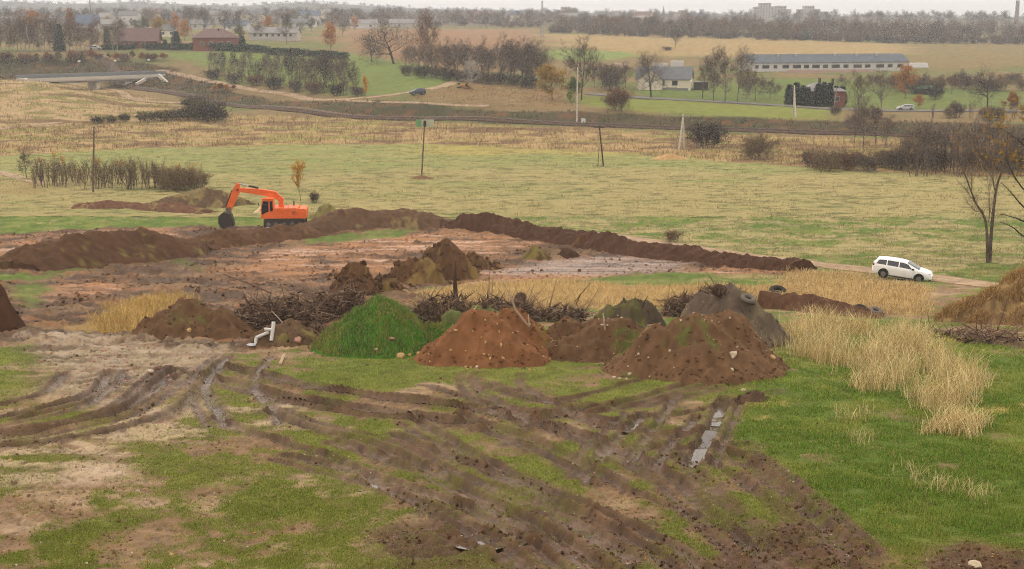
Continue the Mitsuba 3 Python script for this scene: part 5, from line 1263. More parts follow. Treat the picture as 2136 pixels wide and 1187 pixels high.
part(k, 'box', box(q[0] - .5, q[0] + .5, q[1] - .35, q[1] + .35, q[2], q[2] + 1.5), 'pipe_white'); part(k, 'panel', box(q[0] - .15, q[0] + .15, q[1] - .37, q[1] - .35, q[2] + .6, q[2] + 1.0), 'concrete_grey')
# ------------------------------------------------------------------ road bridge over the railway
a, b = at(98, 168), None
A = np.array([*at_d(92, 166, 432)]); B = np.array([*at_d(345, 157, 470)])
B2 = B.copy()
u = (B - A); L = np.linalg.norm(u); u = u / L; n = np.array([-u[1], u[0], 0])
k = thing('bridge', 'concrete road bridge with steel railing over the railway cutting', 'bridge')
def slab(s0, s1, n0, n1, z0, z1):
    v = []
    for s_ in (s0, s1):
        for q in (n0, n1):
            for z in (z0, z1): v.append(A + u * s_ + n * q + [0, 0, z])
    m = trimesh.Trimesh(v, trimesh.creation.box([1, 1, 1]).faces, process=False)
    m = trimesh.convex.convex_hull(m); return m
dk = part(k, 'deck', slab(-6, L, 0, 7.5, -0.95, 0.25), 'concrete')
part(k, 'girder', slab(6, L - 3, .5, 7, -1.6, -.96), 'concrete_grey')
part(k, 'kerb', slab(-6, L, -.3, .0, -.55, .5), 'concrete')
for q in (-.1, 7.4):
    rl = part(k, 'railing', cat_m([slab(-6, L, q, q + .12, .8, .95), slab(-6, L, q, q + .12, 1.35, 1.55)]), 'steel_grey')
    part(rl, 'screen', slab(-6, L, q + .04, q + .08, .45, 1.35), 'steel_grey')
    for i in range(16): part(rl, 'post', slab(-6 + (L + 6) * i / 15 - .06, -6 + (L + 6) * i / 15 + .06, q - .02, q + .14, .2, 1.5), 'steel_grey')
for s_, w in ((L * .42, 1.1), (L * .66, 3.0)):
    pr = part(k, 'pier', slab(s_, s_ + w, 1.0, 6.5, -7.5, -1.3), 'concrete')
    part(pr, 'cap', slab(s_ - .5, s_ + w + .5, .6, 6.9, -1.75, -1.3), 'concrete_grey')
e = L - 1
ab = part(k, 'abutment', slab(e - 7, e - 1, .3, 7.2, -3.2, -1.0), 'concrete_grey')
def beam(p, q, w, h):
    d_ = q - p; m = trimesh.creation.box([np.linalg.norm(d_), w, h]); x = d_ / np.linalg.norm(d_); y = np.cross([0, 0, 1], x); y /= np.linalg.norm(y); z = np.cross(x, y)
    M = np.eye(4); M[:3, 0], M[:3, 1], M[:3, 2], M[:3, 3] = x, y, z, (p + q) / 2; m.apply_transform(M); return m
part(ab, 'wing_wall', beam(at_d(331, 157, 462), at_d(354, 178, 457), .8, 1.2), 'concrete'); part(ab, 'wing_wall', beam(at_d(303, 165, 460), at_d(284, 176, 455), .8, 1.0), 'concrete')
for px, top, lab in [(165, 128, 'street lamp over the left half of the bridge'), (240, 127, 'street lamp over the middle of the bridge'), (310, 125, 'street lamp at the right end of the bridge')]:
    f_ = (px - 92) / (345 - 92); q = A + u * L * f_ + n * 7.7; q[2] += .2; t = at_d(px, top, q[1])
    kk = thing('street_lamp', lab, 'street lamp')
    part(kk, 'post', rod(q, t, .11, .08, 8), 'steel_grey'); part(kk, 'head', place(trimesh.creation.icosphere(2, .55).apply_scale([1, 1, .55]), t), 'pipe_white', smooth=True)
# hedge, fences of the far gardens come with the plants
# ------------------------------------------------------------------ trees and shrubs: kinds, grown once and planted many times
class Wood:
    def __init__(self): self.v, self.f, self.n = [], [], 0
    def tube(self, P, R, k=5):
        P, R = np.asarray(P, float), np.asarray(R, float)
        d = np.gradient(P, axis=0); d /= np.linalg.norm(d, axis=1, keepdims=True) + 1e-9
        a = np.cross(d, [0.31, 0.17, 0.93]); a /= np.linalg.norm(a, axis=1, keepdims=True) + 1e-9
        b = np.cross(d, a); t = np.arange(k) * 2 * np.pi / k
        ring = P[:, None] + R[:, None, None] * (np.cos(t)[None, :, None] * a[:, None] + np.sin(t)[None, :, None] * b[:, None])
        i = np.arange(len(P) * k).reshape(len(P), k) + self.n
        q = np.stack([i[:-1], np.roll(i[:-1], -1, 1), np.roll(i[1:], -1, 1), i[1:]], -1).reshape(-1, 4)
        self.v.append(ring.reshape(-1, 3)); self.f += [q[:, [0, 1, 2]], q[:, [0, 2, 3]]]; self.n += len(P) * k
    def spikes(self, P, D, r, g):
        """thin twigs: one long triangle each"""
        P, D = np.asarray(P), np.asarray(D); n = len(P)
        a = np.cross(D, g.normal(size=(n, 3))); a /= np.linalg.norm(a, axis=1, keepdims=True) + 1e-9
        V = np.stack([P + a * r, P - a * r, P + D], 1)
        self.v.append(V.reshape(-1, 3)); self.f.append(np.arange(n * 3).reshape(-1, 3) + self.n); self.n += n * 3
    def leaves(self, P, size, g, flat=0.0):
        P = np.asarray(P); n = len(P)
        a = g.normal(size=(n, 3)); a /= np.linalg.norm(a, axis=1, keepdims=True)
        b = np.cross(a, g.normal(size=(n, 3))); b /= np.linalg.norm(b, axis=1, keepdims=True)
        s = (size * g.uniform(0.6, 1.4, n))[:, None]
        V = np.stack([P - a * s, P - b * s * .6, P + a * s, P + b * s * .6], 1)
        i = np.arange(n * 4).reshape(-1, 4) + self.n
        self.v.append(V.reshape(-1, 3)); self.f += [i[:, [0, 1, 2]], i[:, [0, 2, 3]]]; self.n += n * 4
    def mesh(self): return np.vstack(self.v), np.vstack(self.f)
def unit(v): return v / (np.linalg.norm(v) + 1e-9)
def grow(seed, H=12.0, trunk=0.3, spread=0.8, levels=3, kids=(7, 5, 5), twig=(0.9, 0.014), tw_n=4, up=0.35, r0=0.2, lead=True, droop=0.0, leaf=None, stems=1, stem_fan=0.12, leaf_n=3, leaf_low=0.0, wig=0.16, fat=1.0):
    g = np.random.default_rng(seed); trunkw, crown, leafw = Wood(), Wood(), Wood()
    TP, TD, LP = [], [], []
    def branch(p, d, L, r, lv):
        n = 4 if lv == 0 else 3
        P, q, dd = [p], p, d
        for i in range(n):
            dd = unit(dd + g.normal(size=3) * wig * (0.4 if lv == 0 else 1) + np.array([0, 0, up * 0.25 - droop * lv * 0.25]))
            q = q + dd * L / n; P.append(q)
        P = np.array(P); R = np.linspace(r, r * 0.45, n + 1)
        (trunkw if lv == 0 else crown).tube(P, R, 6 if lv == 0 else (4 if lv == 1 else 3))
        if lv >= levels:
            t = g.uniform(0.15, 1.0, tw_n)
            for tt in t:
                k = min(int(tt * n), n - 1); pos = P[k] + (P[k + 1] - P[k]) * (tt * n - k)
                D = unit(unit(P[k + 1] - P[k]) + g.normal(size=3) * 0.75 + np.array([0, 0, 0.25 - droop])) * twig[0] * g.uniform(.5, 1.3)
                TP.append(pos); TD.append(D)
                if leaf is not None and pos[2] > leaf_low * H:
                    for _ in range(leaf_n): LP.append(pos + D * g.uniform(0.2, 1.1) + g.normal(size=3) * 0.12 * twig[0])
            return
        m = kids[min(lv, len(kids) - 1)]
        for j in range(m):
            lo = trunk if lv == 0 else 0.25
            tt = lo + (1 - lo) * (j + g.uniform(0, 1)) / m; tt = min(tt, 0.99)
            k = min(int(tt * n), n - 1); pos = P[k] + (P[k + 1] - P[k]) * (tt * n - k)
            ax = unit(P[k + 1] - P[k]); az = g.uniform(0, 2 * np.pi) + j * 2.4
            a = unit(np.cross(ax, [0.2, 0.3, 0.93] if abs(ax[2]) < .95 else [1, 0, 0])); b = np.cross(ax, a)
            out = math.cos(az) * a + math.sin(az) * b
            D = unit(ax * (1 - spread * 0.55) + out * spread + np.array([0, 0, up * 0.5]))
            LL = L * ((0.20 + 0.30 * math.sin(math.pi * min(1, (tt - lo) / (1 - lo) * .8 + .2))) if lv == 0 else 0.5) * fat * g.uniform(.75, 1.25)
            branch(pos, D, LL, max(r * 0.5 * (1 - 0.4 * tt), 0.012), lv + 1)
        if lead:
            branch(P[-1], unit(P[-1] - P[-2]), L * 0.36, r * 0.42, lv + 1)
    for s in range(stems):
        if stems == 1: branch(np.array([0, 0, -0.3]), np.array([0.02, 0.0, 1.0]), H * 0.76, r0, 0)
        else:
            az = g.uniform(0, 2 * np.pi); rr = math.sqrt(g.uniform(0, 1)) * stem_fan * H
            pos = np.array([math.cos(az) * rr, math.sin(az) * rr, -0.2])
            branch(pos, unit(np.array([pos[0] / (H * .5) + g.normal() * .08, pos[1] / (H * .5) + g.normal() * .08, 1.0])), H * .72 * g.uniform(.6, 1.1), r0 * g.uniform(.6, 1.2), 0)
    crown.spikes(TP, TD, twig[1], g)
    allz = np.vstack(crown.v)[:, 2].max(); s = H / allz
    def fin(w): V, F = w.mesh(); return V * s, F
    out = {'trunk': fin(trunkw), 'crown': fin(crown)}
    if leaf is not None and LP:
        leafw.leaves(np.array(LP), leaf, g); out['leaves'] = fin(leafw)
    return out
def conifer(seed, H=8.0, R=1.6, n=2600, column=False):
    g = np.random.default_rng(seed); t, c = Wood(), Wood()
    t.tube([[0, 0, -.3], [0, 0, H * .9]], [H * .018, .02], 6)
    z = g.uniform(0.03, 1, n) ** 0.9; prof = (1 - z) ** (0.55 if column else 0.85) * (np.clip(z / .08, .5, 1)) * (0.8 + 0.25 * np.sin(z * 60 + g.uniform(0, 6)) * (not column))
    az = g.uniform(0, 2 * np.pi, n); rr = R * prof * (1 - 0.75 * g.uniform(0, 1, n) ** 3) * (0.8 + .4 * np.sin(az * 3 + z * 9) * .5)
    P = np.stack([np.cos(az) * rr, np.sin(az) * rr, z * H * .97], 1)
    D = np.stack([np.cos(az), np.sin(az), np.full(n, .5 if column else -.25)], 1) + g.normal(size=(n, 3)) * .3
    c.spikes(P, D * H * .07, H * .013, g)
    return {'trunk': t.mesh(), 'crown': c.mesh()}
def leafy(seed, H=8.0, W=.45, n=2200, size=.2, trunk=.2, holes=.4, col=False):
    """trunk and limbs with a crown of leaves hung in uneven clumps"""
    g = np.random.default_rng(seed); t = grow(seed, H, trunk=max(trunk, .15), spread=.7, levels=2, kids=(7, 5), tw_n=4, r0=H * .016, up=.4)
    V = t['crown'][0]; F = t['crown'][1]; tips = V[g.integers(len(V) // 3, len(V), 70)]; tips = tips[tips[:, 2] > trunk * H]
    w = g.uniform(.3, 1, len(tips)); k = g.choice(len(tips), n, p=w / w.sum())
    P = tips[k] + g.normal(size=(n, 3)) * H * np.array([.055, .055, .05])
    if W: P[:, :2] *= W / (np.abs(P[:, :2]).max() / H + 1e-6)
    lw = Wood(); lw.leaves(P, size, g); t['leaves'] = lw.mesh()
    if W:
        c = t['crown']; vv = c[0].copy(); vv[:, :2] *= min(1, W / (np.abs(vv[:, :2]).max() / H)); t['crown'] = (vv, c[1])
    return t
def bark(name, a, b2): mat(name, mikit.proc(lambda p, n, uv: mix(a, b2, noise(p.x * 5, p.y * 5, p.z * 3))), 0.9, 0.15)
bark('bark_grey', K(92, 80, 70), K(124, 108, 94)); bark('bark_dark', K(62, 52, 46), K(84, 70, 60)); bark('bark_birch', K(150, 140, 128), K(226, 218, 208)); bark('bark_light', K(128, 114, 98), K(160, 142, 122)); bark('bark_twin', K(84, 72, 62), K(142, 124, 108))
for nme, c in dict(twig_grey=(116, 100, 86), twig_dark=(82, 70, 62), twig_lilac=(118, 100, 90), twig_rust=(128, 92, 70), twig_tan=(146, 124, 94), twig_olive=(110, 100, 68)).items(): mat(nme, C(*c), 0.95, 0.1)
def leafmat(name, c):
    scene[name] = {'type': 'principledthin', 'base_color': mikit.proc(lambda p, n, uv: mi.Color3f(*[float(v) for v in C(*c)]) * (0.6 + 0.8 * noise(p.x * 3, p.y * 3, p.z * 3))), 'roughness': 0.8, 'diff_trans': 0.6, 'spec_trans': 0.0}
for nme, c in dict(leaf_yellow=(232, 172, 52), leaf_orange=(206, 140, 66), leaf_rust=(164, 104, 52), leaf_amber=(186, 148, 58), leaf_green=(104, 124, 48), leaf_lime=(150, 158, 62), leaf_dull=(120, 112, 62), needle=(46, 66, 46)).items(): leafmat(nme, c)
for nme, c in dict(needle_solid=(48, 66, 46), thuja_green=(42, 60, 44)).items(): mat(nme, mikit.proc(lambda p, n, uv, c=c: mi.Color3f(*[float(v) for v in C(*c)]) * (0.6 + 0.8 * noise(p.x * 2, p.y * 2, p.z * 2))), 0.9, 0.15)
KINDS = {}
def kind(name, parts, mats, H):
    g = {'type': 'shapegroup'}
    for k, v in parts.items():
        g[k] = mikit.ply(v, mats[k], False)
    scene['kind_' + name] = g; KINDS[name] = H
def kinds(name, fn, mats, seeds, H):
    for i, s in enumerate(seeds): kind(f'{name}{i}', fn(s), mats, H)
BR = dict(trunk='bark_grey', crown='twig_grey'); DK = dict(trunk='bark_dark', crown='twig_dark'); LI = dict(trunk='bark_grey', crown='twig_lilac')
up_ = lambda s: grow(s, 12, trunk=.22, spread=.75, levels=3, kids=(13, 7, 4), tw_n=5, up=.34, r0=.17, twig=(.9, .03), fat=1.05)
oak_ = lambda s: grow(s, 12, trunk=.3, spread=1.0, levels=3, kids=(11, 7, 5), tw_n=5, up=.16, r0=.36, lead=True, twig=(.8, .026), wig=.24, fat=1.5)
bir_ = lambda s: grow(s, 12, trunk=.2, spread=.6, levels=2, kids=(20, 9), tw_n=10, up=.3, r0=.13, droop=.5, twig=(1.0, .026), fat=.9)
shr0_ = lambda s: grow(s, 4, trunk=.15, spread=.6, levels=2, kids=(5, 4), tw_n=8, up=.4, r0=.03, twig=(.55, .02), stems=22, stem_fan=.24, fat=1.3)
def shr_(s):
    t = shr0_(s); g = np.random.default_rng(s + 900); n = 320; w = Wood()
    V, F = t['crown']; w.v, w.f, w.n = [V], [F], len(V)
    R = np.percentile(np.hypot(V[:, 0], V[:, 1]), 90); th = g.uniform(0, 6.283, n); ph = np.arccos(g.uniform(0, 1, n)); rr = g.uniform(.35, 1, n) ** .6 * (.75 + .5 * nz(np.cos(th) * 2 + 5, np.sin(th) * 2 + ph * 2, 1.0, s))
    P = np.stack([np.cos(th) * np.sin(ph) * rr * R, np.sin(th) * np.sin(ph) * rr * R, np.cos(ph) * rr * 3.3 * .8], 1)
    D = unit([0, 0, 1]) * .35 + P / (np.linalg.norm(P, axis=1, keepdims=True) + .1) * .25 + g.normal(size=(n, 3)) * .2
    w.spikes(P, D, .018, g); t['crown'] = w.mesh(); return t
sap_ = lambda s: grow(s, 6, trunk=.2, spread=.4, levels=1, kids=(12,), tw_n=8, up=.7, r0=.05, twig=(.6, .016), stems=3, stem_fan=.1)
kinds('upright', up_, BR, (1, 2, 3), 12); kinds('upright_dark', up_, DK, (4, 5), 12); kinds('upright_lilac', up_, LI, (6, 7), 12); kinds('upright_rust', up_, dict(trunk='bark_grey', crown='twig_rust'), (8,), 12)
kinds('oak', oak_, DK, (11, 12, 13), 12); kinds('birch', bir_, dict(trunk='bark_birch', crown='twig_lilac'), (21, 22, 23), 12); kinds('birch_white', bir_, dict(trunk='bark_birch', crown='bark_birch'), (24,), 12)
kinds('birch_rust', bir_, dict(trunk='bark_birch', crown='twig_rust'), (25, 26), 12)
kinds('shrub', shr_, BR, (31, 32), 4); kinds('shrub_dark', shr_, DK, (33, 34), 4); kinds('shrub_rust', shr_, dict(trunk='bark_grey', crown='twig_rust'), (35,), 4); kinds('shrub_tan', shr_, dict(trunk='bark_light', crown='twig_tan'), (36, 37), 4)
kinds('shrub_olive', shr_, dict(trunk='bark_grey', crown='twig_olive'), (38,), 4)
kinds('sapling', sap_, LI, (41, 42, 43), 6); kinds('sapling_tan', sap_, dict(trunk='bark_light', crown='twig_tan'), (44, 45), 6)
kinds('sapling_yellow', lambda s: grow(s, 6, trunk=.2, spread=.35, levels=1, kids=(14,), tw_n=9, up=.8, r0=.04, twig=(.5, .014), leaf=.13, leaf_n=1, leaf_low=.62), dict(trunk='bark_light', crown='twig_tan', leaves='leaf_yellow'), (46, 47), 6)
for nm, lm, sd in (('yellow', 'leaf_yellow', 51), ('orange', 'leaf_orange', 52), ('amber', 'leaf_amber', 53), ('green', 'leaf_green', 54), ('lime', 'leaf_lime', 55), ('rust', 'leaf_rust', 56), ('dull', 'leaf_dull', 57)):
    kinds('leafy_' + nm, lambda s: leafy(s), dict(trunk='bark_grey', crown='twig_dark', leaves=lm), (sd,), 8)
kinds('aspen', lambda s: grow(s, 7, trunk=.3, spread=.38, levels=2, kids=(12, 5), tw_n=6, up=.9, r0=.06, twig=(.35, .012), leaf=.10, leaf_n=3, leaf_low=.36), dict(trunk='bark_light', crown='twig_tan', leaves='leaf_yellow'), (61,), 7)
kinds('spruce', lambda s: conifer(s), dict(trunk='bark_dark', crown='needle_solid'), (71, 72), 8); kinds('thuja', lambda s: conifer(s, 5, 1.15, 2200, True), dict(trunk='bark_dark', crown='thuja_green'), (73, 74), 5)
far_ = lambda s: grow(s, 12, trunk=.15, spread=.7, levels=2, kids=(12, 6), tw_n=7, up=.3, r0=.15, twig=(1.4, .07), fat=1.1)
kinds('wood', far_, BR, (81, 82), 12); kinds('wood_dark', far_, DK, (83,), 12); kinds('wood_birch', far_, dict(trunk='bark_birch', crown='twig_lilac'), (84,), 12); kinds('wood_rust', far_, dict(trunk='bark_grey', crown='twig_rust'), (85,), 12)
_pick = np.random.default_rng(99)
def inst(kindname, loc, h, rz=None, wide=1.0):
    n = [k for k in KINDS if k.rstrip('0123456789') == kindname] or [kindname]
    k = n[int(_pick.integers(len(n)))]; s = h / KINDS[k]
    rz = float(_pick.uniform(0, 360)) if rz is None else rz
    return {'type': 'instance', 'to_world': T().translate([float(v) for v in loc]).rotate([0, 0, 1], rz).scale([s * wide, s * wide, s]), 'shapegroup': {'type': 'ref', 'id': 'kind_' + k}}
def plant(name, kindname, px, base, top, label, group=None, wide=1.0, cat='tree', d=None, rz=None):
    p = at(px, base) if d is None else on(px, d)
    h = (CAM_Z - dropat(top, p[1])) - p[2]
    key = key_for(name); scene[key] = inst(kindname, p, max(h, .5), rz, wide); tag(key, label, cat, group); return key
# single trees
for a in [
    ('oak_tree', 'oak', 822, 133, 26, 'largest spreading bare oak above the green field', 1.15), ('oak_tree', 'oak', 775, 129, 58, 'smaller bare oak beside the largest one above the green field', .9),
    ('bare_tree', 'upright_rust', 903, 153, 10, 'tallest bare tree with reddish twigs right of the oaks', .9), ('birch_tree', 'birch_white', 986, 187, 104, 'white stemmed birch standing alone by the log heap', .9),
    ('bare_tree', 'upright_dark', 1213, 208, 66, 'tall dense bare tree beside the amber tree', .95), ('amber_tree', 'leafy_amber', 1152, 210, 133, 'broad amber leaved tree below the bare tree row', 1.25),
    ('green_bush', 'leafy_green', 1197, 212, 160, 'dark green bush between the amber tree and the tall dense bare tree', .9), ('lime_bush', 'leafy_lime', 1193, 220, 188, 'small yellow green bush in front of the dark green bush', 1.2),
    ('bare_tree', 'shrub', 1272, 190, 118, 'wide many stemmed bare tree left of the cream bungalow', 1.0), ('bare_bush', 'shrub_rust', 1291, 231, 176, 'round reddish brown bush on the grass above the railway', 1.35),
    ('oak_tree', 'oak', 1358, 203, 88, 'bare oak in front of the cream bungalow', .8), ('bare_tree', 'upright_dark', 1408, 103, 50, 'dark bare tree alone on the straw field', .9), ('bare_bush', 'shrub', 1392, 106, 95, 'low grey bush at the foot of the lone tree on the straw field', 2.2),
    ('bare_tree', 'upright', 1488, 212, 84, 'first bare tree of the tall clump beside the cream bungalow', .75), ('bare_tree', 'upright_lilac', 1512, 214, 92, 'middle bare tree of the tall clump beside the cream bungalow', .8), ('bare_tree', 'upright', 1538, 212, 80, 'last bare tree of the tall clump, nearest the long barn', .75),
    ('yellow_sapling', 'leafy_yellow', 763, 200, 156, 'narrow golden sapling at the corner of the green field', .5), ('willow_tree', 'leafy_orange', 690, 104, 50, 'broad orange willow by the long white house', 1.25),
    ('bare_tree', 'upright_dark', 597, 92, 16, 'dark bare tree in front of the long white house', .8), ('bare_tree', 'upright', 402, 74, 2, 'tall bare tree on the skyline above the hipped brown roof', 1.0), ('bare_tree', 'upright_dark', 425, 72, 10, 'second bare tree on the skyline above the hipped brown roof', .9),
    ('bare_tree', 'oak', 468, 70, 10, 'round dark bare tree on the skyline over the village', .9), ('bare_tree', 'oak', 502, 70, 12, 'last round dark bare tree on the skyline over the village', .8),
    ('bare_tree', 'upright', 1790, 250, 138, 'bare tree rising left of the silver car', .7), ('bare_tree', 'upright_lilac', 1838, 232, 136, 'bare tree with a forked trunk nearest the silver car', .9), ('orange_tree', 'leafy_orange', 1888, 205, 136, 'orange leaved tree behind the silver car', 1.0),
    ('bare_tree', 'oak', 2060, 226, 126, 'spreading dark bare tree on the far green lawn', .75), ('orange_bush', 'leafy_orange', 1915, 225, 198, 'small orange bush just right of the silver car', 1.3), ('bare_bush', 'shrub_dark', 1950, 208, 172, 'dark leafless bush beside the green shed roof', 1.0),
    ('yellow_sapling', 'aspen', 627, 420, 330, 'golden leaved young aspen behind the excavator', 1.15), ('bare_bush', 'shrub', 656, 424, 394, 'small bare bush right of the golden aspen', .9), ('bare_bush', 'shrub_dark', 1470, 308, 246, 'big dark round bush by the slanting concrete pole', 1.5),
    ('bare_bush', 'shrub_tan', 1578, 332, 268, 'pale grey rounded bush at the far edge of the meadow', 1.35), ('bare_bush', 'shrub_tan', 1402, 506, 474, 'small bare bush standing alone in the near meadow', 1.2),
    ('orange_tree', 'leafy_orange', 72, 92, 22, 'orange leaved tree within the left birch grove', .8), ('spruce_tree', 'spruce', 125, 108, 48, 'dark spruce in the yard left of the white vehicle', 1.3), ('spruce_tree', 'spruce', 224, 102, 54, 'dark spruce between the white vehicle and the brown gable roof', 1.1),
    ('lime_bush', 'leafy_lime', 84, 106, 86, 'round yellow green bush at the foot of the birch grove', 1.3), ('yellow_sapling', 'leafy_yellow', 127, 107, 94, 'tiny yellow sapling by the garden edge', .7),
    ('spruce_tree', 'spruce', 368, 104, 64, 'dark evergreen in the garden between the two brick houses', 1.9), ('spruce_tree', 'spruce', 345, 104, 82, 'low dark evergreen right of the brown gable roof', 2.0), ('orange_tree', 'leafy_orange', 368, 76, 28, 'orange tree behind the garden evergreens', .9),
    ('amber_tree', 'leafy_amber', 330, 82, 34, 'amber tree over the ridge of the brown gable roof', 1.2), ('amber_tree', 'leafy_dull', 300, 78, 34, 'olive yellow tree behind the brown gable roof', 1.2), ('orange_tree', 'leafy_rust', 145, 76, 14, 'tall rust coloured tree above the birch grove', .7),
    ('spruce_tree', 'spruce', 505, 100, 74, 'dark evergreen hedge tree at the end of the hipped roof house', 2.4), ('spruce_tree', 'spruce', 283, 62, 40, 'narrow dark spruce behind the village roofs', .9),
    ('bare_tree', 'upright_dark', 1014, 60, 30, 'dark rounded tree alone on the horizon beyond the heath', 1.6), ('spruce_tree', 'spruce', 1768, 86, 68, 'dark spruce at the edge of the far wood', 1.6), ('spruce_tree', 'spruce', 1680, 84, 58, 'dark spruce near the white cottage at the field edge', 1.3),
    ('bare_tree', 'upright', 56, 372, 306, 'small dark stemmed tree beside the sapling thicket', 1.0), ('orange_bush', 'leafy_rust', 2106, 236, 190, 'rust leaved bush beyond the bare thicket at the frame edge', 1.3)]:
    plant(a[0], a[1], a[2], a[3], a[4], a[5], wide=a[6], cat='bush' if 'bush' in a[0] else 'tree')
ORD = 'first second third fourth fifth sixth seventh eighth ninth tenth eleventh twelfth thirteenth fourteenth fifteenth sixteenth seventeenth eighteenth nineteenth twentieth'.split()
ORD += ['twenty ' + o for o in ORD[:9]] + ['thirtieth'] + ['thirty ' + o for o in ORD[:9]] + ['fortieth'] + ['forty ' + o for o in ORD[:9]] + ['fiftieth']
def rows(name, kindnames, specs, label, group, cat='tree', wide=1.0, jit=.15):
    """label holds one % for the place of the plant along its row, counted rightwards"""
    specs = sorted(specs)
    for i, (px, base, top) in enumerate(specs):
        o = 'last' if i == len(specs) - 1 else ORD[i]
        plant(name, kindnames[i % len(kindnames)], px, base, top, label.replace('%', o), group, wide * float(_pick.uniform(1 - jit, 1 + jit)), cat)
g = np.random.default_rng(5)
rows('birch_tree', ['birch', 'birch_rust', 'birch'], [(x, 106 + g.uniform(-2, 3), g.uniform(16, 44)) for x in np.linspace(-30, 245, 34) if not 210 < x < 232], '% slender birch, counted from the frame edge, in the grove at the hill edge', 'birches of the left grove', jit=.25)
rows('bare_tree', ['upright', 'upright_dark', 'upright_lilac'], [(440, 150, 98), (462, 156, 106), (490, 164, 108), (512, 168, 112), (535, 174, 118), (560, 178, 104), (582, 182, 112), (604, 184, 96), (625, 188, 116), (650, 192, 108), (676, 194, 100), (694, 198, 116), (716, 198, 112), (738, 198, 122)], '% bare tree from the bridge side in the front row along the dirt track', 'bare trees along the dirt track', wide=.72, jit=.3)
rows('bare_tree', ['upright', 'upright_lilac'], [(846, 140, 92), (868, 146, 96), (930, 160, 84), (952, 168, 72), (972, 166, 86), (1004, 172, 70), (1022, 176, 84), (1045, 176, 62), (1066, 174, 76), (1090, 178, 70), (1110, 180, 74), (1128, 182, 92)], '% bare tree from the oaks along the front of the wooded strip', 'bare trees of the wooded strip', wide=.95)
rows('bare_bush', ['shrub', 'shrub_dark'], [(x, 158 + (x - 840) * .09 + g.uniform(-3, 4), 128 + (x - 840) * .09) for x in np.linspace(850, 1100, 10)], '% bare bush from the oaks under the wooded strip', 'bushes of the wooded strip', 'bush', 1.4)
rows('bare_bush', ['shrub_dark', 'shrub', 'shrub_rust'], [(x, 168 + (x - 440) * .115 + g.uniform(-3, 3), 140 + (x - 440) * .115) for x in np.linspace(445, 745, 8)], '% bare bush from the bridge at the foot of the trees along the track', 'bushes along the dirt track', 'bush', 1.5)
rows('sapling', ['sapling', 'sapling_tan', 'sapling'], [(438 + 14 * i + g.uniform(-6, 6), 158 + 2.0 * i + g.uniform(-8, 6), 124 + 1.7 * i + g.uniform(-8, 8)) for i in range(22)], '% thin sapling from the bridge side between the trees along the dirt track', 'saplings along the dirt track', 'sapling', 1.5)
rows('thuja', ['thuja'], [(1645, 220, 176), (1660, 221, 172), (1674, 222, 178), (1684, 222, 182), (1706, 223, 174), (1717, 223, 171), (1729, 223, 173), (1742, 222, 179), (1756, 221, 180)], '% clipped dark evergreen from the barn clump before the dark red house', 'evergreens before the dark red house', wide=1.25)
rows('sapling', ['sapling_tan', 'sapling', 'sapling_tan'], [(x + g.uniform(-5, 5), 386 + g.uniform(-8, 10), 326 + g.uniform(-6, 16)) for x in np.linspace(74, 345, 46)], '% bare grey sapling from the frame edge in the thicket behind the green strip', 'saplings of the left thicket', 'sapling', 1.3)
rows('willow_bush', ['sapling_tan', 'shrub_tan'], [(x + g.uniform(-5, 5), 394 + g.uniform(-3, 8), 340 + g.uniform(-6, 12)) for x in np.linspace(336, 425, 9)], '% yellowish willow bush from the thicket towards the excavator', 'willow bushes of the left thicket', 'bush', 1.3)
rows('yellow_sapling', ['sapling_yellow'], [(92, 376, 322), (122, 374, 308), (140, 378, 318), (206, 384, 322), (248, 386, 328), (405, 396, 334), (368, 394, 336)], '% yellow topped sapling from the frame edge in the sapling thicket', 'yellow topped saplings', 'sapling', 1.2)
rows('bare_tree', ['sapling', 'upright_lilac', 'sapling'], [(x + g.uniform(-6, 6), 358 + g.uniform(-10, 10), 250 + g.uniform(-14, 30)) for x in np.linspace(1880, 2180, 30)], '% bare slim tree from the dark round bush side in the meadow edge thicket', 'bare trees of the right thicket', wide=1.1)
rows('bare_bush', ['shrub', 'shrub_rust', 'shrub_tan'], [(x + g.uniform(-6, 6), 350 + g.uniform(-8, 10), 306 + g.uniform(-8, 8)) for x in np.linspace(1690, 2160, 24)], '% brown bush from the dark round bush along the meadow edge thicket', 'bushes of the right thicket', 'bush', 1.15)
rows('bare_tree', ['upright', 'upright_lilac'], [(1782, 300, 224), (1800, 306, 196), (1826, 300, 214), (1848, 306, 232), (1770, 280, 240)], '% bare tree, counted from the evergreens, in the group before the silver car', 'bare trees before the silver car', wide=.9)
rows('bare_bush', ['shrub', 'sapling', 'shrub_tan'], [(x + g.uniform(-8, 8), 246 + g.uniform(-8, 12), 210 + g.uniform(-8, 10)) for x in np.linspace(1750, 2140, 15) if not 1835 < x < 1940], '% bare bush from the evergreens on the slope around the silver car', 'bushes around the silver car', 'bush', 1.15)
rows('bare_bush', ['shrub', 'shrub_tan'], [(x + g.uniform(-8, 8), 190 + g.uniform(-14, 14), 158 + g.uniform(-12, 8)) for x in np.linspace(1860, 2140, 12)], '% bare bush from the barn end on the lawns beyond the silver car', 'bushes on the far lawns', 'bush', 1.3)
rows('bare_bush', ['shrub_dark', 'shrub_olive'], [(205, 258, 240), (232, 256, 238), (258, 254, 234), (300, 254, 228), (322, 252, 230), (345, 252, 226), (372, 250, 224), (395, 250, 218), (420, 250, 200), (440, 254, 208), (462, 250, 226), (410, 232, 196)], '% dark shrub from the frame edge in the hollow below the bridge hill', 'dark shrubs below the bridge hill', 'bush', 1.6)
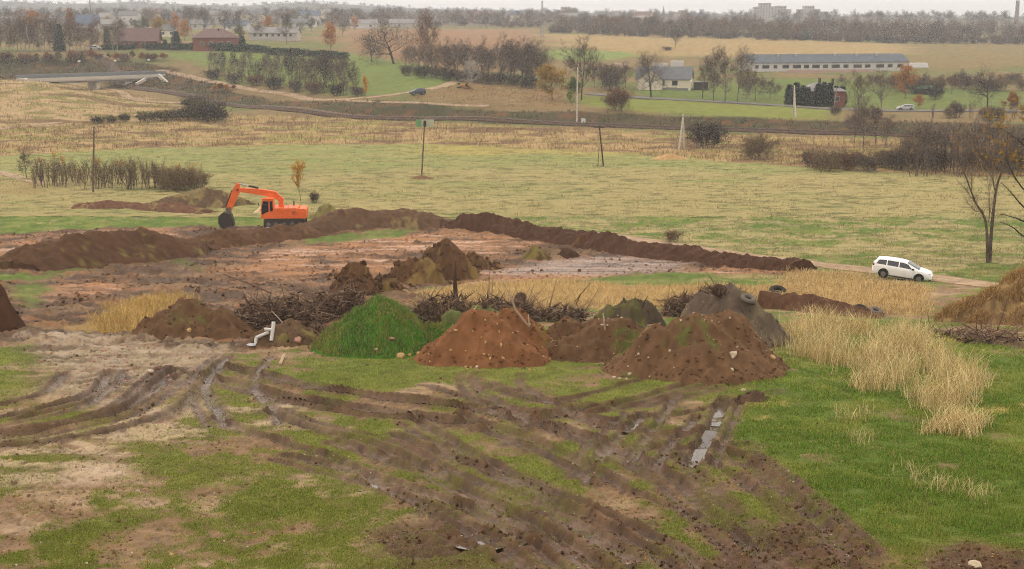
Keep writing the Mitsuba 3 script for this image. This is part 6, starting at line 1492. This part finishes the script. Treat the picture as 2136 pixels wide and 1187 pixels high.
rows('bare_bush', ['leafy_rust', 'shrub_rust', 'leafy_dull'], [(x + g.uniform(-5, 5), 126 + g.uniform(-4, 4), 106 + g.uniform(-2, 6)) for x in np.linspace(-10, 345, 22)], '% rust brown bush from the frame edge along the top of the cutting', 'rust brown bushes above the cutting', 'bush', 1.7)
rows('bare_bush', ['leafy_orange', 'leafy_rust'], [(448, 192, 178), (462, 190, 172), (474, 192, 176), (486, 188, 176)], '% low orange bush from the bridge on the dark cutting slope', 'orange bushes right of the bridge', 'bush', 1.6)
rows('bare_tree', ['birch', 'upright_lilac'], [(1590, 206, 150), (1606, 206, 158), (1575, 210, 146), (1560, 212, 150), (1620, 204, 168)], '% bare tree from the cream bungalow in the tangle before the evergreens', 'bare trees left of the dark red house', wide=1.1)
rows('garden_tree', ['leafy_dull', 'upright_lilac', 'leafy_orange', 'upright'], [(255, 72, 40), (385, 84, 44), (540, 84, 44), (560, 70, 34), (625, 72, 40), (650, 66, 36), (715, 74, 42), (740, 62, 34), (500, 86, 52), (445, 62, 34), (320, 62, 36)], '% garden tree from the birch grove among the village roofs', 'garden trees of the village', wide=1.2)
def hedge(label, pts, h, w, mt, seed, n=900):
    g = np.random.default_rng(seed); P = smooth_path(path(pts), 60); c = Wood()
    k = g.integers(0, 59, n); f = g.uniform(0, 1, n)[:, None]; q = P[k] * (1 - f) + P[k + 1] * f
    hh = h * (.75 + .5 * nz(q[:, 0], q[:, 1], 6, seed)); z = g.uniform(0, 1, n) ** .7
    q = q + np.stack([g.normal(size=n) * w * .4, g.normal(size=n) * w * .4, z * hh], 1)
    D = g.normal(size=(n, 3)) * np.array([.5, .5, .3]) + [0, 0, .35]
    c.spikes(q, D * .9, .3, g)
    key = thing('hedge', label, 'hedge'); part(key, 'foliage', c.mesh(), mt)
    part(key, 'stem', tube_path([p + [0, 0, .3 * h] for p in P[::6]], .25, 5), 'bark_dark')
hedge('long dark green hedge above the green field below the white house', [(555, 116), (620, 117), (680, 121), (722, 126)], 2.6, 1.6, 'needle_solid', 7, 3600)
hedge('dark green hedge along the garden of the hipped roof house', [(390, 104), (440, 106), (500, 108), (555, 112)], 2.8, 2.0, 'needle_solid', 8, 4000)
hedge('dark garden hedge in front of the brown gable roof house', [(215, 104), (250, 104), (282, 103)], 1.8, 1.5, 'needle_solid', 9, 1600)
hedge('dark garden hedge between the two brick houses', [(305, 104), (340, 104), (400, 105)], 2.6, 2.0, 'needle_solid', 10, 2200)
rows('bare_tree', ['upright', 'upright_lilac', 'upright_dark'], [(860 + 18 * i + g.uniform(-6, 6), 150 + 2.0 * i + g.uniform(-8, 6), 84 + g.uniform(-12, 16)) for i in range(15)], '% bare tree from the oaks along the back of the wooded strip', 'bare trees in the back of the wooded strip', wide=1.0)
rows('bare_tree', ['upright_lilac', 'upright', 'upright_dark'], [(446 + 21 * i + g.uniform(-6, 6), 146 + 3.4 * i + g.uniform(-10, 4), 100 + g.uniform(-6, 12)) for i in range(14)], '% bare tree from the bridge side in the back row along the track', 'bare trees behind the row along the dirt track', wide=.75, jit=.3)
rows('bare_tree', ['upright', 'upright_rust', 'upright_lilac'], [(1960, 190, 150), (1985, 196, 148), (2010, 190, 140), (2040, 186, 146), (2090, 190, 150), (1930, 180, 146), (1760, 196, 152), (1812, 190, 150), (1858, 190, 150), (1240, 182, 126), (1255, 186, 132), (1305, 184, 124), (1465, 206, 118), (1560, 206, 130)], '% bare tree, counted rightwards, scattered over the gardens beyond the railway', 'bare trees of the far gardens', wide=1.1)
# far woods, one mass
n = 0
for (px0, px1, d0, d1, h0, h1, cnt, ks) in [(1150, 2260, 0, 0, 8, 14, 560, ['wood', 'wood_dark', 'wood_birch', 'wood', 'wood_rust']), (-60, 760, 950, 1300, 9, 16, 150, ['wood', 'wood_rust', 'wood_dark']), (700, 1180, 1000, 1400, 9, 15, 130, ['wood', 'wood_dark', 'wood_rust']),
                                            (-60, 2200, 1300, 1750, 10, 17, 300, ['wood', 'wood_dark'])]:
    for i in range(cnt):
        px = _pick.uniform(px0, px1)
        d = (np.interp(px, [1150, 1300, 1560, 1900, 2260], [860, 815, 800, 820, 830]) + _pick.uniform(0, 1) ** 1.7 * 320) if d0 == 0 else _pick.uniform(d0, d1)
        n += 1; scene[f'forest__{n:03d}'] = inst(ks[i % len(ks)], on(px, d), _pick.uniform(h0, h1), wide=float(_pick.uniform(1.0, 1.6)))
for i in range(420):
    px = _pick.uniform(1150, 2260) if i < 260 else _pick.uniform(-60, 1150); d = np.interp(px, [1150, 1300, 1560, 1900, 2260], [870, 825, 808, 828, 838]) + _pick.uniform(0, 60) if i < 260 else _pick.uniform(1000, 1300)
    n += 1; scene[f'forest__{n:03d}'] = inst(['shrub', 'shrub_dark', 'shrub_rust'][i % 3], on(px, d), _pick.uniform(3.5, 6), wide=1.5)
tag('forest', 'bare grey woods along the horizon', kind='stuff')
n = 0
for i in range(700):        # the woods of the distant hills
    b = _pick.uniform(-.44, .44); y = _pick.uniform(2350, 3600)
    z = CAM_Z - 6 + (np.interp(b, bsH, HILLZ) + 6) * math.sin(min((y - 2300) / 1300, 1) * math.pi / 2)
    n += 1; scene[f'hill_forest__{n:03d}'] = inst(['wood', 'wood_dark'][i % 2], [b * y, y, z - 1], _pick.uniform(7, 11), wide=2.6)
tag('hill_forest', 'far woods covering the distant hills', kind='stuff')
# the two near trees at the right edge
def stem_from(points, d0, r0, r1, k=7, rise=0.0):
    P = np.array([at_d(px, py, d0 + dy) for px, py, dy in points])
    from scipy.interpolate import PchipInterpolator as PI
    t = np.arange(len(P)); q = np.linspace(0, len(P) - 1, len(P) * 4); return np.column_stack([PI(t, P[:, i])(q) for i in range(3)]), np.linspace(r0, r1, len(q)), k
tb = at(2063, 548); d0 = tb[1]; gt = np.random.default_rng(31)
tw, cr, lf = Wood(), Wood(), Wood()
limbs = [([(2064.5, 549, 0), (2069, 472, 0), (2078, 396, .2), (2090.5, 353, .5), (2098.6, 320, .8), (2103, 258, 1.2)], .17, .03, tw), ([(2059.5, 549, -.3), (2057.5, 472, -.3), (2050, 445, -.6), (2038, 428, -.9), (2017, 375, -1.2), (1997, 312, -1.5), (2005, 280, -1.7)], .14, .022, tw),
         ([(2077, 400, .2), (2071.5, 375, -.1), (2071.5, 320, -.5), (2082, 300, -.7), (2095, 280, -.9)], .07, .02, cr), ([(2071.5, 378, -.1), (2064, 358, .5), (2034, 321, 1.1), (2014, 290, 1.6)], .06, .018, cr), ([(2071.5, 330, -.4), (2056, 300, -.2), (2052, 262, .2)], .04, .014, cr),
         ([(2062, 462, 0), (2064, 440, 1), (2063, 400, 1.6), (2058, 372, 2)], .05, .015, cr), ([(2040, 430, -.9), (2028, 415, -.4), (2012, 392, .3)], .04, .012, cr), ([(2090, 353, .5), (2108, 330, .2), (2118, 300, 0)], .04, .014, cr), ([(2050, 445, -.6), (2036, 440, .6), (2018, 424, 1.2)], .035, .012, cr),
         ([(2027, 400, -1), (2026, 372, -1.6), (2028, 355, -2)], .035, .012, cr)]
TPs, TDs, LPs = [], [], []
for pts, ra, rb, w in limbs:
    P, R, k = stem_from(pts, d0, ra, rb); w.tube(P, R, k)
    for j in range(len(P) // 5, len(P)):
        for _ in range(3):
            D = unit(unit(P[j] - P[j - 1]) * .6 + gt.normal(size=3) * .7 + [0, 0, .25]) * gt.uniform(.5, 1.5)
            e = P[j] + D; cr.tube([P[j], (P[j] + e) / 2 + gt.normal(size=3) * .05, e], [.016, .011, .006], 3)
            for u in range(5):
                q = P[j] + D * gt.uniform(.3, 1); TPs.append(q); TDs.append(unit(D * .5 + gt.normal(size=3) * .6) * gt.uniform(.2, .6))
            if e[2] > tb[2] + 7.6 and gt.uniform() < .55: LPs += [e + gt.normal(size=3) * .15 for _ in range(3)]
cr.spikes(TPs, TDs, .006, gt); lf.leaves(np.array(LPs), .07, gt)
k = thing('twin_trunk_tree', 'nearly bare twin trunk tree with a few orange leaves above the bank', 'tree')
part(k, 'trunk', tw.mesh(), 'bark_twin'); part(k, 'crown', cr.mesh(), 'bark_light'); part(k, 'leaves', lf.mesh(), 'leaf_orange')
big = grow(305, 13, trunk=.2, spread=1.0, levels=3, kids=(10, 7, 5), tw_n=5, up=.2, r0=.3, twig=(.7, .011), leaf=.12, leaf_n=3, leaf_low=.46, lead=True)
pE = at(2222, 560); hE = (CAM_Z - dropat(90, pE[1])) - pE[2]; kE = thing('edge_tree', 'big tree at the right frame edge with orange and yellow leaves', 'tree')
for n_, m_ in (('trunk', 'bark_dark'), ('crown', 'bark_dark'), ('leaves', 'leaf_amber')): part(kE, n_, big[n_], m_, to_world=T().translate([float(v) for v in pE]).rotate([0, 0, 1], 20).scale(float(hE / 13)))

for pts in ([(2215, 520, 0), (2140, 496, 0), (2112, 474, -.5), (2090, 465, -.8)], [(2215, 500, 0), (2136, 462, .6), (2110, 452, 1.0), (2082, 446, 1.4)], [(2215, 470, 0), (2136, 432, -.4), (2112, 405, -.8), (2092, 384, -1)], [(2215, 440, 0), (2140, 400, .5), (2108, 352, .8), (2100, 330, 1)]):
    w = Wood(); P, R, kk = stem_from(pts, at(2222, 560)[1], .09, .015); w.tube(P, R, 6); A_, B_ = [], []
    for j in range(4, len(P)):
        for _ in range(8): A_.append(P[j]); B_.append(unit(unit(P[j] - P[j - 1]) * .8 + gt.normal(size=3) * .6) * gt.uniform(.3, .9))
    w.spikes(A_, B_, .009, gt); part('edge_tree', 'branch', w.mesh(), 'bark_dark')
# ------------------------------------------------------------------ grasses
def blades(P, h, w, col, g, lean=.35, colvar=.35, tip=None, bend=False, coln=None):
    """one upright tapering blade per point; col (n,3)"""
    n = len(P); az = g.uniform(0, 2 * np.pi, n); fa = g.uniform(0, 2 * np.pi, n)
    hh = (h * g.uniform(.5, 1.35, n))[:, None]; ww = (w * g.uniform(.6, 1.4, n))[:, None]
    a = np.stack([np.cos(fa), np.sin(fa), 0 * fa], 1) * ww
    ln = np.abs(g.normal(0, lean, n))[:, None]
    d = np.concatenate([np.stack([np.cos(az), np.sin(az)], 1) * ln, np.ones((n, 1))], 1); d /= np.linalg.norm(d, axis=1, keepdims=True)
    c = np.clip(col * g.uniform(1 - colvar, 1 + colvar, n)[:, None], .004, .8)
    if not bend:
        V = np.stack([P - a, P + a, P + d * hh], 1); F = np.arange(n * 3).reshape(-1, 3); Cc = np.repeat(c[:, None], 3, 1)
    else:
        m = P + d * hh * .6; t = P + d * hh + np.concatenate([np.stack([np.cos(az), np.sin(az)], 1) * hh * .22, -hh * .06], 1)
        V = np.stack([P - a, P + a, m - a * .6, m + a * .6, t], 1); i = (np.arange(n) * 5)[:, None]
        F = np.vstack([i + [0, 1, 3], i + [0, 3, 2], i + [2, 3, 4]]); Cc = np.repeat(c[:, None], 5, 1)
    return V.reshape(-1, 3), F, Cc.reshape(-1, 3)
scene['blade'] = {'type': 'twosided', 'bsdf': {'type': 'principled', 'base_color': {'type': 'mesh_attribute', 'name': 'vertex_color'}, 'roughness': 0.85, 'specular': 0.15}}
def grass_obj(name, label, items):
    vs, fs, cs, o = [], [], [], 0
    for V, F, Cc in items:
        vs.append(V); fs.append(F + o); cs.append(Cc); o += len(V)
    V, F, Cc = np.vstack(vs), np.vstack(fs), np.vstack(cs)
    scene[name] = mikit.ply((V, F), 'blade', False, color=Cc); tag(name, label, kind='stuff'); return len(F)
g = np.random.default_rng(17)
def sample_fan(n, y0, y1, power=2.0):
    """points over the near ground, denser towards the eye"""
    u = g.uniform(0, 1, n); y = 1 / (1 / y0 ** power + u * (1 / y1 ** power - 1 / y0 ** power)) ** (1 / power)
    b = g.uniform(-.45, .45, n); return b * y, y
x, y = sample_fan(900000, 23.5, 64, 1.6)
G_ = near_q(_gi, x, y); S_ = near_q(_si, x, y)
clump = nz(x, y, .55, 201); k = g.uniform(0, 1, len(x)) < np.maximum(np.clip(G_ * 1.15 - .12, 0, 1) * sstep(.08, .4, clump), .16 * (1 - S_) * sstep(.46, .62, nz(x, y, .45, 202)) * (x > -100))
x, y, clump = x[k], y[k], clump[k]
yel = sstep(.45, .65, nz(x, y, 2.2, 62))[:, None]; dryb = (g.uniform(0, 1, len(x)) < .14)[:, None]
lw = inside(PG['lawn'], x, y, .8, 27, .7)[:, None]
col = 1.65 * (C(106, 131, 48) * (1 - yel) + C(130, 144, 62) * yel)
col = col * lw + (C(124, 128, 50) * .9 + col * .4) * (1 - lw)
col = np.where(dryb, 1.2 * C(178, 160, 100), col)
P = np.stack([x, y, gz(x, y) - .01], 1)
hh = (.05 + .09 * lw[:, 0] * sstep(.3, .7, clump) + .03 * clump)
NT = grass_obj('grass', 'short green grass patches on the driven slope and lawn', [blades(P, hh, .009 * y / 30, col, g, .5)])
print('grass', NT)
# grass on the green mound and the turf of the heaps
items = []
for q in range(len(HEAPS)):
    X_, Y_, Z_, H_, m_ = HEAPS[q]
    if Y_.mean() > 75: continue
    dens = (m_ > .5) & (H_ > .05)
    ii = np.nonzero(dens.ravel())[0]
    if not len(ii): continue
    green = q == 0
    n = int(len(ii) * (5 if green else 0.8))
    k = g.choice(ii, n); st = abs(X_[0, 1] - X_[0, 0])
    x = X_.ravel()[k] + g.uniform(-st, st, n); y = Y_.ravel()[k] + g.uniform(-st, st, n); z = top_z(x, y) - .02
    d = (g.uniform(0, 1, n) < (.16 if green else .45))[:, None]
    col = np.where(d, C(186, 168, 116), 1.6 * (C(102, 128, 60) * (.6 + .8 * nz(x, y, .5, 77))[:, None] * sstep(.35, .55, nz(x, y, 1.1, 79))[:, None] + C(124, 128, 64) * (1 - sstep(.35, .55, nz(x, y, 1.1, 79)))[:, None]) if green else 1.4 * C(104, 116, 54))
    items.append(blades(np.stack([x, y, z], 1), (.2 if green else .14) * (.4 + 1.3 * nz(x, y, .7, 78)), .014 * np.ones(n), col, g, .5))
NT = grass_obj('mound_grass', 'green grass growing over the earth mounds', items); print('mound grass', NT)
# dry standing grass
def field(pg, n, h, w, cols, g, hvar_scale=2.0, lean=.3, thr=.35, zf=None, patch=1.2, seed=211, edge=.8):
    x0, y0, x1, y1 = pg.bounds; x = g.uniform(x0 - 1, x1 + 1, n); y = g.uniform(y0 - 1, y1 + 1, n)
    a = nz(x, y, patch, seed); k = (inside(pg, x, y, edge, seed + 3, edge) > g.uniform(.2, .8, n)) & (g.uniform(0, 1, n) < sstep(thr, thr + .18, a))
    x, y, a = x[k], y[k], a[k]
    z = (zf or gz)(x, y) - .03
    t = g.uniform(0, 1, len(x))[:, None]; s = nz(x, y, hvar_scale, seed + 5)
    col = np.asarray(cols[0]) * (1 - t) + np.asarray(cols[1]) * t
    return blades(np.stack([x, y, z], 1), h * (.5 + s), w * np.ones(len(x)), col, g, lean, bend=True)
TALL = poly([(1650, 690), (1720, 672), (1800, 690), (1880, 690), (1990, 760), (2040, 790), (2000, 850), (1940, 862), (1860, 850), (1760, 800), (1690, 770), (1640, 745)])
TALL2 = poly([(1930, 905), (2010, 870), (2080, 880), (2010, 912)])
TUF = [poly([(px - r, py), (px, py - r * .4), (px + r, py), (px, py + r * .5)]) for px, py, r in [(1815, 915, 26), (2010, 1030, 34), (1960, 1010, 26), (1920, 985, 24), (1760, 860, 30), (1700, 700, 40), (1660, 720, 30)]]
tan_, tan2 = 1.4 * C(224, 202, 154), 1.3 * C(190, 168, 110)
items = [field(TALL, 32000, 1.0, .011, (tan_, tan2), g, 1.1, .34, .42, patch=1.2), field(TALL2, 9000, .6, .011, (tan_, tan2), g, 1.0, .5, .3)]
for t in TUF: items.append(field(t, 1300, .42, .008, (tan_, C(190, 176, 110)), g, .6, .45, .25, patch=.6))
print('tall', grass_obj('dry_grass', 'tall tan dry grass standing in clumps on the lawn', items))
ST = [('straw', 42000, .42, .018), ('straw_b', 9000, .6, .018), ('straw_r', 26000, .5, .018)]
items = [field(PG[k], n, h, w, (1.3 * C(218, 190, 140), 1.3 * C(190, 164, 114)) if k != 'straw_b' else (1.3 * C(212, 178, 116), 1.3 * C(180, 154, 96)), g, 2.0, .3, .25, seed=231) for k, n, h, w in ST]
X_, Y_, Z_, H_, m_ = RIGHT_H
n = 60000; k = g.choice(np.nonzero((H_ > -.05).ravel())[0], n); x = X_.ravel()[k] + g.uniform(-.1, .1, n); y = Y_.ravel()[k] + g.uniform(-.1, .1, n)
kk = nz(x * 1.2, y, .9, 241) > .4; x, y = x[kk], y[kk]
tt = g.uniform(0, 1, len(x))[:, None]
items.append(blades(np.stack([x, y, top_z(x, y) - .04], 1), .5 * np.ones(len(x)), .014 * np.ones(len(x)), 1.3 * (C(194, 160, 108) * tt + C(150, 116, 74) * (1 - tt)), g, .5, bend=True))
print('straw', grass_obj('straw_grass', 'straw coloured grass around the mounds and on the bank', items))
# meadow tussocks
x, y = sample_fan(240000, 88, 262, 1.2)
a = nz(x * .6, y, 1.0, 251); out = 1 - inside(PG['site'], x, y, 1.2, 21, .8)
for k_ in ('green_a', 'green_e'): out = out * (1 - inside(PG[k_], x, y, 1.0, 27, .7) * .9)
brush_ = inside(FARP['brush'], x, y, 2.0, 86, 1.5)
rd = np.minimum(1, sstep(2.0, 3.0, seg_dist(x, y, smooth_path(path([(1230, 487), (1400, 512), (1560, 535), (1700, 552), (1830, 566), (1960, 582), (2100, 600)]), 40))[0]))
k = (g.uniform(0, 1, len(x)) < sstep(.42, .6, a) * out * rd * .6) & (y > 92)
x, y = x[k], y[k]; z = np.where(y < ND, gz(x, y), terr(x, y)) - .03
mcol = meadow_color(x, y) * 1.3
t = g.uniform(0, 1, len(x))[:, None]; mcol = mcol * (.75 + .5 * t)
br = brush_[k][:, None]; mcol = mcol * (1 - br) + br * (C(190, 158, 102) * t + C(140, 108, 72) * (1 - t))
gz_l = blades(np.stack([x, y, z], 1), .3 + .45 * br[:, 0], .022 * y / 100, mcol, g, .5)
print('meadow', grass_obj('meadow_grass', 'tussocky autumn grass of the wide meadow', [gz_l]))
# brush between meadow and railway, and on the dry hill: rank weeds
pgs = [('brush', 70000, .9, .05), ('hill_l', 26000, .8, .06), ('verge', 4000, .7, .06), ('bank', 26000, .9, .07), ('bank_l', 16000, 1.0, .09)]
items = []
for kx, n, h, w in pgs:
    cols = dict(brush=(C(194, 166, 120), C(130, 102, 76)), hill_l=(C(186, 158, 116), C(142, 120, 82)), verge=(C(170, 140, 96), C(130, 100, 70)), bank=(C(92, 82, 52), C(70, 58, 42)), bank_l=(C(96, 82, 54), C(84, 62, 46)))[kx]
    items.append(field(FARP[kx], n, h, w, cols, g, 5.0, .4, .34, zf=lambda x, y: terr(x, y), patch=3.0, seed=261, edge=2.0))
print('weeds', grass_obj('weeds', 'rank dry weeds along the railway and on the far slopes', items))
# leaves blown over the nearest ground
n = 900; x, y = sample_fan(n, 24, 48, 1.5); lw = Wood(); lw.leaves(np.stack([x, y, gz(x, y) + .02], 1), .028, g)
V, F = lw.mesh(); V[:, 2] = V[:, 2] * .4 + .6 * gz(V[:, 0], V[:, 1]) + .012
scene['fallen_leaves'] = mikit.ply((V, F), 'leaf_yellow', False); tag('fallen_leaves', 'small yellow leaves fallen on the nearest grass and mud', kind='stuff')
# logs cut beside the lone birch
k = thing('log_heap', 'heap of orange cut logs beside the lone white stemmed birch', 'log heap'); q = at(968, 184); mat('log_cut', C(206, 150, 84), 0.9, 0.2)
gg = np.random.default_rng(3)
for i in range(16):
    c = q + [gg.uniform(-2, 2), gg.uniform(-.6, .6), .25 + .35 * (i % 4)]; az = gg.uniform(-.4, .4)
    part(k, 'log', rod(c - [.2, .9, 0], c + [.2 + az, .9, 0], .26, .24, 8), 'log_cut' if i % 3 else 'wood_dark')
